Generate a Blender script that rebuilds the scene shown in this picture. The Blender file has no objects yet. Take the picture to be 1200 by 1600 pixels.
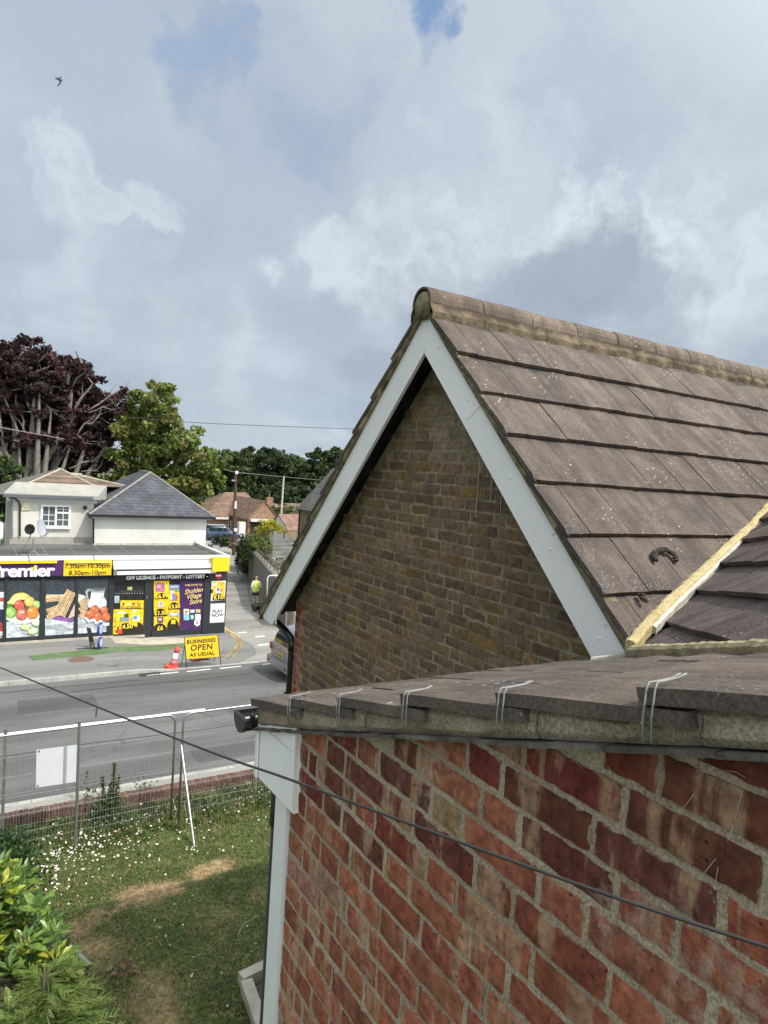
import bpy, bmesh, math, random
from mathutils import Vector, Matrix
import numpy as np
random.seed(7); np.random.seed(7)
S = bpy.context.scene
C = S.collection
R_ = math.radians
# ------------------------------------------------------------------ camera
H = 6.2                                   # eye height above the ground at the house
FOC = 1065.0                              # focal length in pixels of the 1200 x 1600 photograph
ROT = np.array([[0.8539, 0.0268, 0.5197], [-0.5163, -0.0809, 0.8526], [0.0649, -0.9964, -0.0552]])
cd = bpy.data.cameras.new('camera'); cam = bpy.data.objects.new('camera', cd); C.objects.link(cam)
cd.sensor_fit = 'VERTICAL'; cd.sensor_height = 36; cd.lens = FOC / 1600 * 36
cd.clip_start = 0.05; cd.clip_end = 3000
m = Matrix.Identity(4)
for i in range(3):
    m[i][0] = ROT[i, 0]; m[i][1] = -ROT[i, 1]; m[i][2] = -ROT[i, 2]
m[2][3] = H
cam.matrix_world = m
S.camera = cam
# ------------------------------------------------------------------ sun, sky, exposure
SUN = Vector((0.36, -0.70, 1.0)).normalized()
SUN_EL = math.asin(SUN.z)
SUN_STR = 3.9
sd = bpy.data.lights.new('sun', 'SUN'); so = bpy.data.objects.new('sun', sd); C.objects.link(so)
sd.energy = SUN_STR; sd.angle = R_(0.8); sd.color = (1.0, 0.95, 0.87)
so.rotation_euler = SUN.to_track_quat('Z', 'Y').to_euler()
S.view_settings.view_transform = 'Standard'; S.view_settings.look = 'None'
S.view_settings.exposure = 0.0; S.view_settings.gamma = 1.0

def make_world():
    w = bpy.data.worlds.new('World'); S.world = w; w.use_nodes = True
    nt = w.node_tree; N = nt.nodes; L = nt.links; N.clear()
    out = N.new('ShaderNodeOutputWorld'); bg = N.new('ShaderNodeBackground'); bg.inputs[1].default_value = 0.1
    L.new(bg.outputs[0], out.inputs[0])
    sky = N.new('ShaderNodeTexSky'); sky.sky_type = 'NISHITA'; sky.sun_disc = False
    sky.sun_elevation = SUN_EL; sky.sun_rotation = math.atan2(SUN.x, SUN.y)
    tc = N.new('ShaderNodeTexCoord'); sep = N.new('ShaderNodeSeparateXYZ'); L.new(tc.outputs['Generated'], sep.inputs[0])
    def math_(op, a, b=None, c=None, clamp=False):
        n = N.new('ShaderNodeMath'); n.operation = op; n.use_clamp = clamp
        for i, v in enumerate((a, b, c)):
            if v is None: continue
            if isinstance(v, (int, float)): n.inputs[i].default_value = v
            else: L.new(v, n.inputs[i])
        return n.outputs[0]
    z = math_('MAXIMUM', sep.outputs[2], 0.0)
    d = math_('ADD', z, 0.26)
    cx = math_('DIVIDE', sep.outputs[0], d); cy = math_('DIVIDE', sep.outputs[1], d)
    comb = N.new('ShaderNodeCombineXYZ'); L.new(cx, comb.inputs[0]); L.new(cy, comb.inputs[1]); comb.inputs[2].default_value = 3.7
    def noise(scale, detail, rough, off=(0, 0, 0), dist=0.0):
        mp = N.new('ShaderNodeMapping'); mp.inputs['Location'].default_value = off; L.new(comb.outputs[0], mp.inputs[0])
        n = N.new('ShaderNodeTexNoise'); n.inputs['Scale'].default_value = scale; n.inputs['Detail'].default_value = detail
        n.inputs['Roughness'].default_value = rough; n.inputs['Distortion'].default_value = dist
        L.new(mp.outputs[0], n.inputs['Vector']); return n.outputs[0]
    def ramp(v, a, b):
        n = N.new('ShaderNodeMapRange'); n.interpolation_type = 'SMOOTHSTEP'
        n.inputs[1].default_value = a; n.inputs[2].default_value = b; L.new(v, n.inputs[0]); return n.outputs[0]
    def mix(f, a, b):
        n = N.new('ShaderNodeMix'); n.data_type = 'RGBA'
        if isinstance(f, float): n.inputs[0].default_value = f
        else: L.new(f, n.inputs[0])
        for i, v in ((6, a), (7, b)):
            if isinstance(v, tuple): n.inputs[i].default_value = (*v, 1)
            else: L.new(v, n.inputs[i])
        return n.outputs[2]
    n1 = noise(1.0, 6, 0.52, (1.3, 0.4, 0), 0.2)
    n2 = noise(2.6, 9, 0.58, (4.1, 7.7, 0), 0.35)
    n3 = noise(1.15, 7, 0.55, (9.0, 2.2, 1.0), 0.25)
    # thin cloud sheet: blue-grey to pale grey, then white billows, then flat grey undersides
    base = mix(ramp(n1, 0.34, 0.64), (4.3, 5.15, 6.1), (5.7, 6.45, 7.1))
    lowband = ramp(z, 0.42, 0.12)
    base = mix(math_('MULTIPLY', ramp(n2, 0.50, 0.70), math_('MULTIPLY_ADD', lowband, 0.65, 0.2)), base, (6.9, 7.9, 8.7))
    base = mix(math_('MULTIPLY', ramp(n3, 0.53, 0.62), math_('MULTIPLY_ADD', lowband, 0.45, 0.35)), base, (4.1, 4.75, 5.6))
    hole = ramp(noise(1.9, 8, 0.55, (2.6, 11.3, 0.5), 0.3), 0.57, 0.72)
    hi = ramp(z, 0.26, 0.5)
    hole = math_('MULTIPLY', hole, hi)
    base = mix(math_('MULTIPLY', hole, 0.75), base, (2.1, 3.1, 5.4))
    low = ramp(z, 0.20, 0.0)
    base = mix(math_('MULTIPLY', low, 0.6), base, (5.3, 6.4, 7.6))
    base = mix(0.10, base, sky.outputs[0])
    # single clouds and gaps, each at its own place in the sky dome, with edges torn by noise
    wn = N.new('ShaderNodeTexNoise'); wn.inputs['Scale'].default_value = 6.5; wn.inputs['Detail'].default_value = 9; wn.inputs['Roughness'].default_value = 0.6
    L.new(tc.outputs['Generated'], wn.inputs['Vector'])
    ws = N.new('ShaderNodeVectorMath'); ws.operation = 'MULTIPLY_ADD'; L.new(wn.outputs['Color'], ws.inputs[0]); ws.inputs[1].default_value = (.34, .34, .34); ws.inputs[2].default_value = (-.17, -.17, -.17)
    wa = N.new('ShaderNodeVectorMath'); wa.operation = 'ADD'; L.new(tc.outputs['Generated'], wa.inputs[0]); L.new(ws.outputs[0], wa.inputs[1])
    wnn = N.new('ShaderNodeVectorMath'); wnn.operation = 'NORMALIZE'; L.new(wa.outputs[0], wnn.inputs[0])
    def blobs(lst):
        acc = None
        for x, y, r, k in lst:
            dv = ROT @ np.array([x - 600, y - 800, FOC]); dv = dv / np.linalg.norm(dv); ang = r / FOC
            v = N.new('ShaderNodeVectorMath'); v.operation = 'DOT_PRODUCT'; L.new(wnn.outputs[0], v.inputs[0]); v.inputs[1].default_value = tuple(dv)
            q = math_('MULTIPLY', ramp(v.outputs['Value'], math.cos(ang * 1.35), math.cos(ang * .35)), k)
            acc = q if acc is None else math_('MAXIMUM', acc, q)
        return acc
    base = mix(blobs([(820, 130, 260, .6), (150, 190, 170, .5), (1050, 120, 220, .55), (430, 310, 130, .4), (1120, 400, 130, .65), (520, 30, 110, .5)]), base, (6.15, 6.85, 7.65))
    base = mix(blobs([(130, 60, 110, .6), (430, 160, 120, .65), (930, 260, 120, .55), (700, 190, 90, .45), (30, 440, 110, .5), (170, 420, 190, .45), (420, 480, 150, .4), (1150, 300, 110, .35)]), base, (4.35, 5.15, 6.35))
    tw = N.new('ShaderNodeTexNoise'); tw.inputs['Scale'].default_value = 13; tw.inputs['Detail'].default_value = 9; tw.inputs['Roughness'].default_value = .62; L.new(wnn.outputs[0], tw.inputs['Vector'])
    tear = math_('MULTIPLY_ADD', ramp(tw.outputs[0], .36, .62), .65, .38)
    base = mix(math_('MULTIPLY', tear, blobs([(130, 325, 56, .6), (200, 345, 34, .6), (95, 310, 30, .35), (780, 345, 75, .65), (850, 360, 70, .8), (900, 372, 62, .95), (960, 380, 58, .9), (1030, 395, 75, .75), (1150, 385, 85, .6), (1165, 230, 34, .6), (560, 410, 60, .6), (640, 395, 80, .55), (520, 395, 55, .6), (720, 420, 60, .6), (330, 560, 90, .35), (160, 480, 80, .3), (1080, 300, 90, .5), (760, 250, 110, .35)])), base, (7.7, 8.5, 9.05))
    base = mix(blobs([(925, 435, 78, .9), (870, 450, 62, .8), (985, 440, 58, .8), (1060, 490, 70, .6), (770, 480, 80, .45), (560, 520, 80, .35), (250, 560, 110, .3)]), base, (3.7, 4.35, 5.25))
    base = mix(blobs([(655, -5, 48, .85), (640, 40, 34, .35), (300, 75, 56, .38), (310, 135, 44, .26), (470, 185, 60, .2), (900, 60, 40, .12)]), base, (1.7, 3.1, 5.8))
    # sky round the unseen sun side, given extra brightness to fill shaded faces
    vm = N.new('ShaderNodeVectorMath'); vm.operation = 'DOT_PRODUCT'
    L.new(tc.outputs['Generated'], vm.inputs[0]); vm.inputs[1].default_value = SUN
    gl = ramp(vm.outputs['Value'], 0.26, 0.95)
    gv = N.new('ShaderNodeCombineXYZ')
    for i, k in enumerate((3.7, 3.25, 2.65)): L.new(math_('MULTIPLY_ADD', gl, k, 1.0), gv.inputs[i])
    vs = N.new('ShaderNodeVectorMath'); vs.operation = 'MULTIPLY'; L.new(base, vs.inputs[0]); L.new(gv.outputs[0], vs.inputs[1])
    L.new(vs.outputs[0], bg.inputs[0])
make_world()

# ------------------------------------------------------------------ placing helpers (photograph pixel -> real point at a real distance)
KN = [(-80, .0), (0, 0.0), (12, -.2), (28, -.85), (36, -1.65), (45, -2.0), (80, -2.8), (200, -4.2), (1500, -4.2)]
def G(y): return float(np.interp(y, [k[0] for k in KN], [k[1] for k in KN]))
def ray(x, y): return ROT @ np.array([x - 600, y - 800, FOC])
E0 = np.array([0, 0, H])
def PY(x, y, Y): v = ray(x, y); return Vector(E0 + v * (Y / v[1]))
def PX(x, y, X): v = ray(x, y); return Vector(E0 + v * (X / v[0]))
def PZ(x, y, Z): v = ray(x, y); return Vector(E0 + v * ((Z - H) / v[2]))
def PD(x, y, D): return Vector(E0 + ray(x, y) / FOC * D)
def PG(x, y):
    v = ray(x, y) / FOC; lo, hi = .5, 900
    for _ in range(60):
        mid = (lo + hi) / 2
        if H + v[2] * mid > G(v[1] * mid): lo = mid
        else: hi = mid
    return Vector(E0 + v * lo)

# ------------------------------------------------------------------ materials
def new_mat(name):
    mt = bpy.data.materials.new(name); mt.use_nodes = True
    nt = mt.node_tree; return mt, nt, nt.nodes['Principled BSDF']
class NB:
    """small node builder"""
    def __init__(s, nt, coord='Object', attr=None):
        s.nt = nt; s.N = nt.nodes; s.L = nt.links
        s.tc = s.N.new('ShaderNodeTexCoord').outputs[coord]
    def link(s, v, inp):
        if isinstance(v, (int, float)): inp.default_value = v
        elif isinstance(v, tuple): inp.default_value = (*v, 1) if len(v) == 3 and len(inp.default_value) == 4 else v
        else: s.L.new(v, inp)
    def mapping(s, scale=(1, 1, 1), loc=(0, 0, 0), rot=(0, 0, 0)):
        n = s.N.new('ShaderNodeMapping'); n.inputs['Scale'].default_value = scale; n.inputs['Location'].default_value = loc
        n.inputs['Rotation'].default_value = rot
        s.L.new(s.tc, n.inputs[0]); return n.outputs[0]
    def noise(s, scale, detail=4, rough=.55, vec=None, dist=0.0):
        n = s.N.new('ShaderNodeTexNoise'); n.inputs['Scale'].default_value = scale; n.inputs['Detail'].default_value = detail
        n.inputs['Roughness'].default_value = rough; n.inputs['Distortion'].default_value = dist
        s.L.new(vec or s.tc, n.inputs['Vector']); return n.outputs[0]
    def voronoi(s, scale, vec=None, feature='F1', out=0):
        n = s.N.new('ShaderNodeTexVoronoi'); n.feature = feature; n.inputs['Scale'].default_value = scale
        s.L.new(vec or s.tc, n.inputs['Vector']); return n.outputs[out]
    def ramp(s, v, a, b, lo=0.0, hi=1.0):
        n = s.N.new('ShaderNodeMapRange'); n.interpolation_type = 'SMOOTHSTEP'
        for i, q in ((1, a), (2, b), (3, lo), (4, hi)): n.inputs[i].default_value = q
        s.L.new(v, n.inputs[0]); return n.outputs[0]
    def math(s, op, a, b=None, clamp=False):
        n = s.N.new('ShaderNodeMath'); n.operation = op; n.use_clamp = clamp
        s.link(a, n.inputs[0])
        if b is not None: s.link(b, n.inputs[1])
        return n.outputs[0]
    def mix(s, f, a, b, mode='MIX'):
        n = s.N.new('ShaderNodeMix'); n.data_type = 'RGBA'; n.blend_type = mode
        s.link(f, n.inputs[0]); s.link(a, n.inputs[6]); s.link(b, n.inputs[7]); return n.outputs[2]
    def attr(s, name='tint'):
        n = s.N.new('ShaderNodeAttribute'); n.attribute_name = name; return n.outputs['Color']
    def bump(s, h, strength, dist, bsdf):
        n = s.N.new('ShaderNodeBump'); n.inputs['Strength'].default_value = strength; n.inputs['Distance'].default_value = dist
        s.L.new(h, n.inputs['Height']); s.L.new(n.outputs[0], bsdf.inputs['Normal'])
MATS = {}
def M(name, col, rough=.7, var=.12, scale=6.0, bump=0.0, bscale=40.0, metal=0.0, spec=.5, dirt=0.0, dirtcol=(.06, .055, .045)):
    if name in MATS: return MATS[name]
    mt, nt, b = new_mat(name); nb = NB(nt)
    n = nb.noise(scale, 6, .6)
    f = nb.ramp(n, .25, .75, 1 - var, 1 + var)
    cn = nb.N.new('ShaderNodeVectorMath'); cn.operation = 'SCALE'; cn.inputs[0].default_value = col; nb.L.new(f, cn.inputs[3])
    c = cn.outputs[0]
    if dirt:
        c = nb.mix(nb.math('MULTIPLY', nb.ramp(nb.noise(scale * .37, 7, .65, nb.mapping(loc=(3, 5, 1))), .45, .72), dirt), c, dirtcol)
    nb.L.new(c, b.inputs['Base Color'])
    b.inputs['Roughness'].default_value = rough; b.inputs['Metallic'].default_value = metal
    b.inputs['Specular IOR Level'].default_value = spec
    if bump: nb.bump(nb.noise(bscale, 5, .6), 1.0, bump, b)
    MATS[name] = mt; return mt
def mat_near_brick(name='red_brick_faces', mort=(.43, .36, .26)):
    mt, nt, b = new_mat(name); nb = NB(nt)
    an = nb.N.new('ShaderNodeAttribute'); an.attribute_name = 'tint'; t = an.outputs['Color']; edge = an.outputs['Alpha']
    sx = nb.N.new('ShaderNodeSeparateXYZ'); nb.L.new(nb.tc, sx.inputs[0]); sc_ = nb.N.new('ShaderNodeSeparateColor'); nb.L.new(t, sc_.inputs[0])
    per = nb.N.new('ShaderNodeCombineXYZ'); nb.L.new(nb.math('MULTIPLY', sx.outputs[1], 11.0), per.inputs[0]); nb.L.new(nb.math('MULTIPLY', sx.outputs[2], 1.6), per.inputs[1]); nb.L.new(nb.math('MULTIPLY', nb.math('ADD', sc_.outputs[0], sc_.outputs[1]), 311.0), per.inputs[2])
    # upright drag bands, different on every brick
    band = nb.noise(1.0, 5, .6, per.outputs[0])
    c = nb.mix(nb.ramp(band, .30, .48, .75, 0), t, nb.mix(1.0, t, (.62, .50, .50), 'MULTIPLY'))
    c = nb.mix(nb.ramp(band, .53, .60, 0, .62), c, (.43, .30, .19))
    n2 = nb.noise(38, 8, .72)
    c = nb.mix(1.0, c, nb.mix(nb.ramp(n2, .3, .7), (.58, .54, .52), (1.42, 1.38, 1.34)), 'MULTIPLY')
    c = nb.mix(nb.ramp(nb.noise(7, 6, .7, nb.mapping(loc=(4, 4, 4))), .52, .72, 0, .45), c, (.20, .075, .05))
    # lime bloom and mortar dragged over the arrises
    bloom = nb.math('MULTIPLY', nb.ramp(nb.noise(2.3, 6, .6, nb.mapping((1, 1.6, .8), (5, 1, 9))), .56, .68), nb.ramp(nb.noise(34, 6, .75), .42, .62, 0, .75))
    c = nb.mix(nb.math('MULTIPLY', bloom, .7), c, (.50, .42, .35))
    e = nb.math('ADD', nb.math('SUBTRACT', 1.0, edge), nb.math('MULTIPLY', nb.math('SUBTRACT', nb.noise(24, 6, .7), .5), 1.6))
    e = nb.math('MULTIPLY', nb.ramp(e, .98, 1.16), nb.ramp(nb.noise(5, 5, .6, nb.mapping(loc=(9, 2, 6))), .35, .6, .25, 1))
    c = nb.mix(nb.math('MULTIPLY', e, .85), c, nb.mix(nb.noise(150, 3, .7), tuple(q * .7 for q in mort), tuple(min(.9, q * 1.25) for q in mort)))
    pit = nb.ramp(nb.voronoi(48), .0, .22, 1, 0)
    pit = nb.math('MULTIPLY', pit, nb.ramp(nb.noise(10, 4), .48, .58))
    c = nb.mix(nb.math('MULTIPLY', pit, .85), c, (.045, .022, .018))
    nb.L.new(c, b.inputs['Base Color']); b.inputs['Roughness'].default_value = .9; b.inputs['Specular IOR Level'].default_value = .2
    h = nb.math('ADD', nb.noise(120, 7, .72), nb.math('MULTIPLY', nb.noise(26, 5, .65), 1.1))
    h = nb.math('ADD', h, nb.math('MULTIPLY', band, .5))
    h = nb.math('SUBTRACT', h, nb.math('MULTIPLY', pit, 1.2))
    nb.bump(h, 1.0, .0045, b)
    return mt
def mat_mortar(name, col, dark=(.2, .17, .13)):
    mt, nt, b = new_mat(name); nb = NB(nt)
    c = nb.mix(nb.ramp(nb.noise(7, 6, .65), .3, .7), dark, col)
    g = nb.noise(160, 3, .7)
    c = nb.mix(1.0, c, nb.mix(nb.ramp(g, .3, .7), (.6, .6, .6), (1.3, 1.28, 1.25)), 'MULTIPLY')
    nb.L.new(c, b.inputs['Base Color']); b.inputs['Roughness'].default_value = .95; b.inputs['Specular IOR Level'].default_value = .15
    nb.bump(nb.math('ADD', nb.noise(130, 5, .7), nb.noise(20, 5, .6)), 1.0, .006, b)
    return mt
def mat_stock_brick():
    mt, nt, b = new_mat('stock_brick_faces'); nb = NB(nt); t = nb.attr()
    n2 = nb.noise(24, 7, .7)
    c = nb.mix(1.0, t, nb.mix(nb.ramp(n2, .28, .72), (.55, .53, .52), (1.3, 1.28, 1.22)), 'MULTIPLY')
    soot = nb.ramp(nb.noise(1.6, 6, .6), .48, .74, 0, .40)
    c = nb.mix(soot, c, (.085, .07, .055))
    hole = nb.math('MULTIPLY', nb.ramp(nb.voronoi(34), .05, .2, 1, 0), nb.ramp(nb.noise(9, 3), .55, .65))
    c = nb.mix(hole, c, (.02, .016, .012))
    nb.L.new(c, b.inputs['Base Color']); b.inputs['Roughness'].default_value = .92; b.inputs['Specular IOR Level'].default_value = .2
    nb.bump(nb.math('SUBTRACT', nb.noise(60, 6, .7), nb.math('MULTIPLY', hole, .7)), 1.0, .006, b)
    return mt
def mat_tile(name, fleck=.8):
    mt, nt, b = new_mat(name); nb = NB(nt); t = nb.attr()
    n1 = nb.noise(5, 7, .65, dist=.4)
    c = nb.mix(1.0, t, nb.mix(nb.ramp(n1, .3, .7), (.72, .72, .74), (1.22, 1.2, 1.16)), 'MULTIPLY')
    stk = nb.noise(9, 6, .65, nb.mapping((1.4, .16, .16), (3, 1, 7)))
    c = nb.mix(1.0, c, nb.mix(nb.ramp(stk, .3, .7), (.78, .77, .76), (1.22, 1.20, 1.17)), 'MULTIPLY')
    g = nb.noise(120, 4, .75)
    c = nb.mix(1.0, c, nb.mix(nb.ramp(g, .3, .7), (.62, .62, .62), (1.38, 1.38, 1.38)), 'MULTIPLY')
    # pale lichen flecks and scuffs in patches
    fl = nb.math('MULTIPLY', nb.ramp(nb.voronoi(24, nb.mapping((1, 1.1, 1.1))), .10, .21, 1, 0), nb.ramp(nb.noise(2.6, 5, .6, nb.mapping(loc=(2, 2, 2))),   .52, .60))
    fl2 = nb.math('MULTIPLY', nb.ramp(nb.voronoi(60), .08, .2, 1, 0), nb.ramp(nb.noise(2.0, 4, .6, nb.mapping(loc=(7, 1, 4))), .52, .62))
    c = nb.mix(nb.math('MULTIPLY', nb.math('MAXIMUM', fl, fl2), fleck), c, (.52, .50, .46))
    blot = nb.math('MULTIPLY', nb.ramp(nb.noise(15, 7, .7, nb.mapping(loc=(1, 9, 2))), .60, .70), nb.ramp(nb.noise(1.7, 4, .6, nb.mapping(loc=(4, 4, 9))), .45, .62, 0, .38))
    c = nb.mix(blot, c, (.30, .28, .24))
    moss = nb.math('MULTIPLY', nb.ramp(nb.noise(8, 6, .7, nb.mapping(loc=(8, 3, 5))), .58, .72), .45)
    c = nb.mix(moss, c, (.085, .08, .05))
    nb.L.new(c, b.inputs['Base Color']); b.inputs['Roughness'].default_value = .9; b.inputs['Specular IOR Level'].default_value = .3
    nb.bump(nb.math('ADD', nb.noise(140, 5, .75), nb.noise(30, 4, .6)), .8, .0025, b)
    return mt
def mat_tint(name, rough=.6, var=.25, scale=20, spec=.4, trans=0.0, bump=0.0):
    mt, nt, b = new_mat(name); nb = NB(nt); t = nb.attr()
    c = nb.mix(1.0, t, nb.mix(nb.ramp(nb.noise(scale, 4, .6), .3, .7), (1 - var,) * 3, (1 + var,) * 3), 'MULTIPLY')
    nb.L.new(c, b.inputs['Base Color']); b.inputs['Roughness'].default_value = rough; b.inputs['Specular IOR Level'].default_value = spec
    if trans:
        tr = nb.N.new('ShaderNodeBsdfTranslucent'); nb.L.new(c, tr.inputs[0]); mx = nb.N.new('ShaderNodeMixShader'); mx.inputs[0].default_value = trans
        nb.L.new(b.outputs[0], mx.inputs[1]); nb.L.new(tr.outputs[0], mx.inputs[2])
        nb.L.new(mx.outputs[0], nt.nodes['Material Output'].inputs[0])
    if bump: nb.bump(nb.noise(scale * 4, 5, .65), 1.0, bump, b)
    return mt
def mat_asphalt(name, col, wear=.35, crack=True):
    mt, nt, b = new_mat(name); nb = NB(nt)
    c = nb.mix(nb.ramp(nb.noise(.6, 7, .6, nb.mapping((.25, 1.4, 1))), .35, .7), tuple(q * (1 - wear * .55) for q in col), tuple(q * (1 + wear) for q in col))
    c = nb.mix(1.0, c, nb.mix(nb.ramp(nb.noise(60, 4, .8), .3, .7), (.72,) * 3, (1.28,) * 3), 'MULTIPLY')
    st = nb.math('MULTIPLY', nb.ramp(nb.noise(1.7, 6, .65, nb.mapping(loc=(5, 8, 0))), .6, .72), .5)
    c = nb.mix(st, c, tuple(q * .5 for q in col))
    pl = nb.math('MULTIPLY', nb.ramp(nb.noise(3.0, 6, .7, nb.mapping((.5, 2, 1), (1, 4, 0))), .64, .72), .35)
    c = nb.mix(pl, c, tuple(q * 1.8 for q in col))
    if crack:
        n = nb.N.new('ShaderNodeTexVoronoi'); n.feature = 'DISTANCE_TO_EDGE'; n.inputs['Scale'].default_value = .33
        wv = nb.N.new('ShaderNodeVectorMath'); wv.operation = 'ADD'
        nn = nb.N.new('ShaderNodeTexNoise'); nn.inputs['Scale'].default_value = 1.5; nb.L.new(nb.tc, nn.inputs['Vector'])
        nb.L.new(nb.tc, wv.inputs[0]); nb.L.new(nn.outputs['Color'], wv.inputs[1]); nb.L.new(wv.outputs[0], n.inputs['Vector'])
        ck = nb.math('MULTIPLY', nb.ramp(n.outputs[0], .0, .012, 1, 0), nb.ramp(nb.noise(.5, 3, .5, nb.mapping(loc=(3, 3, 3))), .5, .6, 0, .6))
        c = nb.mix(ck, c, tuple(q * .4 for q in col))
    nb.L.new(c, b.inputs['Base Color']); b.inputs['Roughness'].default_value = .9; b.inputs['Specular IOR Level'].default_value = .25
    nb.bump(nb.noise(70, 4, .7), .6, .004, b)
    return mt
def mat_mesh_brick(name, col, col2, mortar, bw=.225, bh=.075, axis='X'):
    """small far brickwork, procedural pattern in object space"""
    mt, nt, b = new_mat(name); nb = NB(nt)
    sp = nb.N.new('ShaderNodeSeparateXYZ'); nb.L.new(nb.tc, sp.inputs[0]); cb = nb.N.new('ShaderNodeCombineXYZ')
    ad = nb.math('ADD', sp.outputs[0], sp.outputs[1]); nb.L.new(ad, cb.inputs[0]); nb.L.new(sp.outputs[2], cb.inputs[1])
    br = nb.N.new('ShaderNodeTexBrick'); nb.L.new(cb.outputs[0], br.inputs[0])
    br.inputs['Scale'].default_value = 1; br.inputs['Brick Width'].default_value = bw; br.inputs['Row Height'].default_value = bh
    br.inputs['Mortar Size'].default_value = .007; br.inputs['Bias'].default_value = .1
    br.inputs['Color1'].default_value = (*col, 1); br.inputs['Color2'].default_value = (*col2, 1); br.inputs['Mortar'].default_value = (*mortar, 1)
    c = nb.mix(1.0, br.outputs[0], nb.mix(nb.ramp(nb.noise(3, 7, .7), .3, .7), (.65,) * 3, (1.3,) * 3), 'MULTIPLY')
    nb.L.new(c, b.inputs['Base Color']); b.inputs['Roughness'].default_value = .9; b.inputs['Specular IOR Level'].default_value = .2
    nb.bump(nb.noise(50, 4, .6), .6, .004, b)
    return mt
def mat_rows(name, col, col2, row=.3, width=.25, gap=(.03, .025, .02)):
    """distant tiled roof: rows follow height"""
    mt, nt, b = new_mat(name); nb = NB(nt)
    sp = nb.N.new('ShaderNodeSeparateXYZ'); nb.L.new(nb.tc, sp.inputs[0]); cb = nb.N.new('ShaderNodeCombineXYZ')
    nb.L.new(nb.math('ADD', sp.outputs[0], sp.outputs[1]), cb.inputs[0]); nb.L.new(sp.outputs[2], cb.inputs[1])
    br = nb.N.new('ShaderNodeTexBrick'); nb.L.new(cb.outputs[0], br.inputs[0]); br.inputs['Scale'].default_value = 1
    br.inputs['Brick Width'].default_value = width; br.inputs['Row Height'].default_value = row; br.inputs['Mortar Size'].default_value = row * .07
    br.inputs['Color1'].default_value = (*col, 1); br.inputs['Color2'].default_value = (*col2, 1); br.inputs['Mortar'].default_value = (*gap, 1)
    c = nb.mix(1.0, br.outputs[0], nb.mix(nb.ramp(nb.noise(1.3, 7, .7), .3, .7), (.7,) * 3, (1.3,) * 3), 'MULTIPLY')
    nb.L.new(c, b.inputs['Base Color']); b.inputs['Roughness'].default_value = .9; b.inputs['Specular IOR Level'].default_value = .2
    return mt
def mat_glass(name, col=(.02, .025, .03), rough=.05):
    mt, nt, b = new_mat(name); b.inputs['Base Color'].default_value = (*col, 1); b.inputs['Roughness'].default_value = rough
    b.inputs['Specular IOR Level'].default_value = .8; return mt
def mat_paint(name, col, rough=.35, coat=.5, metal=0.0):
    mt, nt, b = new_mat(name); nb = NB(nt)
    c = nb.mix(nb.ramp(nb.noise(2.5, 6, .6), .4, .75, 0, .25), col, tuple(q * .7 + .02 for q in col))
    nb.L.new(c, b.inputs['Base Color']); b.inputs['Roughness'].default_value = rough; b.inputs['Metallic'].default_value = metal
    b.inputs['Coat Weight'].default_value = coat; b.inputs['Coat Roughness'].default_value = .08; return mt

WHITE = M('white_upvc', (.83, .83, .82), .35, .03, 2.0, dirt=.15, dirtcol=(.60, .60, .58))
BLACKP = M('black_plastic', (.012, .012, .013), .35, .1, 5)
BRICK = mat_near_brick(); MORTAR = mat_mortar('pale_lime_mortar', (.52, .435, .33), (.33, .265, .19))
STOCK = mat_stock_brick(); SMORTAR = mat_mortar('stock_mortar', (.345, .285, .21), (.17, .135, .095))
TILE = mat_tile('concrete_tile'); BED = mat_mortar('verge_bedding', (.44, .375, .285), (.25, .205, .15))
NEWMORT = mat_mortar('fresh_yellow_mortar', (.60, .50, .28), (.42, .34, .18))
MOSSY = mat_mortar('mossy_bedding', (.36, .31, .19), (.09, .08, .04))
STEEL = M('galvanised_steel', (.40, .41, .42), .42, .1, 12, metal=.85)
WIRE = M('clip_wire', (.26, .26, .255), .65, .2, 40)
LEAD = M('lead_flashing', (.50, .47, .40), .5, .2, 12, bump=.004, bscale=30, dirt=.3)

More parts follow.
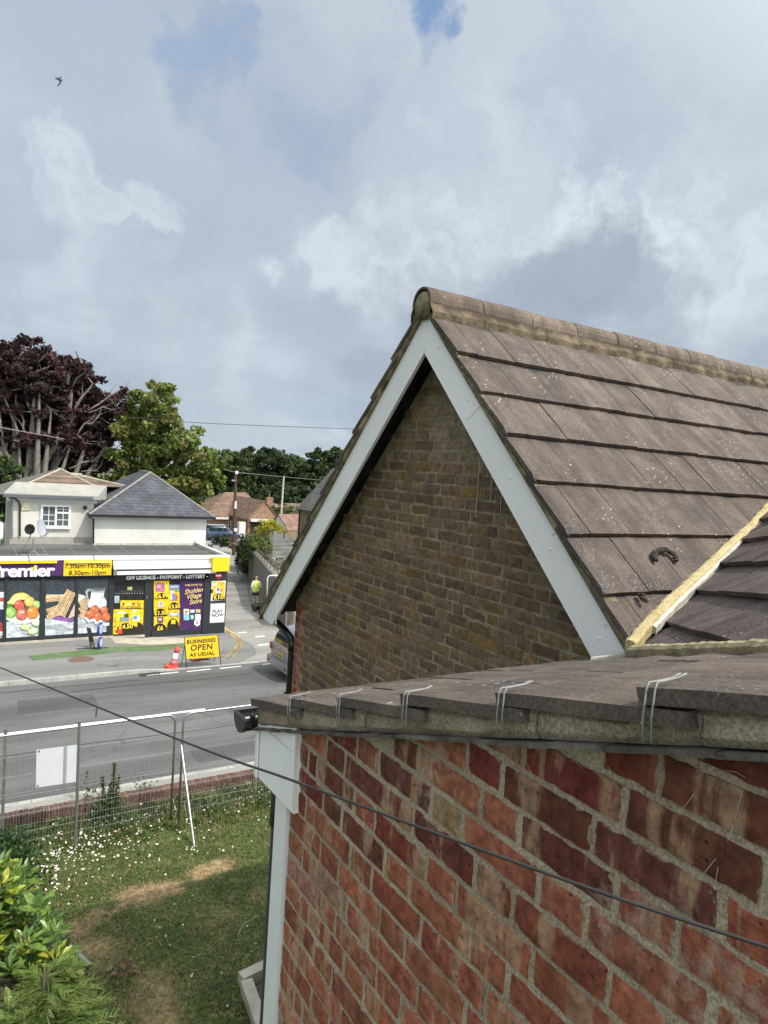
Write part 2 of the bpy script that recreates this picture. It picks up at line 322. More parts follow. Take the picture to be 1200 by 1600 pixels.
# ------------------------------------------------------------------ mesh builder
class MB:
    def __init__(s): s.v = []; s.f = []; s.t = []; s.mi = []
    def add(s, vs, fs, tint=None, mi=0):
        o = len(s.v); s.v += [tuple(q) for q in vs]
        for f in fs: s.f.append(tuple(o + i for i in f)); s.mi.append(mi)
        s.t += tint if isinstance(tint, list) else [tint or (1, 1, 1)] * len(vs); return s
    def poly(s, pts, tint=None, mi=0): return s.add(pts, [tuple(range(len(pts)))], tint, mi)
    def box(s, a, b, tint=None, mi=0):
        x0, y0, z0 = a; x1, y1, z1 = b
        if x0 > x1: x0, x1 = x1, x0
        if y0 > y1: y0, y1 = y1, y0
        if z0 > z1: z0, z1 = z1, z0
        vs = [(x0, y0, z0), (x1, y0, z0), (x1, y1, z0), (x0, y1, z0), (x0, y0, z1), (x1, y0, z1), (x1, y1, z1), (x0, y1, z1)]
        return s.add(vs, [(3, 2, 1, 0), (4, 5, 6, 7), (0, 1, 5, 4), (1, 2, 6, 5), (2, 3, 7, 6), (3, 0, 4, 7)], tint, mi)
    def obox(s, o, a, b, c, tint=None, mi=0):
        """box from corner o with edge vectors a, b, c"""
        o, a, b, c = (Vector(q) for q in (o, a, b, c))
        vs = [o, o + a, o + a + b, o + b, o + c, o + a + c, o + a + b + c, o + b + c]
        fs = [(3, 2, 1, 0), (4, 5, 6, 7), (0, 1, 5, 4), (1, 2, 6, 5), (2, 3, 7, 6), (3, 0, 4, 7)]
        if a.cross(b).dot(c) < 0: fs = [tuple(reversed(f)) for f in fs]
        return s.add(vs, fs, tint, mi)
    def prism(s, pts, ext, tint=None, mi=0):
        """planar polygon pts pushed along ext"""
        pts = [Vector(p) for p in pts]; ext = Vector(ext); n = len(pts)
        vs = pts + [p + ext for p in pts]
        nrm = Vector((0, 0, 0))
        for i in range(n): nrm += pts[i].cross(pts[(i + 1) % n])
        fs = [tuple(range(n)), tuple(range(2 * n - 1, n - 1, -1))] + [((i + 1) % n, i, n + i, n + (i + 1) % n) for i in range(n)]
        if nrm.dot(ext) > 0: fs = [tuple(reversed(f)) for f in fs]
        return s.add(vs, fs, tint, mi)
    def tube(s, path, r, seg=8, tint=None, mi=0, cap=True):
        path = [Vector(p) for p in path]; n = len(path)
        rs = r if isinstance(r, (list, tuple)) else [r] * n
        vs = []; up = None
        for i, p in enumerate(path):
            d = (path[min(i + 1, n - 1)] - path[max(i - 1, 0)]).normalized()
            if up is None:
                up = Vector((0, 0, 1)) if abs(d.z) < .9 else Vector((1, 0, 0))
            a = d.cross(up)
            if a.length < 1e-4: a = d.orthogonal()
            a.normalize(); b = a.cross(d).normalized(); up = b
            for k in range(seg):
                t = 2 * math.pi * k / seg; vs.append(p + (a * math.cos(t) + b * math.sin(t)) * rs[i])
        fs = [(i * seg + k, (i + 1) * seg + k, (i + 1) * seg + (k + 1) % seg, i * seg + (k + 1) % seg) for i in range(n - 1) for k in range(seg)]
        if cap: fs += [tuple(range(seg)), tuple(range(n * seg - 1, (n - 1) * seg - 1, -1))]
        return s.add(vs, fs, tint, mi)
    def lathe(s, prof, c, seg=16, axis='Z', tint=None, mi=0, mat=None):
        vs = []
        for r, h in prof:
            for k in range(seg):
                t = 2 * math.pi * k / seg; q = Vector((r * math.cos(t), r * math.sin(t), h))
                if mat is not None: q = mat @ q
                vs.append(q + Vector(c))
        n = len(prof)
        fs = [(i * seg + k, i * seg + (k + 1) % seg, (i + 1) * seg + (k + 1) % seg, (i + 1) * seg + k) for i in range(n - 1) for k in range(seg)]
        fs += [tuple(reversed(range(seg))), tuple(range((n - 1) * seg, n * seg))]
        return s.add(vs, fs, tint, mi)
    def ball(s, c, r, seg=12, rings=8, tint=None, mi=0):
        rx, ry, rz = r if isinstance(r, (tuple, list)) else (r, r, r)
        vs = [Vector(c) + Vector((0, 0, -rz))]
        for i in range(1, rings):
            a = -math.pi / 2 + math.pi * i / rings
            for k in range(seg):
                t = 2 * math.pi * k / seg; vs.append(Vector(c) + Vector((rx * math.cos(a) * math.cos(t), ry * math.cos(a) * math.sin(t), rz * math.sin(a))))
        vs.append(Vector(c) + Vector((0, 0, rz))); top = len(vs) - 1
        fs = [(0, 1 + (k + 1) % seg, 1 + k) for k in range(seg)]
        for i in range(rings - 2):
            for k in range(seg):
                a = 1 + i * seg + k; b = 1 + i * seg + (k + 1) % seg; fs.append((a, b, b + seg, a + seg))
        fs += [(1 + (rings - 2) * seg + k, 1 + (rings - 2) * seg + (k + 1) % seg, top) for k in range(seg)]
        return s.add(vs, fs, tint, mi)
    def build(s, name, mat, parent=None, smooth=False, clips=(), fn=None):
        me = bpy.data.meshes.new(name)
        me.from_pydata([tuple(q) for q in s.v], [], s.f)
        at = me.attributes.new('tint', 'FLOAT_COLOR', 'POINT')
        buf = np.ones((len(s.v), 4), 'f4')
        if len(s.v): buf[:] = np.array([q if len(q) == 4 else (*q, 1.0) for q in s.t], 'f4')
        at.data.foreach_set('color', buf.ravel())
        ms = mat if isinstance(mat, (list, tuple)) else [mat]
        for q in ms: me.materials.append(q)
        if len(ms) > 1: me.polygons.foreach_set('material_index', np.array(s.mi, 'i4'))
        if smooth: me.polygons.foreach_set('use_smooth', np.ones(len(s.f), bool))
        if clips or fn:
            bm = bmesh.new(); bm.from_mesh(me)
            for co, no in clips:          # keep the side the normal points away from
                bmesh.ops.bisect_plane(bm, geom=bm.verts[:] + bm.edges[:] + bm.faces[:], plane_co=Vector(co), plane_no=Vector(no), clear_outer=True)
            if fn: fn(bm)
            bm.to_mesh(me); bm.free()
        me.update()
        o = bpy.data.objects.new(name, me); C.objects.link(o)
        attach(o, parent); return o
def attach(o, parent):
    if parent is None: return o
    o.parent = parent
    r = parent
    if r.type == 'EMPTY' and r.parent is None: o.location = -Vector(r.location)
    return o
def tag(o, label=None, cat=None, group=None, kind=None):
    if label: o['label'] = label
    if cat: o['category'] = cat
    if group: o['group'] = group
    if kind: o['kind'] = kind
    return o
def thing(name, label, cat, loc=(0, 0, 0), group=None):
    o = bpy.data.objects.new(name, None); C.objects.link(o); o.location = loc; o.empty_display_size = .2
    return tag(o, label, cat, group)
def text(body, loc, size, mat, parent, name='lettering', align='LEFT', rot=(R_(90), 0, 0), bold=0.0, shear=0.0, ext=.003, sx=1.0, space=1.0):
    cu = bpy.data.curves.new(name, 'FONT'); cu.body = body; cu.size = size; cu.align_x = align; cu.align_y = 'BOTTOM_BASELINE'
    cu.offset = bold; cu.shear = shear; cu.extrude = ext; cu.resolution_u = 4; cu.space_character = space
    cu.materials.append(mat)
    tmp = bpy.data.objects.new(name, cu)
    me = bpy.data.meshes.new_from_object(tmp); bpy.data.objects.remove(tmp)
    if not me.materials: me.materials.append(mat)
    o = bpy.data.objects.new(name, me); C.objects.link(o); attach(o, parent)
    o.location = Vector(o.location) + Vector(loc); o.rotation_euler = rot; o.scale = (sx, 1, 1)
    return o
def sheet(name, pts, dz, mat, kind='structure', zf=None, cutx=()):
    """flat ground sheet following the fall of the land"""
    me = bpy.data.meshes.new(name); bm = bmesh.new()
    f = bm.faces.new([bm.verts.new((x, y, 0)) for x, y in pts])
    bmesh.ops.triangulate(bm, faces=[f])
    for y, _ in KN[1:]:
        bmesh.ops.bisect_plane(bm, geom=bm.verts[:] + bm.edges[:] + bm.faces[:], plane_co=(0, y, 0), plane_no=(0, 1, 0))
    for x in cutx:
        bmesh.ops.bisect_plane(bm, geom=bm.verts[:] + bm.edges[:] + bm.faces[:], plane_co=(x, 0, 0), plane_no=(1, 0, 0))
    for v in bm.verts: v.co.z = G(v.co.y) + (zf(v.co.x, v.co.y) if zf else dz)
    bmesh.ops.recalc_face_normals(bm, faces=bm.faces[:])
    for f in bm.faces:
        if f.normal.z < 0: f.normal_flip()
    bm.to_mesh(me); bm.free(); me.materials.append(mat)
    o = bpy.data.objects.new(name, me); C.objects.link(o)
    if kind: o['kind'] = kind
    return o
def jit(a): return random.uniform(-a, a)
def lerp(a, b, t): return a + (b - a) * t

# ================================================================== THE NEAR HOUSE
NX = 0.894                                # plane of the near red-brick gable wall
GX = 2.68                                 # plane of the stock-brick gable wall
house = thing('brick_house', 'two storey brick house in front with white bargeboards and brown tiled roofs', 'house', (1.6, 1.9, 0))

def brick_face(mb, x, y0, y1, z0, z1, tint, proud=.005, nx=9, nz=4, rag=.0022):
    """one brick showing its face on a wall that looks towards -X"""
    e = .0035; vs = []; fs = []
    ys = [lerp(y0, y1, i / nx) for i in range(nx + 1)]; zs = [lerp(z0, z1, j / nz) for j in range(nz + 1)]
    ry0, rz0 = jit(.0025), jit(.002); pr = proud + jit(.002)
    for j, zz in enumerate(zs):
        for i, yy in enumerate(ys):
            edge = i in (0, nx) or j in (0, nz)
            dy = (e if i == 0 else -e if i == nx else 0) + (jit(rag) if i in (0, nx) else 0)
            dz = (e if j == 0 else -e if j == nz else 0) + (jit(rag) if j in (0, nz) else 0)
            vs.append((x - pr + (.0022 if edge else 0) + jit(.0006), yy + dy + ry0, zz + dz + rz0))
    w = nx + 1
    for j in range(nz):
        for i in range(nx): fs.append((j * w + i, (j + 1) * w + i, (j + 1) * w + i + 1, j * w + i + 1))
    n0 = len(vs)
    ring = [i for i in range(w)] + [j * w + nx for j in range(1, nz + 1)] + [nz * w + i for i in range(nx - 1, -1, -1)] + [j * w for j in range(nz - 1, 0, -1)]
    for k in ring:
        q = vs[k]; cy, cz = (y0 + y1) / 2, (z0 + z1) / 2
        vs.append((x + .012, q[1] + (.003 if q[1] > cy else -.003) * 0.8, q[2] + (.003 if q[2] > cz else -.003) * .8))
    n = len(ring)
    for k in range(n): fs.append((ring[k], ring[(k + 1) % n], n0 + (k + 1) % n, n0 + k))
    al = [(*tint[:3], 0.0 if (i % w in (0, nx) or i // w in (0, nz)) else 1.0) if i < n0 else (*tint[:3], 0.0) for i in range(len(vs))]
    mb.add(vs, fs, al)
def course_bricks(y_end, y_start, odd, rnd):
    """yield (y0, y1, header) from the corner y_end backwards to y_start; Flemish-like bond"""
    y = y_end; k = 0
    if odd: seq = ['H', 'Q']
    else: seq = []
    i = 0; kind = 'S'
    while y > y_start:
        if i < len(seq): kd = seq[i]
        else: kd = 'S' if (i - len(seq)) % 2 == 0 else 'H'
        if kd == 'H' and rnd.random() < .18 and i > 2: kd = 'S'
        L = {'S': .215, 'H': .1025, 'Q': .05}[kd]
        yield y - L, y, kd
        y -= L + .0098; i += 1
rb = random.Random(3)
def verge_under(y): return 5.405 + .340 * (1.84 - y)
mb = MB(); zc = 5.221 - .0751 * 70; k = 0
while zc < 6.5:
    for y0, y1, kd in course_bricks(NX * 2.1414, -1.4, k % 2, rb):
        if zc + .065 < verge_under(y1) + .08:
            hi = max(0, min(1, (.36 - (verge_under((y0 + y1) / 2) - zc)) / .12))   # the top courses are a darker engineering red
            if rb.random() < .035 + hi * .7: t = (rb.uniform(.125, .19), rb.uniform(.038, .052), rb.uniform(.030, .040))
            elif rb.random() < .11: t = (rb.uniform(.27, .35), rb.uniform(.165, .22), rb.uniform(.10, .135))
            else:
                q = rb.random(); t = (lerp(.23, .36, q) * rb.uniform(.9, 1.1), lerp(.078, .145, q * rb.uniform(.75, 1)), lerp(.048, .080, q))
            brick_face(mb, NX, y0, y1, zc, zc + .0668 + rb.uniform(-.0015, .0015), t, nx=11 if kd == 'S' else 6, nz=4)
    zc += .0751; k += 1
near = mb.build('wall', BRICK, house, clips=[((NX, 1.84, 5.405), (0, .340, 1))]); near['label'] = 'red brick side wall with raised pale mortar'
mb = MB()
mb.prism([(NX, -1.6, -.3), (NX, NX * 2.1414 - .004, -.3), (NX, NX * 2.1414 - .004, verge_under(1.911)), (NX, -1.6, verge_under(-1.6))], (1.78, 0, 0))
# finer skin of mortar so that it reads as a rough bed
mb.build('mortar_bed', MORTAR, near)

for q in ([(1108, 1208), (1128, 1204), (1150, 1206), (1166, 1216)], [(1085, 1240), (1068, 1262)], [(1160, 1236), (1153, 1262), (1148, 1282)], [(1146, 1290), (1137, 1314)], [(1118, 1342), (1104, 1360), (1092, 1372)], [(1122, 1355), (1116, 1390)], [(690, 1172), (697, 1200)], [(765, 1160), (784, 1182), (790, 1206)]):
    MB().tube([PX(*p, NX - .0068) for p in q], .0005, 5).build('chalk_mark', M('chalk', (.42, .38, .34), .95, .3, 60), near)
# ---- tiles
ROOF_T = [(.113, .091, .079), (.107, .087, .077), (.120, .097, .085), (.110, .089, .077), (.103, .085, .077)]
def tile_slope(O, u, v, n, ucount, vstart, vcount, gauge, width, thick, seed, pal=ROOF_T, lap=.075, ustart=0.0, gap=.0035):
    """O: tail-top line point; tiles laid from O; u along the course, v up the slope, n outward"""
    rr = random.Random(seed); mb = MB(); O, u, v, n = (Vector(q) for q in (O, u, v, n)); L = gauge + lap
    for j in range(vstart, vstart + vcount):
        off = ustart + (0 if j % 2 else -width * .5)
        row = rr.uniform(-.003, .003)
        for i in range(ucount):
            a = off + i * width
            b = a + width - gap
            if i == 0: a = max(a, ustart)
            if b <= a + .02: continue
            dv = rr.uniform(-.004, .004) + row; h = rr.uniform(-.0025, .0025); tw = rr.uniform(-.002, .002)
            t = rr.choice(pal); q = rr.uniform(.9, 1.1); t = tuple(c * q for c in t)
            v0 = j * gauge + dv; v1 = v0 + L
            # top surface passes through O at the tail; the head dips under the next course
            dip = thick * 1.25 * L / gauge
            c = []
            nu, nv = 4, 4
            top = [[O + u * (lerp(a, b, x / nu) + (rr.uniform(-.0012, .0012) if x in (0, nu) else 0)) + v * (lerp(v0, v1, y / nv) + (rr.uniform(-.002, .002) if y == 0 else 0)) + n * (h + tw * (x / nu - .5) * 2 - dip * (y / nv) - (.0025 if y == 0 else 0) - (.001 if x in (0, nu) else 0)) for x in range(nu + 1)] for y in range(nv + 1)]
            vs = [p for r in top for p in r]; w = nu + 1; fs = [(y * w + x, y * w + x + 1, (y + 1) * w + x + 1, (y + 1) * w + x) for y in range(nv) for x in range(nu)]
            ring = list(range(w)) + [y * w + nu for y in range(1, nv + 1)] + [nv * w + x for x in range(nu - 1, -1, -1)] + [y * w for y in range(nv - 1, 0, -1)]
            k0 = len(vs); vs += [vs[r] - n * (thick + rr.uniform(-.001, .001)) for r in ring]; m_ = len(ring)
            fs += [(ring[(r + 1) % m_], ring[r], k0 + r, k0 + (r + 1) % m_) for r in range(m_)]
            fs.append(tuple(reversed(range(k0, k0 + m_))))
            if u.cross(v).dot(n) < 0: fs = [tuple(reversed(f)) for f in fs]
            mb.add(vs, fs, t)
    return mb
c18, s18 = math.cos(math.atan(.333)), math.sin(math.atan(.333))
nu_, nv_, nn_ = Vector((1, 0, 0)), Vector((0, -c18, s18)), Vector((0, s18, c18))
near_roof = tile_slope((.85, 2.2, 5.397), nu_, nv_, nn_, 14, 0, 11, .327, .30, .024, 11).build('roof', TILE, house)
near_roof['label'] = 'shallow brown tiled roof over the red brick wall'
mb = MB(); mb.obox((.90, 2.16, 5.30), (3.9, 0, 0), nv_ * 3.6, nn_ * .02); mb.build('roof_deck', M('dark_felt', (.03, .03, .03), .9), near_roof)
# undercloak strip and bedding mortar along the near verge
mb = MB(); mb2 = MB(); rr = random.Random(5)
ylist = [2.2 - .06 * i for i in range(58)]
def vz(y): return 5.397 + (2.2 - y) * .333
for i in range(len(ylist) - 1):
    ya, yb = ylist[i], ylist[i + 1]
    dx = rr.uniform(-.003, .003)
    o = Vector((.856 + dx, ya, verge_under(ya) - .002 + rr.uniform(-.002, .002)))
    mb2.obox(o, (.12, 0, 0), (0, yb - ya, verge_under(yb) - verge_under(ya)), (0, 0, .0095))
y = 2.185; 
while y > -1.2:
    L = rr.uniform(.16, .42); y2 = y - L + .003
    base = [verge_under(y) + .0095, verge_under(y2) + .0095]; n_ = 8
    vs = []; x_ = .862 + rr.uniform(-.004, .004)
    for i in range(n_ + 1):
        yy = lerp(y, y2, i / n_); zb = lerp(base[0], base[1], i / n_); fr = ((2.2 - yy) / .3102) % 1.0; zt = vz(yy) - .0245 - .031 * fr
        ed = .006 if i in (0, n_) else 0
        for q in range(5):
            vs.append((x_ + (.010 if q in (0, 4) else rr.uniform(-.002, .002)) + ed, yy, lerp(zb, zt, q / 4) - (0 if q else 0)))
        vs.append((x_ + .09, yy, zt)); vs.append((x_ + .09, yy, zb))
    fs = [(i * 7 + q, i * 7 + (q + 1) % 7, (i + 1) * 7 + (q + 1) % 7, (i + 1) * 7 + q) for i in range(n_) for q in range(7)] + [tuple(range(6, -1, -1)), tuple(n_ * 7 + q for q in range(7))]
    mb.add(vs, fs); y = y2 - .003
mb.build('verge_mortar', BED, near_roof)
mb2.build('undercloak', M('undercloak_board', (.085, .068, .058), .95, .4, 18, bump=.008, bscale=60, dirt=.55, dirtcol=(.30, .28, .25)), near_roof)
def clip_wire(P, inx, inn, down, parent, s=1.0, w=.0016):
    """double wire verge clip: P on the tile edge, inx inward along the course, inn outward normal, down the face"""
    P, inx, inn, down = (Vector(q) for q in (P, inx, inn, down)); mb = MB(); side = Vector(inx).cross(Vector(inn)).normalized()
    for k, e in ((-1, 0), (1, .007)):
        o = P + side * (.0075 * s * k)
        up = inn * (.004 * s)
        path = [o + up + inx * (.060 - e) * s + inn * .006 * s + side * .008 * s, o + up + inx * (.050 - e) * s + inn * .001, o + up + inx * .02 * s, o + up - inx * .004 * s, o - inx * .010 * s + down * .006 * s, o - inx * .009 * s + down * .05 * s, o - inx * .001 * s + down * .088 * s]
        mb.tube(path, w * s, 6)
    mb.build('tile_clip', WIRE, parent, smooth=True)
for k in range(1, 7):
    yy = 2.2 - .3102 * k; clip_wire((.850, yy - .035, vz(yy) + .0105), (1, 0, 0), nn_, (0.0, .06, -1), near_roof)
# ---- eave end: white boxed soffit, gutter, cladding edge, downpipe
mb = MB(); zs_ = [(2.175, 5.298), (1.885, 5.405), (1.87, 5.125), (2.175, 5.215)]
mb.prism([PX(403, 1130, .872), PX(462, 1139, .872), PX(458, 1272, .872), PX(400, 1211, .872)], (1.75, 0, 0))
sof = mb.build('boxed_eave', WHITE, house)
mb = MB(); a = PX(401.5, 1136, .868); b = PX(398.5, 1212, .868)
mb.obox(a, (0, -.022, 0), b - a, (-.004, 0, 0)); mb.build('cover_trim', WHITE, sof); mb = MB(); mb.obox(PX(463.5, 1140, .869), (0, .012, 0), PX(458, 1268, .869) - PX(463.5, 1140, .869), (-.006, 0, 0)); mb.build('cover_trim', WHITE, sof)
mb = MB(); a = PX(413, 1138, .8705); b = PX(461, 1178, .8705); mb.tube([a, b], .0012, 4); mb.build('joint_line', M('grey_sealant', (.45, .46, .47), .6), sof)
def half_gutter(mb, x0, x1, y, z, r, t=.004, seg=12):
    vs = []
    for x in (x0, x1):
        for rr_ in (r, r - t):
            for k in range(seg + 1):
                a = math.pi + math.pi * k / seg; vs.append((x, y + rr_ * math.cos(a), z + rr_ * math.sin(a)))
    n = seg + 1; fs = []
    for k in range(seg):
        fs += [(k, k + 1, 2 * n + k + 1, 2 * n + k), (n + k + 1, n + k, 3 * n + k, 3 * n + k + 1)]
        fs += [(k + 1, k, n + k, n + k + 1), (2 * n + k, 2 * n + k + 1, 3 * n + k + 1, 3 * n + k)]
    fs += [(0, 2 * n, 3 * n, n), (2 * n - 1, 4 * n - 1, 3 * n - 1, n - 1)]
    mb.add(vs, fs)
mb = MB(); gp = PX(388, 1113, .85); half_gutter(mb, .83, 2.66, gp.y + .012, gp.z - .012, .056)
mb.lathe([(.058, 0), (.058, .012)], (.822, gp.y + .012, gp.z - .012), 24, mat=Matrix.Rotation(R_(90), 4, 'Y'))
mb.v = [q if not (abs(q[0] - .828) < .02 and q[2] > gp.z - .012 and len(mb.v) - i <= 48) else (q[0], q[1], gp.z - .012) for i, q in enumerate(mb.v)]
for xx in (.845, .90): mb.box((xx, gp.y - .052, gp.z - .014), (xx + .012, gp.y - .030, gp.z + .006))
mb.build('gutter', BLACKP, house)
mb = MB(); mb.box((NX - .012, 1.921, -.2), (2.66, 2.01, 5.3)); mb.build('wall_cladding', M('white_cladding', (.76, .77, .77), .4, .05, 3, dirt=.25, dirtcol=(.48, .50, .47)), house)
mb = MB(); dpx = .93; dpy = 2.062; mb.tube([(dpx, dpy, -.1), (dpx, dpy, 5.12)], .034, 14); mb.tube([(dpx, dpy, 5.0), (dpx, dpy, 5.16)], .040, 14)
dp = mb.build('downpipe', BLACKP, house, smooth=True)
mb = MB(); mb.box((NX - .02, 1.99, 4.085), (.95, 2.07, 4.105)); mb.ball((NX - .016, 1.992, 4.095), .009, 8, 6); mb.build('pipe_bracket', STEEL, dp)

# ---- stock brick gable wall with red quoins
GY0, GY1 = 1.3, 5.885
RIDGE_Y = 3.73
def gable_top(y): return 7.10 - abs(y - RIDGE_Y) * 1.0
mb = MB(); mbr = MB(); rg = random.Random(12); zc = 6.1606 - .0745 * 62; k = 0
STOCKP = [(.160, .108, .066), (.140, .098, .064), (.172, .116, .062), (.128, .090, .062), (.150, .108, .074), (.172, .112, .052), (.13, .094, .068), (.165, .106, .072)]
while zc < 7.1:
    for y0, y1, kd in course_bricks(GY1, GY0, k % 2, rg):
        if zc + .06 < min(gable_top(y0), gable_top(y1)) + .06:
            quoin = (GY1 - (y0 + y1) / 2) < (.24 if (k // 3) % 2 else .17)
            if quoin:
                q = rg.random(); brick_face(mbr, GX, y0, y1, zc, zc + .064, (lerp(.20, .27, q), lerp(.055, .075, q), lerp(.035, .05, q)), nx=3, nz=2, proud=.004)
            else:
                t = rg.choice(STOCKP); q = rg.uniform(.86, 1.42)
                if rg.random() < .04: t = (.20, .125, .045)
                if abs((y0 + y1) / 2 - 3.56) < .27 and 6.3 < zc < 6.72: t = (.20, .16, .11)       # a repaired patch of paler brick
                brick_face(mb, GX, y0, y1, zc, zc + .0655 + rg.uniform(-.0015, .0015), tuple(c * q for c in t), nx=5, nz=3, rag=.0045, proud=.004)
    zc += .0745; k += 1
gw = mb.build('gable_wall', STOCK, house); gw['label'] = 'sooty yellow stock brick gable'
mbr.build('quoins', BRICK, gw)
mb = MB(); mb.prism([(GX, GY0, -.3), (GX, GY1 - .004, -.3), (GX, GY1 - .004, gable_top(GY1)), (GX, RIDGE_Y, 7.10), (GX, GY0, gable_top(GY0))], (5.5, 0, 0)); mb.build('mortar_bed', SMORTAR, gw)
# pale lime runs below the bargeboard joint
mb = MB(); rr = random.Random(2)
for i in range(14):
    yy = 3.20 + rr.uniform(-.14, .10); z1 = 6.62 + rr.uniform(-.3, .12); z0 = z1 - rr.uniform(.15, .5); w = rr.uniform(.002, .006)
    mb.box((GX - .0085, yy, z0), (GX - .006, yy + w, z1))
mb.build('lime_run', M('lime_stain', (.40, .37, .33), .95, .3, 30), gw)

# ---- main roof
q2 = math.sqrt(.5)
VA, VB = Vector((2.44, 1.9, 5.5)), Vector((4.47, 2.51, 6.16)); VC = Vector((1.94, 1.05, 5.77))
vdir = (VB - VA); vdir.z = 0; vdir.normalize(); vn = Vector((vdir.y, -vdir.x, 0))       # points to the near side of the valley
mv, mn = Vector((0, q2, q2)), Vector((0, -q2, q2))
main = tile_slope((2.47, 1.833, 1.833 + 3.648), (1, 0, 0), mv, mn, 22, -1, 8, .350, .305, .024, 21).build('roof', TILE, house, clips=[((VA.x, VA.y - .02, 0), vn), ((0, 3.70, 0), (0, 1, 0))])
main['label'] = 'steep brown tiled roof with seven stepped courses'
far = tile_slope((2.47, 6.33, 3.648 + 2 * RIDGE_Y - 6.33), (1, 0, 0), (0, -q2, q2), (0, q2, q2), 22, 0, 11, .350, .305, .024, 22).build('roof', TILE, house, clips=[((0, 3.76, 0), (0, -1, 0))])
far['label'] = 'steep tiled slope on the street side'
mb = MB(); mb.obox((2.535, 1.75, 1.75 + 3.575), (6, 0, 0), mv * 2.75, mn * .02); mb.obox((2.535, 6.28, 3.575 + 2 * RIDGE_Y - 6.28), (6, 0, 0), Vector((0, -q2, q2)) * 3.57, Vector((0, q2, q2)) * .02)
mb.build('roof_deck', M('dark_felt', (.03, .03, .03), .9), main)
# ridge tiles, each bedded on mortar
rr = random.Random(8); x = 2.452; rid = []
while x < 9:
    L = .44 + rr.uniform(-.01, .01); mb = MB(); prof = []; n = 12; dz = rr.uniform(-.004, .004); r0 = .106
    vs = []; st = [0, .012, L * .5, L - .016, L - .004]; rads = [r0 - .003, r0, r0, r0, r0 - .003]
    for s_, r in zip(st, rads):
        for k in range(n + 1):
            a = -.12 * math.pi + 1.24 * math.pi * k / n; vs.append((x + s_, RIDGE_Y + r * math.cos(a), 7.312 + dz + r * math.sin(a) + rr.uniform(-.001, .001)))
    for s_, r in zip(reversed(st), reversed(rads)):
        for k in range(n + 1):
            a = -.12 * math.pi + 1.24 * math.pi * k / n; vs.append((x + s_, RIDGE_Y + (r - .014) * math.cos(a), 7.312 + dz + (r - .014) * math.sin(a)))
    w = n + 1; fs = [(i * w + k, i * w + k + 1, (i + 1) * w + k + 1, (i + 1) * w + k) for i in range(9) for k in range(n)] + [(9 * w + k, 9 * w + k + 1, k + 1, k) for k in range(n)]
    fs = [tuple(reversed(f)) for f in fs]
    q = rr.uniform(.88, 1.1); mb.add(vs, fs, tuple(c * q for c in (.135, .106, .086))); mb.build('ridge_tile', TILE, main, smooth=False); x += L + .004
mb = MB(); n = 90
for sgn in (-1, 1):
    vs = []
    for i in range(n + 1):
        xx = 2.455 + i * .075; a = .106 + rr.uniform(-.004, .004); b = .126 + rr.uniform(-.014, .016)
        if 2.46 < xx < 4.0: b += .012
        for yy, dz in ((a - .012, .035), (a, .0), (b, -.008), (b, -.06)):
            vs.append((xx, RIDGE_Y + sgn * yy, 7.374 - yy + dz + .012))
    fs = [(i * 4 + k, i * 4 + k + 1, (i + 1) * 4 + k + 1, (i + 1) * 4 + k) for i in range(n) for k in range(3)]
    if sgn > 0: fs = [tuple(reversed(f)) for f in fs]
    mb.add(vs, fs)
mb.build('ridge_bedding', mat_mortar('ridge_mortar', (.21, .165, .11), (.05, .042, .03)), main)
mb = MB(); mb.lathe([(.02, -.012), (.06, -.008), (.088, -.002), (.094, .02)], (2.462, RIDGE_Y, 7.302), 20, mat=Matrix.Rotation(R_(90), 4, 'Y')); mb.build('ridge_end_cap', MOSSY, main, smooth=True)
# verge bedding under the tile edges, both sides
mb = MB(); rr = random.Random(14)
for sgn, yend in ((-1, 1.93), (1, 6.31)):
    n = int(abs(yend - RIDGE_Y) / .04); vs = []
    for i in range(n + 1):
        d = .05 + (abs(yend - RIDGE_Y) - .05) * i / n; yy = RIDGE_Y + sgn * d; fr = ((yy - 1.833) / .2475) % 1.0 if sgn < 0 else ((6.33 - yy) / .2475) % 1.0; zt = 7.374 - d - .036 - .044 * fr
        h = .062 + rr.uniform(-.004, .004)
        for xx, zz in ((2.474 + rr.uniform(-.003, .003), zt), (2.476 + rr.uniform(-.003, .003), zt * .5 + (7.374 - d - .104) * .5), (2.480, 7.374 - d - .112 + h * .1), (2.56, 7.374 - d - .112), (2.56, zt)): vs.append((xx, yy, zz))
    fs = [(i * 5 + k, i * 5 + (k + 1) % 5, (i + 1) * 5 + (k + 1) % 5, (i + 1) * 5 + k) for i in range(n) for k in range(5)] + [(4, 3, 2, 1, 0), tuple(n * 5 + k for k in range(5))]
    if sgn > 0: fs = [tuple(reversed(f)) for f in fs]
    mb.add(vs, fs)
mb.build('verge_mortar', MOSSY, main)
for k in range(1, 6):
    yy = 1.833 + .2475 * k; clip_wire((2.47, yy + .025, yy + 3.648 + .03), (1, 0, 0), mn, (0, -.35, -.75), main, .7, .0014)
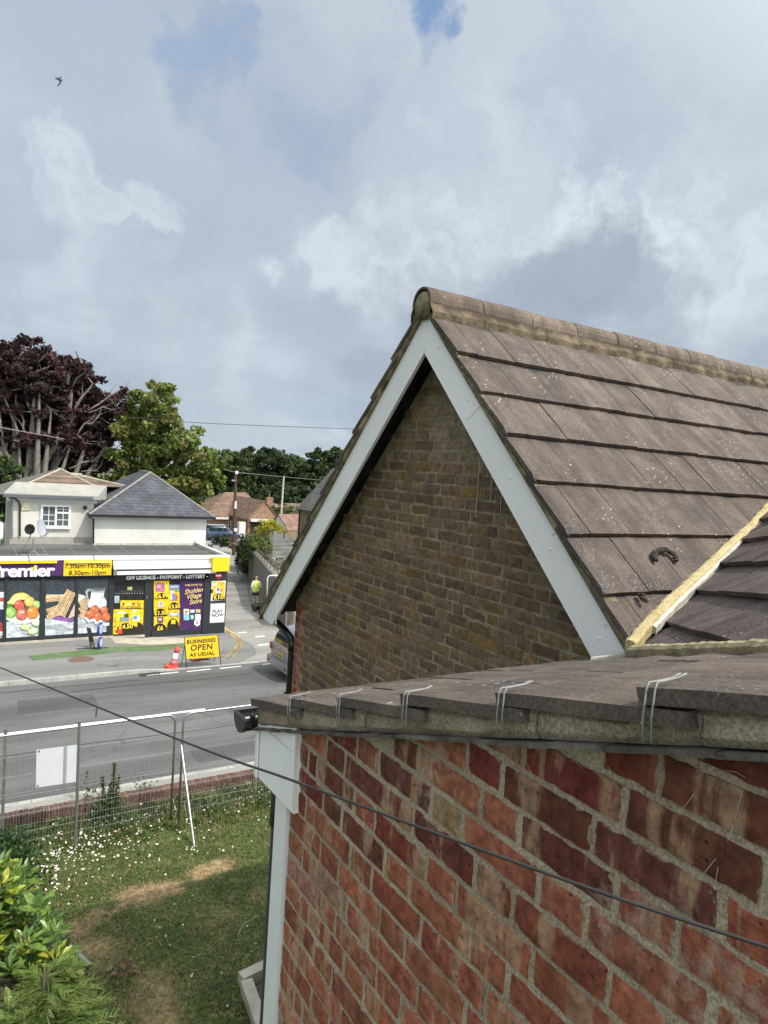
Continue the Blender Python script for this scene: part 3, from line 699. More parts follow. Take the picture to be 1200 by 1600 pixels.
# bargeboards
BX = 2.50
def barge(pts, nm='bargeboard'):
    mb = MB(); mb.prism([(BX, y, z) for y, z in pts], (.024, 0, 0)); return mb.build(nm, WHITE, house)
AP, AI = (RIDGE_Y, 7.275), (RIDGE_Y, 7.005)
bR = barge([AP, (1.965, 5.475), (2.135, 5.385), AI]); bR['label'] = 'white bargeboard on the side of the near roof'
bL = barge([AI, (5.75, 4.97), (6.02, 4.695), (6.25, 4.71), (6.262, 4.782), AP]); bL['label'] = 'white bargeboard on the street side'
mb = MB(); mb.box((BX - .004, RIDGE_Y - .012, 7.02), (BX + .004, RIDGE_Y + .012, 7.27)); mb.build('cover_strip', WHITE, bR)
mb = MB(); a = Vector((BX - .004, 3.225, 6.795)); b = Vector((BX - .004, 3.34, 6.605)); 
a = PX(752, 632, BX - .004); b = PX(730, 656, BX - .004); mb.obox(a, (0, .022, .015), b - a, (.008, 0, 0)); mb.build('cover_strip', WHITE, bR)
a = PX(433, 928, BX - .004); b = PX(431, 976, BX - .004); mb = MB(); mb.obox(a, (0, .016, 0), b - a, (.008, 0, 0)); mb.build('cover_strip', WHITE, bL)
for q in ((688, 521), (686, 542), (734, 604), (731, 625), (797, 746), (802, 720), (860, 858), (864, 834), (937, 998), (945, 976)):
    MB().ball(PX(q[0], q[1], BX - .001), .007, 8, 5).build('nail_cap', WHITE, bR)
for q in ((646, 534), (645, 552), (589, 640), (588, 657), (541, 738), (540, 754), (498, 812), (498, 828), (459, 884), (459, 898)):
    MB().ball(PX(q[0], q[1], BX - .001), .007, 8, 5).build('nail_cap', WHITE, bL)
# soffit behind the boards and eave gutter on the street side
mb = MB()
for sgn, ye in ((-1, 2.0), (1, 6.2)):
    d = abs(ye - RIDGE_Y); mb.prism([(BX + .03, RIDGE_Y, 7.25), (BX + .03, ye, 7.25 - d), (BX + .03, ye, 7.22 - d), (BX + .03, RIDGE_Y, 7.22)], (.16, 0, 0))
mb.build('soffit', M('dark_soffit', (.03, .025, .02), .9), house)
mb = MB(); gq = PX(402, 944, 2.47); half_gutter(mb, 2.44, 8.5, gq.y, gq.z + .0, .062); mb.lathe([(.064, 0), (.064, .012)], (2.432, gq.y, gq.z - .012), 20, mat=Matrix.Rotation(R_(90), 4, 'Y'))
mb.v = [q if not (q[0] < 2.4455 and q[2] > gq.z - .002) else (q[0], q[1], gq.z - .002) for q in mb.v]
mb.build('gutter', BLACKP, house)
mb = MB(); p0 = PX(424, 968, 2.60); p1 = PX(455, 1000, 2.72); p1b = PX(456, 1010, 2.72)
zz = [Vector((2.60, 6.20, 4.72)), Vector((2.66, 6.02, 4.52)), Vector((2.70, 5.955, 4.44)), Vector((2.72, 5.945, 4.36)), Vector((2.72, 5.945, -.3))]
zz = [PX(424, 962, 2.62), PX(446, 986, 2.66), PX(454, 996, 2.68), PX(456.5, 1008, 2.70)]; last = zz[-1]; zz.append(Vector((2.70, last.y, -.4)))
mb.tube(zz, .036, 12); mb.tube([zz[3] + Vector((0, 0, .05)), zz[3] - Vector((0, 0, .05))], .043, 12); dp = mb.build('downpipe', BLACKP, house, smooth=True); 
mb = MB(); mb.box((2.66, GY1, 4.0), (2.74, last.y + .04, 4.03)); mb.build('pipe_bracket', BLACKP, dp)

# ---- third roof plane on the right, with fresh mortar valley and fillet
pn = (VB - VA).cross(VC - VA).normalized()
if pn.z < 0: pn = -pn
def on3(x, y):
    v = Vector(ray(x, y)); o = Vector((0, 0, H)); t = (VA - o).dot(pn) / v.dot(pn); return o + v * t
ca, cb = on3(1037, 969.6), on3(1150, 998.8)
cu = (cb - ca).normalized(); cv = pn.cross(cu).normalized()
if cv.z < 0: cv = -cv
fd = (VC - VA); fd.z = 0; fd.normalize(); fn_ = Vector((fd.y, -fd.x, 0))
if fn_.dot(Vector((-1, 1, 0))) < 0: fn_ = -fn_
gs = [(on3(*q) - ca).dot(cv) for q in ((1078, 931), (1119, 877.5), (1150, 843))]
g3 = gs[2] / 3 if gs[2] > 0 else .3
print('third roof gauge', gs, 'course dir', cu, 'up', cv)
rt = tile_slope(ca - cu * 3.0 - pn * .0 , cu, cv, pn, 26, -4, 14, abs(g3), .34, .024, 31, pal=[tuple(c * .92 for c in t[:2]) + (t[2] * 1.0,) for t in ROOF_T])
rp = rt.build('roof', TILE, house, clips=[((VA.x, VA.y, 0), -vn), ((VA.x, VA.y, 0), fn_)])
rp['label'] = 'dark tiled roof corner rising to the right'
def mortar_strip(pts, w, th, nrm, name, mat, parent, seed, wj=.2):
    rr = random.Random(seed); nrm = Vector(nrm).normalized(); out = []; pts = [Vector(p) for p in pts]
    dense = []
    for a, b in zip(pts[:-1], pts[1:]):
        n = max(2, int((b - a).length / .025)); dense += [a.lerp(b, i / n) for i in range(n)]
    dense.append(pts[-1]); mb = MB(); vs = []
    for i, p in enumerate(dense):
        d = (dense[min(i + 1, len(dense) - 1)] - dense[max(i - 1, 0)]).normalized(); s_ = d.cross(nrm).normalized()
        wa = w * (1 + rr.uniform(-wj, wj)); wb = w * (1 + rr.uniform(-wj, wj)); t = th * (1 + rr.uniform(-.15, .15))
        for q, h in ((-wa, -.03), (-wa * .9, t * .5), (-wa * .35, t), (wb * .35, t), (wb * .9, t * .5), (wb, -.03)): vs.append(p + s_ * q + nrm * h)
    n = len(dense); fs = [(i * 6 + k + 1, i * 6 + k, (i + 1) * 6 + k, (i + 1) * 6 + k + 1) for i in range(n - 1) for k in range(5)] + [(0, 1, 2, 3, 4, 5), tuple(reversed([(n - 1) * 6 + k for k in range(6)]))]
    mb.add(vs, fs); return mb.build(name, mat, parent)
vnrm = (mn + pn).normalized()
def onM(x, y):
    v = Vector(ray(x, y)); o = Vector((0, 0, H)); P0 = Vector((2.47, 2.34, 5.99)); t = (P0 - o).dot(mn) / v.dot(mn); return o + v * t
vp = [onM(985, 1008), onM(1010, 978), onM(1050, 938), onM(1095, 897), onM(1140, 853), onM(1175, 822), onM(1200, 793), onM(1230, 765)]
vp = [p + vnrm * .004 for p in vp]
mortar_strip(vp, .027, .020, vnrm, 'valley_mortar', NEWMORT, rp, 3)
mortar_strip([p - vn * -.030 - vnrm * .006 for p in vp[1:]], .014, .010, vnrm, 'valley_flashing', LEAD, rp, 6, .18)
fl = [VA.lerp(VC, t) for t in (.0, .25, .5, .75, 1.0, 1.3)]
mortar_strip([p + Vector((0, 0, .015)) for p in fl], .028, .02, (pn + nn_).normalized(), 'fillet_mortar', mat_mortar('buff_fillet_mortar', (.55, .47, .30), (.33, .27, .17)), rp, 4)
mortar_strip([PX(925, 1030, 2.40) , PX(958, 1027, 2.44), PX(975, 1024, 2.46), PX(984, 1016, 2.47)], .022, .012, (0, s18, c18), 'flashing', LEAD, rp, 9, .25)
# dried moss clumps lying on the tiles
for i, pl in enumerate([[(1022, 875), (1021, 866), (1028, 860), (1040, 860), (1050, 866), (1058, 878)], [(1001, 930), (1004, 936), (1006, 941)]]):
    mb = MB(); rr = random.Random(i)
    pts = [onM(*q) + mn * .006 for q in pl]
    dense = [a.lerp(b, t / 6) for a, b in zip(pts[:-1], pts[1:]) for t in range(6)]
    for k, p in enumerate(dense):
        for _ in range(3): mb.ball(p + Vector((jit(.008), jit(.008), jit(.006))), (.012 * rr.uniform(.6, 1.1), .011, .008), 7, 5)
    tag(mb.build('moss_clump', M('dry_moss', (.05, .042, .034), .98, .4, 60, bump=.01, bscale=80)), ['dark curled moss clump lying on the steep roof tiles', 'small dark moss scrap under the tile edge on the steep roof'][i], 'moss')

# ================================================================== GROUND, ROAD, PAVEMENTS
ASPH = mat_asphalt('road_asphalt', (.115, .115, .112)); ASPH2 = mat_asphalt('side_road_asphalt', (.255, .242, .222), .3)
PAVE = mat_asphalt('pavement_asphalt', (.175, .172, .165), .25); PAVE2 = mat_asphalt('near_pavement', (.30, .285, .26), .2, False)
KERB = M('kerb_concrete', (.36, .35, .32), .9, .2, 5, bump=.006, bscale=30, dirt=.5, dirtcol=(.14, .13, .12))
CONC = M('pale_concrete', (.42, .38, .31), .92, .2, 3, bump=.004, dirt=.35, dirtcol=(.22, .20, .17))
PAINT = M('road_paint', (.70, .70, .68), .75, .1, 6, dirt=.35, dirtcol=(.25, .25, .24)); YPAINT = M('yellow_road_paint', (.62, .45, .16), .8, .15, 6, dirt=.45, dirtcol=(.30, .27, .2))
gm = mat_asphalt('earth', (.10, .11, .055), .4, False)
sheet('ground', [(-1200, -60), (1200, -60), (1200, 1400), (-1200, 1400)], -.05, gm)
KN0, KN1 = 13.55, 22.0                                   # kerb lines of the main road
sheet('road', [(-60, KN0), (80, KN0), (80, KN1 + .02), (-60, KN1 + .02)], 0, ASPH)
sheet('pavement', [(-60, 12.78), (80, 12.78), (80, KN0 - .13), (-60, KN0 - .13)], .10, PAVE2).name = 'pavement'
def farz(x, y): return .10 * max(0, min(1, (5.9 - x) / 1.2)) + .012
sheet('pavement', [(-60, KN1 + .14), (8.0, KN1 + .14), (9.1, 23.2), (9.5, 24.6), (9.5, 27.6), (-60, 27.6)], .1, PAVE, zf=farz, cutx=(4.7, 5.9))
sheet('side_road', [(7.2, KN1 + .03), (40, KN1 + .03), (16.5, 37), (20.5, 50), (30, 75), (30, 110), (24, 110), (22.3, 75), (18.5, 60), (10.5, 32), (8.9, 27.6), (7.2, 25)], .004, ASPH2)
sheet('pavement', [(11.6, 26), (13.2, 26), (14.6, 34), (18.6, 48), (17.6, 48.2), (13.0, 34)], .06, PAVE)
for nm, y0, y1, dz in (('kerb', KN0 - .14, KN0, .105), ):
    mb = MB()
    x = -20
    while x < 40: mb.box((x, y0, G(y0) - .2), (x + .91, y1, G(y0) + dz + jit(.003))); x += .918
    tag(mb.build(nm, KERB), kind='structure')
mb = MB(); x = -20
while x < 8.6:
    h = farz(x + .45, 0) + .006; h2 = farz(x + .9, 0) + .006; g = G(KN1)
    mb.add([(x, KN1, g - .2), (x + .91, KN1, g - .2), (x + .91, KN1 + .15, g - .2), (x, KN1 + .15, g - .2), (x, KN1 + .015, g + farz(x, 0) + .004), (x + .91, KN1 + .015, g + h2), (x + .91, KN1 + .15, g + h2), (x, KN1 + .15, g + farz(x, 0) + .004)],
           [(3, 2, 1, 0), (4, 5, 6, 7), (0, 1, 5, 4), (1, 2, 6, 5), (2, 3, 7, 6), (3, 0, 4, 7)]); x += .918
tag(mb.build('kerb', KERB), kind='structure')
def mark(nm, pts, dz=.008, mat=PAINT):
    return sheet(nm, pts, dz, mat)
def ribbon(pts, w):
    L_, R2 = [], []
    for i, p in enumerate(pts):
        d = (pts[min(i + 1, len(pts) - 1)] - pts[max(i - 1, 0)]); d.z = 0; d.normalize(); n = Vector((-d.y, d.x, 0))
        L_.append((p.x + n.x * w, p.y + n.y * w)); R2.append((p.x - n.x * w, p.y - n.y * w))
    return L_ + R2[::-1]
TAR = M('tar_seam', (.03, .03, .032), .55, .2, 20); PATCH = mat_asphalt('tarmac_patch', (.085, .085, .084), .25, False)
mark('tarmac_patch', [(1.2, 19.2), (3.1, 19.1), (3.15, 20.3), (1.25, 20.4)], .004, PATCH); mark('tarmac_patch', [(4.4, 14.2), (6.8, 14.15), (6.8, 15.0), (4.4, 15.1)], .004, PATCH); mark('tarmac_patch', [(-1.0, 24.0), (.9, 23.9), (.9, 24.8), (-1.0, 24.9)], .116, PATCH)
for sl in ([(-2, 16.3), (0, 16.22), (2.4, 16.35), (5, 16.2), (9, 16.3)], [(2.6, 20.7), (4, 20.78), (6.5, 20.66), (8, 20.75)], [(2.9, 18.2), (3.05, 19.0)], [(.2, 21.3), (2.2, 21.38), (4.6, 21.28)]): mark('tar_seam', ribbon([Vector((x, y, 0)) for x, y in sl], .018), .006, TAR)
mark('centre_line', [(-12, 17.68), (5.55, 17.66), (5.6, 17.80), (-12, 17.82)])
for a, b in ((4.9, 5.9), (6.15, 6.95), (7.25, 8.0), (8.75, 9.7), (10.2, 11.2)): mark('road_dash', [(a, KN1 - .34), (b, KN1 - .30), (b, KN1 - .20), (a, KN1 - .24)])
dl = [PG(*q) for q in ((345, 1028), (357, 1022), (367, 1012), (371, 1003), (368, 996), (357, 990), (350, 987))]
for off in (0, .0):
    pass
for line in (((345, 1029), (358, 1022), (368, 1013), (372, 1005), (370, 998), (360, 991), (351, 987), (349, 982)), ((354, 1031), (362, 1026), (373, 1015), (377, 1005), (374, 996), (364, 989), (354, 984), (350, 979))):
    mark('yellow_line', ribbon([PG(*q) for q in line], .05), .012, YPAINT)
for q in ((405, 995), (377, 989), (410, 1008)):
    p = PG(*q); mark('paint_patch', [(p.x - .25, p.y - .15), (p.x + .2, p.y - .1), (p.x + .3, p.y + .15), (p.x - .1, p.y + .1)], .012, PAINT)
gp = [PG(*q) for q in ((52, 1037), (150, 1028), (290, 1012), (300, 1005), (220, 1011), (43, 1030))]
sheet('green_paint_strip', [(p.x, p.y) for p in gp], .0, M('green_ground_paint', (.085, .145, .05), .9, .3, 3, dirt=.5, dirtcol=(.16, .17, .13)), zf=lambda x, y: farz(x, y) + .006, cutx=(4.7, 5.9))
ap = [PG(*q) for q in ((172, 1000), (195, 997), (238, 996), (330, 999), (333, 1003), (255, 1008), (180, 1010))]
sheet('concrete_apron', [(p.x, p.y) for p in ap], .0, CONC, zf=lambda x, y: farz(x, y) + .010, cutx=(4.7, 5.9))
mp = PG(127, 1036)
mb = MB(); mb.lathe([(.40, 0), (.40, .012)], (mp.x, mp.y, G(mp.y) + .112), 24)
for i in range(-5, 6):
    w = math.sqrt(max(0, .36 ** 2 - (i * .065) ** 2)); mb.box((mp.x - .012 + i * .065, mp.y - w, G(mp.y) + .12), (mp.x + .012 + i * .065, mp.y + w, G(mp.y) + .131))
tag(mb.build('manhole_cover', M('rusty_iron', (.15, .10, .075), .7, .25, 14)), 'round rusty manhole cover in the pavement outside the shop', 'manhole cover')
dp_ = PG(233, 1052); mb = MB(); mb.box((dp_.x - .33, KN1 - .42, G(22) + .004), (dp_.x + .35, KN1 - .02, G(22) + .014))
for i in range(8): mb.box((dp_.x - .3 + i * .078, KN1 - .40, G(22) + .014), (dp_.x - .27 + i * .078, KN1 - .04, G(22) + .024))
tag(mb.build('drain_grate', M('black_iron', (.035, .033, .03), .6, .2, 10)), 'dark drain grate in the gutter beside the kerb', 'drain')

# ================================================================== GARDEN
from mathutils import noise as mnoise
def nz(x, y, s=1.0, o=0.0): return mnoise.fractal(Vector((x * s + o, y * s - o, o)), 0.8, 2.1, 4)
ridge_strip = [PG(*q) for q in ((95, 1452), (150, 1428), (205, 1404), (255, 1386), (320, 1364))]
def dry(x, y):
    """how dead the grass is here: a worn strip along the sunny side plus patches"""
    d = min(((x - p.x) ** 2 + ((y - p.y) * 1.6) ** 2) ** .5 for p in ridge_strip)
    a = max(0, 1 - max(0, d + nz(x, y, 2.3) * .35 - .17) / .22)
    b = max(0, min(1, (nz(x, y, 1.1, 7.3) * 1.0 + .0 - max(0, (y - 9.1) * 1.6))))
    return min(1, max(a, b * .85))
gx = np.linspace(-1.5, 7, 69); gy = np.linspace(2.5, 12.75, 83); vs = []; fs = []; mb = MB(); ts = []
for j, y in enumerate(gy):
    for i, x in enumerate(gx):
        vs.append((x, y, G(y) + .004 + nz(x, y, 1.2) * .025)); dd = dry(x, y)
        ts.append(tuple(lerp(a, b, dd) for a, b in zip((.085, .115, .035), (.32, .225, .125))))
w = len(gx); fs = [(j * w + i, j * w + i + 1, (j + 1) * w + i + 1, (j + 1) * w + i) for j in range(len(gy) - 1) for i in range(w - 1)]
mb.v = vs; mb.f = fs; mb.t = ts; mb.mi = [0] * len(fs)
lawn = mb.build('lawn', mat_tint('lawn_soil', .95, .45, 14, .1, bump=.02), smooth=True); lawn['kind'] = 'structure'
mb = MB(); rr = random.Random(4); LE = mat_tint('leaf_skin', .5, .2, 3, .35, .3)
def blade(mb, p, h, w, lean, t):
    a = rr.uniform(0, 6.283); d = Vector((math.cos(a), math.sin(a), 0)); s_ = Vector((-d.y, d.x, 0)) * w
    p = Vector(p); m_ = p + d * lean * .4 + Vector((0, 0, h * .6)); e = p + d * lean + Vector((0, 0, h))
    mb.add([p - s_, p + s_, m_ + s_ * .7, m_ - s_ * .7, e], [(0, 1, 2, 3), (3, 2, 4)], t)
n = 0
while n < 85000:
    x = rr.uniform(.2, 6.2); y = 6.2 + 6.5 * rr.random() ** 1.0
    dd = dry(x, y)
    tall = max(0, (y - 11.2)) * .10 + max(0, nz(x, y, 1.3, 3)) * .05
    if dd > .6 and rr.random() < .25: continue
    q = rr.random(); g_ = (lerp(.07, .15, q), lerp(.108, .185, q), lerp(.026, .052, q)); st = (rr.uniform(.30, .46), rr.uniform(.21, .32), rr.uniform(.11, .17))
    k = dd * .95 + .10 + (.25 if nz(x, y, 3, 9) > .25 else 0); t = st if rr.random() < k else g_
    flat = dd > .5
    blade(mb, (x, y, G(y)), rr.uniform(.02, .05) * (0.5 if flat else 1) + tall * rr.random(), rr.uniform(.003, .006), rr.uniform(.02, .07) + tall * .5, t); n += 1
for _ in range(2600):                                   # rank grass and weeds along the foot of the wall
    x = rr.uniform(.3, 6.5); y = 12.5 - abs(rr.gauss(0, .45)); h = rr.uniform(.06, .22) * (1.2 if nz(x, 0, 1.1) > 0 else .7)
    q = rr.random(); t = (lerp(.05, .15, q), lerp(.085, .17, q), lerp(.018, .05, q))
    if 3.2 < x < 5.0 and rr.random() < .45: t = (.36, .31, .14)
    blade(mb, (x, y, G(y)), h, rr.uniform(.005, .012), rr.uniform(.03, .16), t)
grass = mb.build('lawn_grass', LE); tag(grass, kind='stuff')
mb = MB()
def leaf(mb, p, d, nrm, L, w, t, fold=.15):
    d = Vector(d).normalized(); n_ = Vector(nrm); s_ = d.cross(n_)
    if s_.length < 1e-4: s_ = d.orthogonal()
    s_.normalize(); n_ = s_.cross(d); p = Vector(p)
    mb.add([p, p + d * L * .35 + s_ * w + n_ * w * fold, p + d * L * .75 + s_ * w * .75 + n_ * w * fold - n_ * L * .04, p + d * L - n_ * L * .1, p + d * L * .75 - s_ * w * .75 + n_ * w * fold - n_ * L * .04, p + d * L * .35 - s_ * w + n_ * w * fold, p + d * L * .4, ],
           [(0, 6, 1), (0, 5, 6), (6, 2, 1), (6, 5, 4), (6, 3, 2), (6, 4, 3)], t)
def rdir(r, zmin=-1.0):
    while True:
        v = Vector((r.uniform(-1, 1), r.uniform(-1, 1), r.uniform(zmin, 1)))
        if .05 < v.length < 1: return v.normalized()
for _ in range(2600):                                   # low broadleaf weeds between the flowers and the wall
    x = rr.uniform(.2, 6.3); y = 12.5 - abs(rr.gauss(0, .5))
    if nz(x, y, 1.6, 2) < -.05: continue
    q = rr.random(); leaf(mb, (x, y, G(y) + rr.uniform(.02, .16)), rdir(rr, -.1), (0, 0, 1), rr.uniform(.05, .11), rr.uniform(.015, .03), (lerp(.03, .08, q), lerp(.06, .13, q), lerp(.015, .03, q)))
tag(mb.build('weeds', LE), kind='stuff')
mb = MB(); PET = mat_tint('petal', .6, .08, 20, .2, .2); n = 0; centres = [(PG(*q), s_, k) for q, s_, k in (((85, 1365), .40, 110), ((135, 1325), .42, 100), ((190, 1300), .5, 60), ((250, 1310), .5, 45), ((95, 1400), .5, 35), ((75, 1345), .3, 40), ((390, 1265), .45, 40), ((330, 1330), .8, 26), ((230, 1345), .6, 26))]
for p, s_, k in centres:
    for _ in range(k):
        x = p.x + rr.gauss(0, s_); y = p.y + rr.gauss(0, s_ * .8)
        if y > 12.6 or (dry(x, y) > .6): continue
        z = G(y) + rr.uniform(.07, .13) + max(0, y - 11.8) * .12; r = rr.uniform(.009, .019) * (1.25 if rr.random() < .15 else 1); tilt = Vector((rr.gauss(0, .3), -.35 + rr.gauss(0, .3), 1)).normalized(); a = tilt.orthogonal().normalized(); b = tilt.cross(a); c_ = Vector((x, y, z))
        pk = rr.random() < .35; t = (.74, .60, .64) if pk else (.76, .75, .73)
        vs = [c_] + [c_ + (a * math.cos(i * .6283) + b * math.sin(i * .6283)) * r * (1 if i % 2 else .82) + tilt * .004 for i in range(10)]
        mb.add(vs, [(0, 1 + i, 1 + (i + 1) % 10) for i in range(10)], t)
        vs = [c_ + tilt * .006] + [c_ + tilt * .004 + (a * math.cos(i * 1.0472) + b * math.sin(i * 1.0472)) * r * .33 for i in range(6)]
        mb.add(vs, [(0, 1 + i, 1 + (i + 1) % 6) for i in range(6)], (.75, .55, .08))
for _ in range(18):
    p = PG(rr.uniform(180, 420), rr.uniform(1380, 1590)); c_ = p + Vector((0, 0, .05)); mb.ball(c_, rr.uniform(.008, .014), 6, 4, (.8, .8, .75))
tag(mb.build('daisies', PET), kind='stuff')
# straw litter and twigs lying in the shaded part
mb = MB()
for _ in range(700):
    p = PG(rr.uniform(90, 430), rr.uniform(1340, 1600)); a = rr.uniform(0, 3.14); L = rr.uniform(.03, .10); d = Vector((math.cos(a), math.sin(a), rr.uniform(-.1, .25))) * L; q = rr.uniform(.7, 1.1)
    mb.obox(p + Vector((0, 0, .03)), d, Vector((-d.y, d.x, 0)).normalized() * .004, (0, 0, .003), (.42 * q, .33 * q, .17 * q))
tag(mb.build('straw_litter', LE), kind='stuff')
def twig(px, seed):
    pts = [PG(*q) + Vector((0, 0, .05 + .02 * i)) for i, q in enumerate(px)]; mb = MB(); mb.tube(pts, .004, 5); return mb.build('twig', M('dead_stem', (.42, .36, .2), .9, .2, 20), smooth=True)
tag(twig([(371, 1468), (378, 1455), (383, 1450), (392, 1450), (400, 1445)], 1), 'thin dry bent twig lying on the shaded lawn', 'twig')
# crumpled brown leaves and paper scrap
mb = MB(); p = PG(192, 1520); 
for i in range(42): leaf(mb, p + Vector((jit(.15), jit(.13), .06 + jit(.03))), rdir(rr), rdir(rr), rr.uniform(.05, .11), rr.uniform(.018, .035), (rr.uniform(.22, .34), rr.uniform(.15, .22), rr.uniform(.08, .13)))
tag(mb.build('dead_leaves', LE), 'small heap of crumpled brown dead leaves on the shaded lawn', 'leaves')

# low brick garden wall with a soldier course on top
WB = mat_mesh_brick('garden_wall_brick', (.15, .068, .05), (.20, .09, .065), (.30, .27, .22)); mb = MB(); gz = G(12.7)
gwall = thing('garden_wall', 'low red brick garden wall along the pavement behind the mesh fence', 'wall', (3, 12.68, gz))
x = -14
mb.box((-14, 12.58, gz - .3), (12, 12.77, gz + .17)); mb.build('wall', WB, gwall)
mb = MB(); rr = random.Random(9)
while x < 12:
    q = rr.uniform(.75, 1.2); h = jit(.004); mb.box((x, 12.565 + h, gz + .174), (x + .066, 12.785 + h, gz + .28 + h), (.15 * q, .080 * q, .064 * q)); x += .077
mb.build('coping', mat_tint('soldier_brick', .92, .35, 16, .2, bump=.006), gwall)
mb = MB(); mb.box((-14, 12.575, gz + .172), (12, 12.775, gz + .27)); mb.build('mortar_bed', M('wall_mortar', (.36, .33, .28), .95, .2, 12), gwall)
# mesh fence panels
def fence_panel(label, x0, x1, y, zb, zt, extra_rows=(.36, .66, .96, 1.3, 1.62)):
    t = thing('mesh_fence_panel', label, 'fence', (x0, y, G(y)), 'mesh fence panels along the garden edge')
    r = .15; path = [Vector((x0, y, zb)), Vector((x0, y, zt - r))] + [Vector((x0 + r - r * math.cos(a), y, zt - r + r * math.sin(a))) for a in (.4, .8, 1.2, 1.5708)] + [Vector((x1 - r + r * math.sin(a), y, zt - r + r * math.cos(a))) for a in (0, .4, .8, 1.2, 1.5708)] + [Vector((x1, y, zb))]
    mb = MB(); mb.tube(path, .0195, 10); mb.build('frame', STEEL, t, smooth=True)
    mb = MB(); x = x0 + .04; w = .0010
    while x < x1 - .02:
        mb.box((x - w, y - w, zb + .1), (x + w, y + w, zt - .005)); x += .043
    for h in extra_rows: mb.box((x0, y - .004, zb + h - .0022), (x1, y - .0005, zb + h + .0022))
    z = zb + .2
    while z < zt - .03: mb.box((x0, y + .0005, z - w * .8), (x1, y + .004, z + w * .8)); z += .27
    mb.build('wire_mesh', M('mesh_wire', (.46, .47, .46), .5, .1, 10, metal=.4), t)
    return t
FY = 11.83; zf = G(FY)
fence_panel('mesh fence panel with a white board, left of the panel joint', .0, 3.20, FY, zf - .02, zf + 1.95)
fence_panel('mesh fence panel running behind the black gutter, right of the panel joint', 3.335, 6.8, FY - .02, zf - .02, zf + 1.95)
fence_panel('mesh fence panel cut off by the left edge of the picture', -3.5, -.06, FY + .03, zf - .02, zf + 1.95)
def post(label, px, py, ptop, r=.024):
    p = PG(px, py); t = PY(ptop[0], ptop[1], p.y); mb = MB(); mb.tube([p - Vector((0, 0, .3)), t], r, 12)
    mb.lathe([(r + .002, -.03), (r + .003, 0)], t, 12); o = mb.build('fence_post', STEEL, smooth=False); return tag(o, label, 'post', 'steel posts in front of the mesh fence')
post('grey steel post in front of the white board on the mesh fence', 118, 1330, (124, 1127)); post('grey steel post at the left edge of the mesh fence', 2, 1318, (9, 1139), .026)
a = PG(304, 1323); b = PY(283, 1164, FY - .05); mb = MB(); mb.tube([a - Vector((0, 0, .03)), b], .02, 10); mb.obox(a + Vector((-.05, -.04, .0)), (.1, 0, 0), (0, .08, 0), (0, 0, .008)); tag(mb.build('fence_stay', STEEL), 'slanted steel stay propping the mesh fence from the lawn', 'fence stay')
mb = MB(); q = [PY(*p, FY - .012) for p in ((57, 1172), (124, 1163.5), (123, 1221), (56, 1231))]; mb.prism(q, (0, .006, 0)); bd = mb.build('notice_board', M('white_board', (.62, .63, .66), .45, .03, 2)); tag(bd, 'blank white square board tied to the mesh fence', 'board')
for q in ((61, 1174), (59, 1228)):
    MB().box(PY(*q, FY - .014) - Vector((.008, .004, .014)), PY(*q, FY - .014) + Vector((.008, .004, .014))).build('cable_tie', BLACKP, bd)
# grey pipe on the ground by the bush
a = PG(84, 1468) + Vector((0, 0, .12)); b = PG(140, 1514) + Vector((0, 0, .05)); mb = MB(); mb.tube([a, b], .026, 14); mb.tube([a, a + (b - a) * .12], .030, 14)
tag(mb.build('grey_pipe', M('grey_tube', (.25, .27, .31), .35, .1, 8), smooth=True), 'length of grey pipe sticking out of the bushes onto the lawn', 'pipe')
# concrete edging of the bed beside the house
bed = thing('raised_bed', 'raised bed with pale concrete edging beside the black downpipe', 'flower bed', PG(390, 1540))
z0 = G(7.5); c1 = PG(371, 1538); c2 = PG(425, 1512); c3 = PG(400, 1625); th = .14
for nm, a, b in (('edging', c1, c2 + (c2 - c1) * 1.6), ('edging', c1, c3 + (c3 - c1) * .8)):
    d = (b - a); d.z = 0; n_ = Vector((-d.y, d.x, 0)).normalized() * th
    if nm and n_.dot(Vector((1, -1, 0))) < 0: n_ = -n_
    MB().obox(a + Vector((0, 0, -.1)) + (d.normalized() * (th + .003) if b.y < a.y else Vector((0, 0, 0))), d, n_, (0, 0, .26 if b.y > a.y else .252)).build(nm, CONC, bed)
mb = MB(); mb.prism([(c1.x + .1, c1.y - .2, z0 + .03), (c2.x + .9, c2.y - .05, z0 + .03), (c2.x + .9, c3.y - .7, z0 + .03), (c3.x + .15, c3.y - .7, z0 + .03)], (0, 0, .02)); mb.build('soil', M('soil', (.10, .075, .055), .98, .4, 12, bump=.03, bscale=25), bed)
mb = MB(); rr = random.Random(77)
for _ in range(240):
    p = Vector((rr.uniform(c1.x + .2, c1.x + 1.4), rr.uniform(c3.y - .3, c1.y - .2), z0 + .07)); leaf(mb, p, rdir(rr, -.1), (0, 0, 1), .09, .02, (rr.uniform(.15, .3), rr.uniform(.12, .2), .08))
mb.build('leaf_litter', LE, bed)['kind'] = 'stuff'

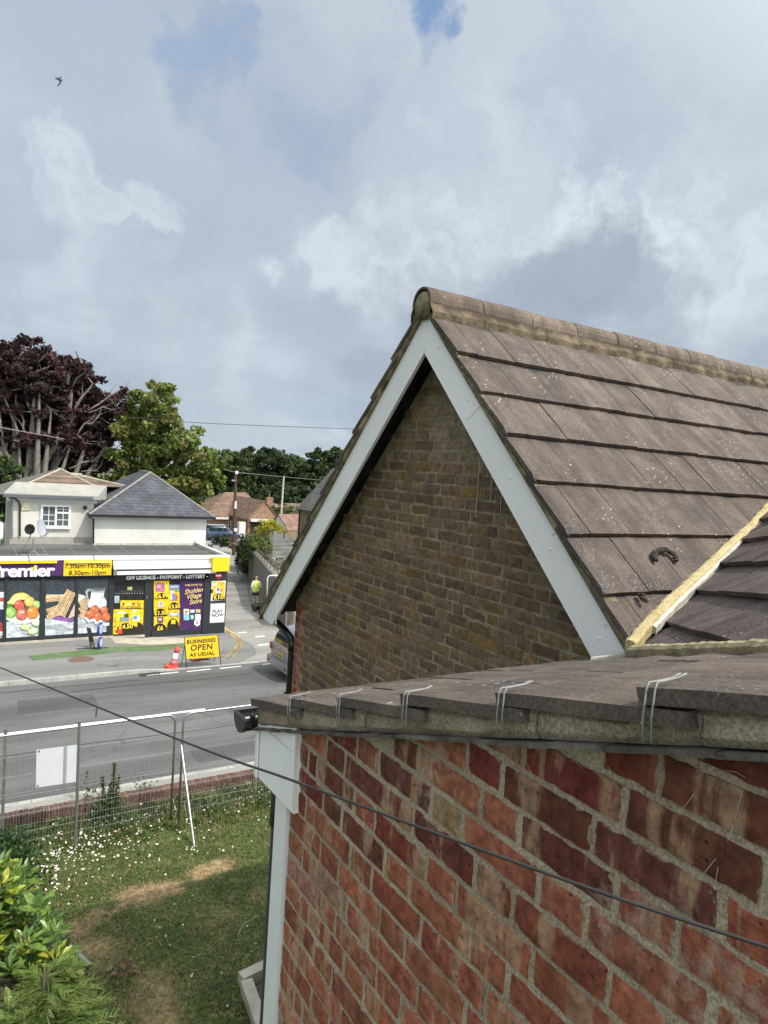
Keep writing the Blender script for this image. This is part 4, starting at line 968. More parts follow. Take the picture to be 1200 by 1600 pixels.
# ------------------------------------------------------------------ shrubs at the lower left
def spray_stem(mb, base, tip, r0, seg=5):
    base, tip = Vector(base), Vector(tip); pts = [base.lerp(tip, i / seg) + Vector((jit(.02), jit(.02), 0)) * (1 if 0 < i < seg else 0) for i in range(seg + 1)]
    mb.tube(pts, [r0 * (1 - .75 * i / seg) for i in range(seg + 1)], 5, (.12, .10, .07)); return pts
def laurel():
    """spotted laurel: rosettes of long pointed leaves, splashed yellow"""
    base = PG(-70, 1560); t = thing('laurel_bush', 'glossy spotted laurel bush with yellow splashed leaves at the lower left', 'bush', base)
    rr = random.Random(15); wood = MB(); lv = MB()
    tips = []
    for _ in range(300):
        px = rr.uniform(-110, 100); py = 1325 + max(0, (px - 5)) * 1.35 + abs(rr.gauss(0, 75)) + (rr.random() ** 2) * 110
        tips.append(PY(px, py, 6.3 + rr.uniform(-.75, 1.0) - (py - 1330) * .0016))
    for tp in tips:
        b = base + Vector((rr.uniform(-.4, .4), rr.uniform(-.4, .4), 0)); spray_stem(wood, tp + (b - tp) * .35, tp, .008)
        yel = rr.random() < .38; nl = rr.randint(9, 14); ph = rr.uniform(0, 6.28)
        ax = (Vector((0, -.25, 1)) + Vector((rr.gauss(0, .3), rr.gauss(0, .3), 0))).normalized()
        for i in range(nl):
            a = ph + i * 2.4; el = lerp(.15, 1.05, i / nl); o = ax.orthogonal().normalized(); o2 = ax.cross(o)
            d = (o * math.cos(a) + o2 * math.sin(a)) * math.cos(el) + ax * math.sin(el)
            L = rr.uniform(.10, .19) * lerp(1, .7, i / nl); q = rr.random()
            if yel and rr.random() < .45: c = (lerp(.22, .46, q), lerp(.30, .44, q), lerp(.03, .06, q))
            else: c = (lerp(.05, .16, q), lerp(.12, .24, q), lerp(.02, .045, q))
            leaf(lv, tp - ax * .07 * (1 - i / nl) + d * .01, d, ax, L, L * rr.uniform(.15, .2), c, .25)
    wood.build('stem', mat_tint('bark_stem', .9, .3, 10), t); lv.build('foliage', LAURELM, t)
LAURELM = mat_tint('laurel_leaf', .32, .38, 38, .5, .2)
laurel()
def conifer():
    base = PG(140, 1700); t = thing('conifer_bush', 'feathery bright green conifer bush spreading over the lawn in the lower left corner', 'bush', base)
    rr = random.Random(6); wood = MB(); lv = MB()
    top = PY(70, 1515, 4.6)
    trunk = PY(100, 1790, 4.6); spray_stem(wood, trunk, top, .03, 8)
    def frond(p, d, L, lvl, col):
        p, d = Vector(p), Vector(d).normalized(); s_ = d.cross(Vector((0, 0, 1)))
        if s_.length < .01: s_ = Vector((1, 0, 0))
        s_.normalize(); n_ = s_.cross(d).normalized(); ang = rr.uniform(-.6, .6); s2 = s_ * math.cos(ang) + n_ * math.sin(ang)
        n = 12 if lvl == 0 else 11; pts = []
        for i in range(n + 1):
            f = i / n; q = p + d * L * f - Vector((0, 0, 1)) * L * .22 * f * f; pts.append(q)
            if i and lvl < 1:
                for sg in (-1, 1):
                    if rr.random() < .85: frond(q, d * rr.uniform(.7, 1.1) + s2 * sg * rr.uniform(.35, .8) + n_ * rr.uniform(-.35, .35) + Vector((0, 0, .08)), L * .42 * (1.1 - f * .75) * rr.uniform(.45, 1.35), 1, col)
            elif i:
                for sg in (-1, 1):
                    e = q + (d * .9 + s2 * sg * rr.uniform(.25, .6) + n_ * rr.uniform(-.3, .3)).normalized() * L * .30 * (1.1 - f * .6) * rr.uniform(.6, 1.4); w_ = .0022
                    k = rr.uniform(.75, 1.3); lv.add([q - d * w_, q + d * w_, e], [(0, 1, 2)], tuple(c * k for c in col))
        lv.tube(pts, [.0035 * (1 - .6 * i / n) for i in range(n + 1)], 3, tuple(c * .8 for c in col) if lvl else (.13, .12, .05), cap=False)
    for i in range(150):
        f = rr.random() ** .7; p = trunk.lerp(top, f); a = rr.uniform(0, 6.283); d = Vector((math.cos(a), math.sin(a), rr.uniform(.05, .7)))
        if rr.random() < .55: d = (Vector((.75, .15, .35)) + Vector((jit(.5), jit(.5), jit(.3)))).normalized()
        L = lerp(.62, .26, f) * rr.uniform(.6, 1.0); q = rr.random()
        col = (lerp(.10, .25, q), lerp(.18, .32, q), lerp(.035, .09, q))
        frond(p, d, L, 0, col)
    wood.build('trunk', mat_tint('bark_stem2', .9, .3, 10), t); lv.build('foliage', mat_tint('conifer_leaf', .6, .25, 10, .25, .25), t)
conifer()
def leafy_bush(name, label, cat, centre, rad, n, size, cols, seed, stems=10, group=None, mat=None, flat=0.7):
    c = Vector(centre); r = Vector(rad); t = thing(name, label, cat, (c.x, c.y, c.z - r.z), group); rr = random.Random(seed); lv = MB(); wood = MB()
    cl = []
    for _ in range(max(6, n // 60)):
        d = rdir(rr, -.6); k = rr.uniform(.35, 1.0); cl.append((c + Vector((d.x * r.x, d.y * r.y, d.z * r.z)) * k, rr.uniform(.16, .34), rr.uniform(.75, 1.25)))
    for _ in range(n):
        cc, s_, k = rr.choice(cl); d = rdir(rr); p = cc + Vector((d.x * r.x, d.y * r.y, d.z * r.z)) * s_ * rr.random() ** .4
        q = rr.random(); a, b = rr.choice(cols) if isinstance(cols[0][0], tuple) else cols
        leaf(lv, p, rdir(rr, -.5), rdir(rr, 0), size * rr.uniform(.7, 1.3), size * rr.uniform(.2, .35), tuple(lerp(x, y, q) * k for x, y in zip(a, b)))
    for i in range(stems):
        cc = rr.choice(cl)[0]; spray_stem(wood, (c.x + jit(r.x * .3), c.y + jit(r.y * .3), c.z - r.z), cc, .012 * max(r.z, .6))
    wood.build('stem', mat_tint('bark_stem3', .9, .3, 10) if 'stem3' not in MATS else MATS['stem3'], t); lv.build('foliage', mat or LE, t); return t
DARKG = ((.018, .04, .012), (.05, .10, .025))
leafy_bush('garden_shrub', 'dark fine leaved shrub at the left edge below the steel post', 'shrub', PY(-8, 1372, 9.4), (.55, .6, .5), 5200, .05, DARKG, 21, 14)
def tall_weed(label, px, seed, n=420):
    """weeds with leafy upright spikes growing against the wall"""
    rr = random.Random(seed); b0 = PG(*px[0]); t = thing('tall_weed', label, 'plant', b0, 'tall weeds against the garden wall'); st = MB(); lv = MB()
    for tp in px[1:]:
        top = PY(tp[0], tp[1], b0.y + .1); base = Vector((lerp(top.x, b0.x, .5), b0.y, b0.z)); pts = spray_stem(st, base, top, .008, 7); L = (top - base).length
        for i in range(int(n * L)):
            f = rr.random(); p = base.lerp(top, f); a = rr.uniform(0, 6.28); d = Vector((math.cos(a), math.sin(a), rr.uniform(.2, 1.1))); q = rr.random()
            leaf(lv, p, d, (0, 0, 1), rr.uniform(.05, .10) * (1.25 - .6 * f), .012, (lerp(.05, .13, q), lerp(.09, .17, q), lerp(.02, .045, q)))
    for i in range(n):
        q = rr.random(); p = b0 + Vector((rr.gauss(0, .16), rr.gauss(0, .1), rr.uniform(.0, .45))); leaf(lv, p, rdir(rr, -.2), (0, 0, 1), .08, .016, (lerp(.03, .09, q), lerp(.06, .13, q), .025))
    st.build('stem', mat_tint('bark_stem4', .9, .3, 10), t); lv.build('foliage', LE, t)
tall_weed('bushy weed with two tall leafy spikes against the garden wall', [(170, 1285), (179, 1192), (160, 1212), (186, 1212), (172, 1225)], 3)
tall_weed('thin sparse weed stalk just right of the steel post', [(140, 1265), (136, 1203)], 4, 90)
tall_weed('thin weed stalk poking above the wall near the fence joint', [(222, 1255), (225, 1222)], 5, 60)

# ================================================================== THE SHOP ACROSS THE ROAD
FY_ = 27.3
def fx(px, py, d=0.0): return PY(px, py, FY_ - d)
CHAR = M('charcoal_frame', (.022, .026, .030), .45, .15, 5); SIGNY = M('sign_yellow', (.82, .52, .01), .4, .06, 3); PURP = M('sign_purple', (.065, .02, .105), .4, .08, 3)
LETW = M('white_letters', (.85, .85, .85), .5, .02, 3); LETK = M('black_letters', (.015, .015, .015), .5, .02, 3); LETY = M('yellow_letters', (.85, .62, .06), .5, .02, 3); GOLD = M('gold_letters', (.75, .58, .22), .5, .05, 3)
FASC = M('white_fascia', (.66, .665, .665), .45, .05, 1.5, dirt=.25, dirtcol=(.45, .45, .43)); SIGNM = mat_tint('printed_vinyl', .28, .28, 9, .5)
shop = thing('corner_shop', 'single storey corner shop with purple and yellow fascia and picture windows', 'shop', (5, 29.5, G(28)))
GB = -1.15
mb = MB(); mb.box((-5, FY_ + .06, GB), (9.15, 31.5, 2.22)); mb.build('wall', CHAR, shop)
mb = MB(); mb.box((-5, FY_ - .02, 2.24), (9.28, 31.5, 2.33)); fl_ = mb.build('flat_roof', mat_asphalt('roof_felt', (.085, .088, .082), .45, False), shop)
mb = MB(); x = -4.6
while x < 9: mb.box((x, FY_ + .2, 2.331), (x + .05, 31.4, 2.337)); x += 1.02
mb.build('felt_seam', M('felt_seam', (.14, .14, .13), .9), fl_)
fp = fx(2, 869); f2 = fx(340, 867.5)
def frect(mb, xl, xr, yt, yb, d0, d1, tint=None, mi=0):
    """facade box from photo pixels: left, right, top and bottom (at the left end), standing d0..d1 proud of the facade"""
    a = fx(xl, yt, d1); b = fx(xl, yb, d1); c = fx(xr, (yt + yb) / 2, d1)
    mb.box((a.x, FY_ - d1, b.z), (c.x, FY_ - d0, a.z), tint, mi); return (a.x, c.x, b.z, a.z)
# roof edge trims, white
mb = MB(); zt = fx(180, 868.2).z; mb.box((-5, FY_ - .16, zt - .13), (9.26, FY_ + .05, zt)); mb.build('roof_edge_trim', FASC, shop)
mb = MB(); mb.box((9.10, FY_ + .051, 2.30), (9.26, 31.45, zt - .004)); mb.build('roof_edge_trim', FASC, shop)
mb = MB(); mb.box((9.0, 31.3, zt + .002), (9.2, 31.46, zt + .12)); mb.build('roof_corner_trim', FASC, shop)
mb = MB(); frect(mb, 177, 334, 870.8, 885, 0, .11); mb.build('fascia', FASC, shop)
# left signs
mb = MB(); frect(mb, -90, 100, 877, 903, .0, .16); sg = mb.build('sign_panel', PURP, shop)
mb = MB(); frect(mb, -90, 92, 873.5, 877.2, .0, .20); mb.build('sign_light_box', M('sign_light_cover', (.80, .76, .62), .5), sg)
mb = MB(); frect(mb, -90, 89, 878.4, 882, .16, .26); mb.build('sign_light', SIGNY, sg)
for px in (46, 148): 
    mb = MB(); mb.tube([fx(px - 3, 866, .05), fx(px, 874, .26), fx(px + 1, 879, .26)], .012, 6); mb.build('lamp_arm', BLACKP, shop)
p = fx(84.5, 899.5, .163); text('Premier', p, .60, LETW, sg, align='RIGHT', bold=.018, space=.92, sx=1.13)
mb = MB(); q = fx(53, 886.2, .17); mb.prism([q + Vector((.07 * math.cos(a) * 1.6, 0, .075 * math.sin(a))) for a in [math.pi + math.pi * i / 10 for i in range(11)]], (0, -.006, 0)); mb.build('logo_leaf', SIGNY, sg)
mb = MB(); frect(mb, 100, 174.5, 875.5, 900, 0, .20); sy = mb.build('opening_hours_sign', SIGNY, shop)
mb = MB(); frect(mb, 106, 173, 877.6, 880, .20, .28); mb.build('sign_light', M('sign_light_yellow', (.85, .70, .2), .4), sy)
p = fx(137, 887.6, .203); text('7.30am-10.30pm', p, .235, LETK, sy, align='CENTER', bold=.004); p = fx(137, 898.0, .203); text('8.30am-10pm', p, .235, LETK, sy, align='CENTER', bold=.004)
# awning cassette over the door
aw = thing('awning', 'closed white awning cassette above the shop door', 'awning', fx(255, 890))
mb = MB(); frect(mb, 178, 338, 882.5, 890, .11, .34); mb.build('cassette', FASC, aw); mb = MB(); frect(mb, 181, 338, 890.2, 892.8, .11, .27); mb.build('slot', BLACKP, aw); mb = MB(); frect(mb, 183, 338, 893, 898.5, .11, .36); mb.build('front_bar', FASC, aw)
mb = MB(); frect(mb, 178, 182, 890, 899, .09, .30); mb.build('bracket', STEEL, aw)
mb = MB(); frect(mb, 177, 326, 899, 908.5, .0, .10); bb = mb.build('sign_band', M('black_sign', (.012, .012, .014), .4), shop)
p = fx(197, 905.6, .103); text('OFF LICENCE - PAYPOINT - LOTTERY -', p, .185, LETW, bb, bold=.008, sx=.99)
mb = MB(); z = frect(mb, 333, 358.5, 871.5, 893, .0, .44); mb.build('end_sign_box', SIGNY, shop)
# piers, mullions, stall riser
def fpart(nm, xl, xr, yt, yb, d0, d1, mat=CHAR, parent=shop):
    mb = MB(); frect(mb, xl, xr, yt, yb, d0, d1); return mb.build(nm, mat, parent)
fpart('window_head', -90, 178, 902.5, 906, -.05, .05)
for xl, xr in ((7.5, 10), (64, 70), (118.6, 121.4), (170.6, 177.5)): fpart('mullion', xl, xr, 904, 1004, -.05, .07)
fpart('stall_riser', -90, 171, 1003, 1011, -.05, .045); fpart('door_post', 227, 237, 906, 996, -.05, .07)
fpart('stall_riser', 237, 322, 985.5, 996, -.05, .045); fpart('window_head', 237, 320, 904.5, 908, -.05, .045)
fpart('pillar', 320.5, 353, 893, 1000, -.05, .10); fpart('plinth', -90, 176, 1010.5, 1015, -.05, .12, CONC); fpart('door_threshold', 172, 226, 995.5, 999, -.05, .14, CONC)
glassm = mat_glass('shop_glass', (.012, .015, .018), .06)
# printed window pictures: flat vinyl on the glass, colours only
class Poster(MB):
    k = 0
    def put(s, pts, col):
        s.k += 1; y = .02 + .0011 * s.k
        v = [fx(*p, y) for p in pts]; n = len(v)
        s.add(v, [tuple(range(n))], col)
        return s
    def ell(s, cx, cy, rx, ry, col, rot=0, a0=0, a1=6.2832, n=18):
        c, q = math.cos(rot), math.sin(rot)
        return s.put([(cx + rx * math.cos(t) * c - ry * math.sin(t) * q, cy + rx * math.cos(t) * q + ry * math.sin(t) * c) for t in [a0 + (a1 - a0) * i / n for i in range(n + (0 if a1 - a0 > 6.28 else 1))]], col)
    def rect(s, x0, x1, y0, y1, col): return s.put([(x0, y0), (x0, y1), (x1, y1), (x1, y0)], col)
    def fruit(s, cx, cy, r, col, hl=True):
        s.ell(cx, cy, r, r * 1.02, tuple(c * .72 for c in col)); s.ell(cx - r * .1, cy - r * .12, r * .84, r * .84, col)
        if hl: s.ell(cx - r * .3, cy - r * .38, r * .3, r * .24, tuple(min(.9, c * 1.5 + .1) for c in col))
        return s
SLATE_, MARB = (.045, .055, .065), (.55, .60, .63)
def window(xl, xr, yt, yb, fill):
    mb = MB(); a = fx(xl, yt, 0); b = fx(xr, (yt + yb) / 2, 0); c = fx(xl, yb, 0); mb.box((a.x, FY_ - .018, c.z), (b.x, FY_ + .03, a.z)); w = mb.build('window', glassm, shop)
    p = Poster(); fill(p); p.build('window_picture', SIGNM, w); return w
def pic0(p):
    p.rect(-40, 7.5, 908, 925, SLATE_); p.rect(-40, 7.5, 925, 934, (.6, .63, .65)); p.rect(-40, 7.5, 934, 940, (.5, .08, .06)); p.rect(-40, 7.5, 940, 952, (.65, .68, .7)); p.rect(-40, 7.5, 952, 972, (.02, .03, .06)); p.ell(-2, 980, 9, 8, (.35, .06, .04)); p.ell(0, 990, 8, 3.5, (.7, .68, .66)); p.rect(-40, 7.5, 994, 1006, (.28, .22, .2))
def pic1(p):
    p.rect(10, 64, 907, 978, SLATE_); p.rect(10, 64, 962, 1003, MARB)
    p.put([(12, 990), (30, 984), (50, 993), (60, 988), (60, 991), (48, 997), (30, 988), (12, 993)], (.40, .45, .50)); p.put([(14, 999), (40, 996), (62, 999), (40, 1001)], (.42, .48, .54))
    p.put([(10, 955), (64, 944), (64, 962), (10, 972)], (.10, .11, .12))
    p.ell(36, 963, 28, 9, (.80, .80, .77)); p.ell(36, 960.5, 27, 8, (.55, .55, .52)); p.rect(10, 64, 953, 958, (.06, .05, .04))
    p.ell(15, 948, 5, 7, (.10, .22, .04))
    for i, (c, r0) in enumerate((((.68, .56, .14), 18), ((.78, .68, .22), 15.4))): p.put([(33 - r0 * math.cos(t) * 1.05, 943 - r0 * .95 * math.sin(t)) for t in np.linspace(.05, 2.9, 14)] + [(33 - (r0 - 5.5) * math.cos(t) * 1.1 + 1, 945 - (r0 - 5.5) * .85 * math.sin(t)) for t in np.linspace(2.9, .05, 14)], c)
    p.put([(11, 941), (18, 936), (20, 939), (13, 944)], (.70, .66, .2))
    p.fruit(30, 945.5, 8, (.62, .12, .08)); p.fruit(46, 940, 8, (.80, .50, .14)); p.fruit(57, 945, 6.5, (.40, .55, .16)); p.fruit(17, 957, 8.6, (.32, .55, .14)); p.fruit(34, 960, 9, (.66, .16, .12)); p.ell(35, 956.5, 3, 1.8, (.75, .55, .3)); p.fruit(51, 957.5, 9.2, (.85, .26, .05))
    p.put([(9.9, 962), (12, 968), (24, 972.5), (44, 972), (58, 966), (63.6, 958), (63.9, 964), (56, 970), (40, 974.5), (24, 974), (10, 968)], (.82, .80, .76))
    for cx, cy, rx, ry, rot, c in ((57, 973, 7.5, 6.5, .2, (.72, .78, .62)), (40, 980.5, 8.5, 5, .15, (.62, .74, .36)), (52, 986.5, 8.8, 5.2, -.25, (.72, .80, .58))):
        p.ell(cx, cy, rx, ry, (.22, .42, .08), rot); p.ell(cx - .6, cy - .8, rx * .85, ry * .8, c, rot); p.ell(cx, cy - .8, 1.6, 1.2, (.5, .55, .3))
def sandwich(p, x0, y0, x1, y1, w, n=4):
    dx, dy = x1 - x0, y1 - y0; L = math.hypot(dx, dy); nx, ny = -dy / L, dx / L; cols = [(.66, .47, .26), (.30, .16, .09), (.74, .58, .38), (.22, .13, .07), (.68, .50, .28), (.42, .25, .12), (.72, .55, .34)]
    for i in range(7):
        a, b = w * i / 7, w * (i + 1) / 7; p.put([(x0 + nx * a, y0 + ny * a), (x1 + nx * a, y1 + ny * a), (x1 + nx * b, y1 + ny * b), (x0 + nx * b, y0 + ny * b)], cols[i])
def pic2(p):
    p.rect(70.5, 118.6, 906, 972, SLATE_); p.rect(70.5, 118.6, 966, 999, MARB); p.put([(71, 978), (90, 974), (112, 982), (118, 979), (118, 984), (100, 988), (71, 982)], (.36, .39, .42)); p.put([(71, 990), (100, 986), (118, 992), (100, 994)], (.42, .48, .52))
    p.put([(71, 965), (84, 962), (118.5, 967), (112, 973), (88, 969)], (.26, .11, .36))
    p.put([(72, 929), (100, 929), (100, 940), (72, 938)], (.70, .60, .42)); sandwich(p, 72, 941, 98, 938, -8); sandwich(p, 72, 952, 104, 941, 9); sandwich(p, 72, 962, 94, 953, 7)
    sandwich(p, 113, 925, 91, 960, 9); sandwich(p, 118.5, 927, 101, 965, 9)
    p.put([(113.5, 950), (118.5, 940), (118.5, 962), (106, 967)], (.62, .45, .36))
def pic3(p):
    p.rect(121.5, 170.6, 905, 968, SLATE_); p.rect(121.5, 170.6, 964, 996, MARB); p.put([(122, 976), (140, 971), (160, 979), (160, 984), (140, 980), (122, 982)], (.38, .41, .44))
    p.put([(122, 928), (136, 932), (122, 940)], (.72, .66, .55)); sandwich(p, 122, 940, 137, 932, 8); sandwich(p, 122, 951, 136, 942, 8); sandwich(p, 122, 962, 134, 951, 7)
    p.put([(135, 939), (133.5, 924), (137, 919.5), (142, 921), (140, 924), (137, 925), (137.5, 936)], (.35, .38, .40))
    p.put([(141.5, 920), (164.5, 919), (163, 925), (162.5, 932), (167, 939), (167, 946), (163, 951), (146, 952.5), (137, 949), (135.5, 942), (141, 934), (142.5, 927)], (.30, .34, .36))
    p.put([(142.5, 926), (161.5, 926), (162.5, 933), (166, 940), (165.5, 946), (162, 950), (147, 951.5), (138.5, 948), (137.5, 942), (142, 935)], (.70, .73, .70)); p.put([(156, 926), (161.5, 926), (162.5, 933), (158, 945), (154, 950)], (.58, .63, .62))
    p.ell(153, 921, 11, 2, (.12, .14, .15))
    for cx, cy, r in ((148, 953, 7.5), (163, 954, 6.5), (170, 956, 4), (141, 960, 6.8), (153, 964, 7), (166, 966, 6.8)): p.fruit(cx, min(cy, 964), r if cx < 169 else 1.5, (.58, .16, .07))
    p.put([(131, 963), (135, 964), (140, 969), (147, 966), (152, 972), (158, 968), (163, 976), (170.5, 972), (170.5, 977), (161, 978.5), (156, 972), (150, 975.5), (145, 970), (138, 973)], (.80, .80, .78))
window(-60, 7.5, 906, 1006, pic0); window(10, 64, 906, 1003, pic1); window(70, 118.6, 905.5, 999.5, pic2); window(121.4, 170.6, 904.5, 996, pic3)
YEL = (.80, .52, .02); BLK = (.02, .018, .012)
def price(body, px, py, size, par): text(body, fx(px, py, .075), size, LETY, par, name='price_lettering', align='CENTER', bold=.006, ext=.002)
def picdoor(p):
    p.rect(178, 227, 909, 994, (.018, .02, .022)); p.rect(199, 206.5, 917, 924, (.42, .44, .16)); p.rect(179, 186.5, 931, 942, (.35, .42, .48)); p.rect(184, 226, 922, 926, (.035, .04, .045))
    for i in range(11): p.rect(181 + i * 4.1, 182.6 + i * 4.1, 926.5, 928, (.3, .32, .33))
    p.rect(188, 225.5, 938, 951, YEL)
    for i, c in enumerate(((.25, .1, .06), (.75, .7, .5), (.55, .12, .05), (.6, .2, .08))): p.ell(193 + i * 8, 943.5, 2.4, 2.2, c); p.ell(193 + i * 8, 950.6, 3.6, 3.4, BLK, 0, math.pi, 6.2832, 8); p.rect(191.5 + i * 8, 195 + i * 8, 948.6, 950, (.78, .6, .1))
    p.rect(176.5, 224.5, 952, 991, YEL); p.rect(183, 196, 955, 959.5, (.75, .6, .45)); p.rect(207, 213, 953, 957, (.75, .7, .6))
    p.rect(187, 202, 964, 971, (.20, .28, .34)); p.rect(194, 201, 959, 965, (.06, .10, .05)); p.rect(207, 218.5, 961, 970, (.55, .62, .70)); p.rect(209, 214, 962, 968, (.16, .22, .38))
    p.ell(197, 989, 16, 15.5, BLK, 0, math.pi, 6.2832, 12); p.ell(216, 987, 9.5, 14.5, BLK, 0, math.pi, 6.2832, 12); p.rect(186, 225, 985, 992, BLK); p.rect(210, 214.5, 972, 979, YEL)
    for i in range(4): p.rect(178.5, 182, 964 + i * 6.5, 966.8 + i * 6.5, (.55, .32, .05))
    p.rect(183.5, 190.5, 982, 990, (.72, .06, .04))
dr = window(177.5, 227, 908, 996, picdoor); dr.name = 'door'; price('£4.50', 196.5, 982.0, .23, dr)
MB().tube([fx(229.5, 931, .09), fx(229.5, 936, .09)], .02, 8).build('door_handle', STEEL, shop)
fpart('door_rail', 177.5, 227, 990.5, 996.5, -.01, .03, CHAR, shop)
def picw(p):
    p.rect(239, 320, 908, 985, (.02, .022, .026)); p.rect(240.5, 264.5, 907.5, 986, YEL); p.rect(262.5, 281.5, 914, 985, YEL)
    p.rect(243, 257, 911, 925, (.45, .16, .28)); p.rect(245, 252, 913, 919, (.6, .3, .42)); p.rect(264, 281, 913.5, 921.5, (.16, .22, .38)); p.rect(266, 278, 915, 919, (.4, .46, .6)); p.rect(264, 281, 922, 925, (.2, .35, .06)); p.rect(265, 273, 923.5, 928, (.72, .5, .45))
    p.rect(269, 273, 928, 939, (.12, .22, .55)); p.rect(273.5, 277.5, 929, 939, (.6, .12, .08)); p.rect(266.5, 269, 931, 938, (.65, .62, .6))
    p.rect(247, 251, 940, 949, (.55, .52, .5)); p.rect(251.5, 255.5, 939, 949, (.5, .44, .4)); p.rect(246, 255, 964, 973, (.10, .05, .12)); p.rect(247.5, 253, 965.5, 970, (.4, .34, .46)); p.rect(264, 280, 957, 963, (.3, .42, .5)); p.rect(266, 277, 958, 961, (.62, .66, .66))
    for cx, cy, rx, ry in ((252.5, 935.5, 10.5, 9), (272.2, 952, 9.2, 11), (251, 962.5, 10.8, 11.5), (270.5, 978, 8.8, 12)): p.ell(cx, cy, rx, ry, BLK, 0, math.pi, 6.2832, 14)
    p.rect(261.5, 280.5, 977.5, 985, BLK); p.ell(250, 986, 11.3, 12, BLK, 0, math.pi, 6.2832, 14); p.rect(267.5, 274, 968, 975, YEL)
    p.rect(281, 320, 907.5, 984.5, (.060, .02, .10))
    p.rect(287, 295.5, 951.5, 960, (.66, .62, .42)); p.rect(289.5, 293, 953.5, 958, (.2, .2, .18)); p.rect(297, 304, 952.5, 957.5, (.55, .52, .58)); p.rect(306, 313, 952, 957, (.5, .48, .18)); p.rect(287, 295.5, 960.5, 969, (.22, .5, .66)); p.rect(297, 303.5, 960.5, 968.5, (.03, .32, .14)); p.ell(300.2, 964.3, 2, 3, (.6, .66, .6)); p.rect(305, 313.5, 959.5, 969, (.75, .76, .78)); p.put([(303.5, 969.5), (303.5, 976), (308, 978.8), (312.5, 976), (312.5, 969.5)], (.75, .76, .78)); p.rect(306, 310, 971, 975, (.3, .3, .32))
w2 = window(238, 320, 908, 986, picw)
price('£6.99', 252.5, 934.2, .22, w2); price('£3.50', 272.4, 950.2, .20, w2); price('£1.50', 251, 960.5, .22, w2); price('£6', 250, 984.5, .23, w2)
text('WELCOME TO', fx(302.5, 915.5, .075), .105, GOLD, w2, align='CENTER', bold=.001)
for s_, px, py, sz in (('Sholden', 288, 928.6, .27), ('Village', 291, 936.6, .27), ('Store', 295.5, 944.6, .27)): text(s_, fx(px, py, .075), sz, GOLD, w2, shear=.35, bold=.002, sx=.86, rot=(R_(90), R_(-7), 0))
# pillar notices
mb = MB(); frect(mb, 331, 352, 908, 939, .10, .12); pn_ = mb.build('poster', M('poster_white', (.7, .68, .62), .4), shop); p = Poster(); p.k = 90
p.rect(332, 351.3, 909, 938, (.80, .48, .03)); p.rect(333, 340, 911, 915, (.78, .72, .7)); p.rect(345, 351, 911.5, 913, (.4, .2, .05)); p.ell(341.5, 922.5, 5.5, 5, (.66, .62, .64)); p.ell(341, 921, 2, 3, (.15, .2, .4)); p.rect(344, 347, 919, 925, (.6, .2, .1)); p.ell(341.5, 938, 9.6, 11, (.03, .025, .012), 0, math.pi, 6.2832, 14); p.build('poster_print', SIGNM, pn_)
text('£10', fx(341.5, 936, .145), .27, LETY, pn_, name='price_lettering', align='CENTER', bold=.007, ext=.002)
mb = MB(); frect(mb, 329, 351, 943.5, 973.5, .10, .14); pw = mb.build('poster_case', M('poster_case', (.55, .56, .57), .4), shop); mb = MB(); frect(mb, 330, 350.2, 946, 972.5, .14, .145); mb.build('notice', M('poster_paper', (.72, .74, .75), .3), pw)
text('PLAY', fx(339.8, 957.5, .148), .19, LETK, pw, align='CENTER', bold=.004, ext=.002); text('NOW', fx(339.8, 963.6, .148), .19, LETK, pw, align='CENTER', bold=.004, ext=.002)
mb = MB(); q = [(336, 896.5), (341, 895), (347, 897), (346.5, 902), (341, 906), (336.5, 901)]; mb.prism([fx(*a, .105) for a in q], (0, -.02, 0)); rs = mb.build('red_sign', M('sign_red', (.55, .02, .05), .4), shop); mb = MB(); frect(mb, 337.5, 345.5, 898.2, 900.8, .126, .13); mb.build('sign_stripe', LETW, rs)
MB().box(fx(330, 921, .15), fx(332, 926, .10)).build('door_stop', CHAR, shop)
# things on the flat roof
dish = thing('satellite_dish', 'grey satellite dish on a short mast on the shop flat roof', 'satellite dish', PZ(52, 868, 2.34))
b_ = PZ(52, 867.5, 2.34); DY = b_.y; t_ = PY(52, 842, DY); mb = MB(); mb.tube([b_, t_], .025, 8); mb.box(b_ + Vector((-.42, -.1, 0)), b_ + Vector((.5, .12, .03)))
for sx in (-.14, .16): mb.tube([b_ + Vector((sx, 0, .03)), b_ + Vector((0, 0, .2))], .012, 6)
mb.build('mast', STEEL, dish)
c_ = PY(61.5, 826, DY - .1); ax = Vector((.86, -.42, .28)).normalized(); rot = ax.to_track_quat('Z', 'Y').to_matrix().to_4x4()
mb = MB(); mb.lathe([(.001, 0), (.15, .012), (.30, .045), (.385, .085), (.385, .095), (.30, .058), (.15, .025), (.001, .014)], c_, 28, mat=rot); mb.build('dish', M('dish_grey', (.36, .38, .41), .4, .05, 4), dish, smooth=True)
a_ = PY(77, 831.5, DY - .5); b2 = PY(86, 827.5, DY - .6); mb = MB(); mb.tube([c_ - Vector((0, 0, .36)), a_, b2], .014, 6); mb.tube([b2, b2 + (c_ - b2).normalized() * .12], .03, 8); mb.build('feed_arm', STEEL, dish)
mb = MB(); c2 = PY(48, 827, DY + .1); mb.lathe([(.001, 0), (.17, .03), (.195, .06), (.195, .08), (.001, .05)], c2, 24, mat=Vector((-.5, -.8, .1)).to_track_quat('Z', 'Y').to_matrix().to_4x4()); mb.tube([c2 - Vector((0, 0, .2)), PZ(46, 842, 2.36)], .018, 6); mb.box(PZ(44, 842, 2.34) - Vector((.2, .1, 0)), PZ(80, 841, 2.34) + Vector((0, .1, .08))); tag(mb.build('black_dish', BLACKP), 'small black dish on a bracket behind the grey satellite dish', 'satellite dish')
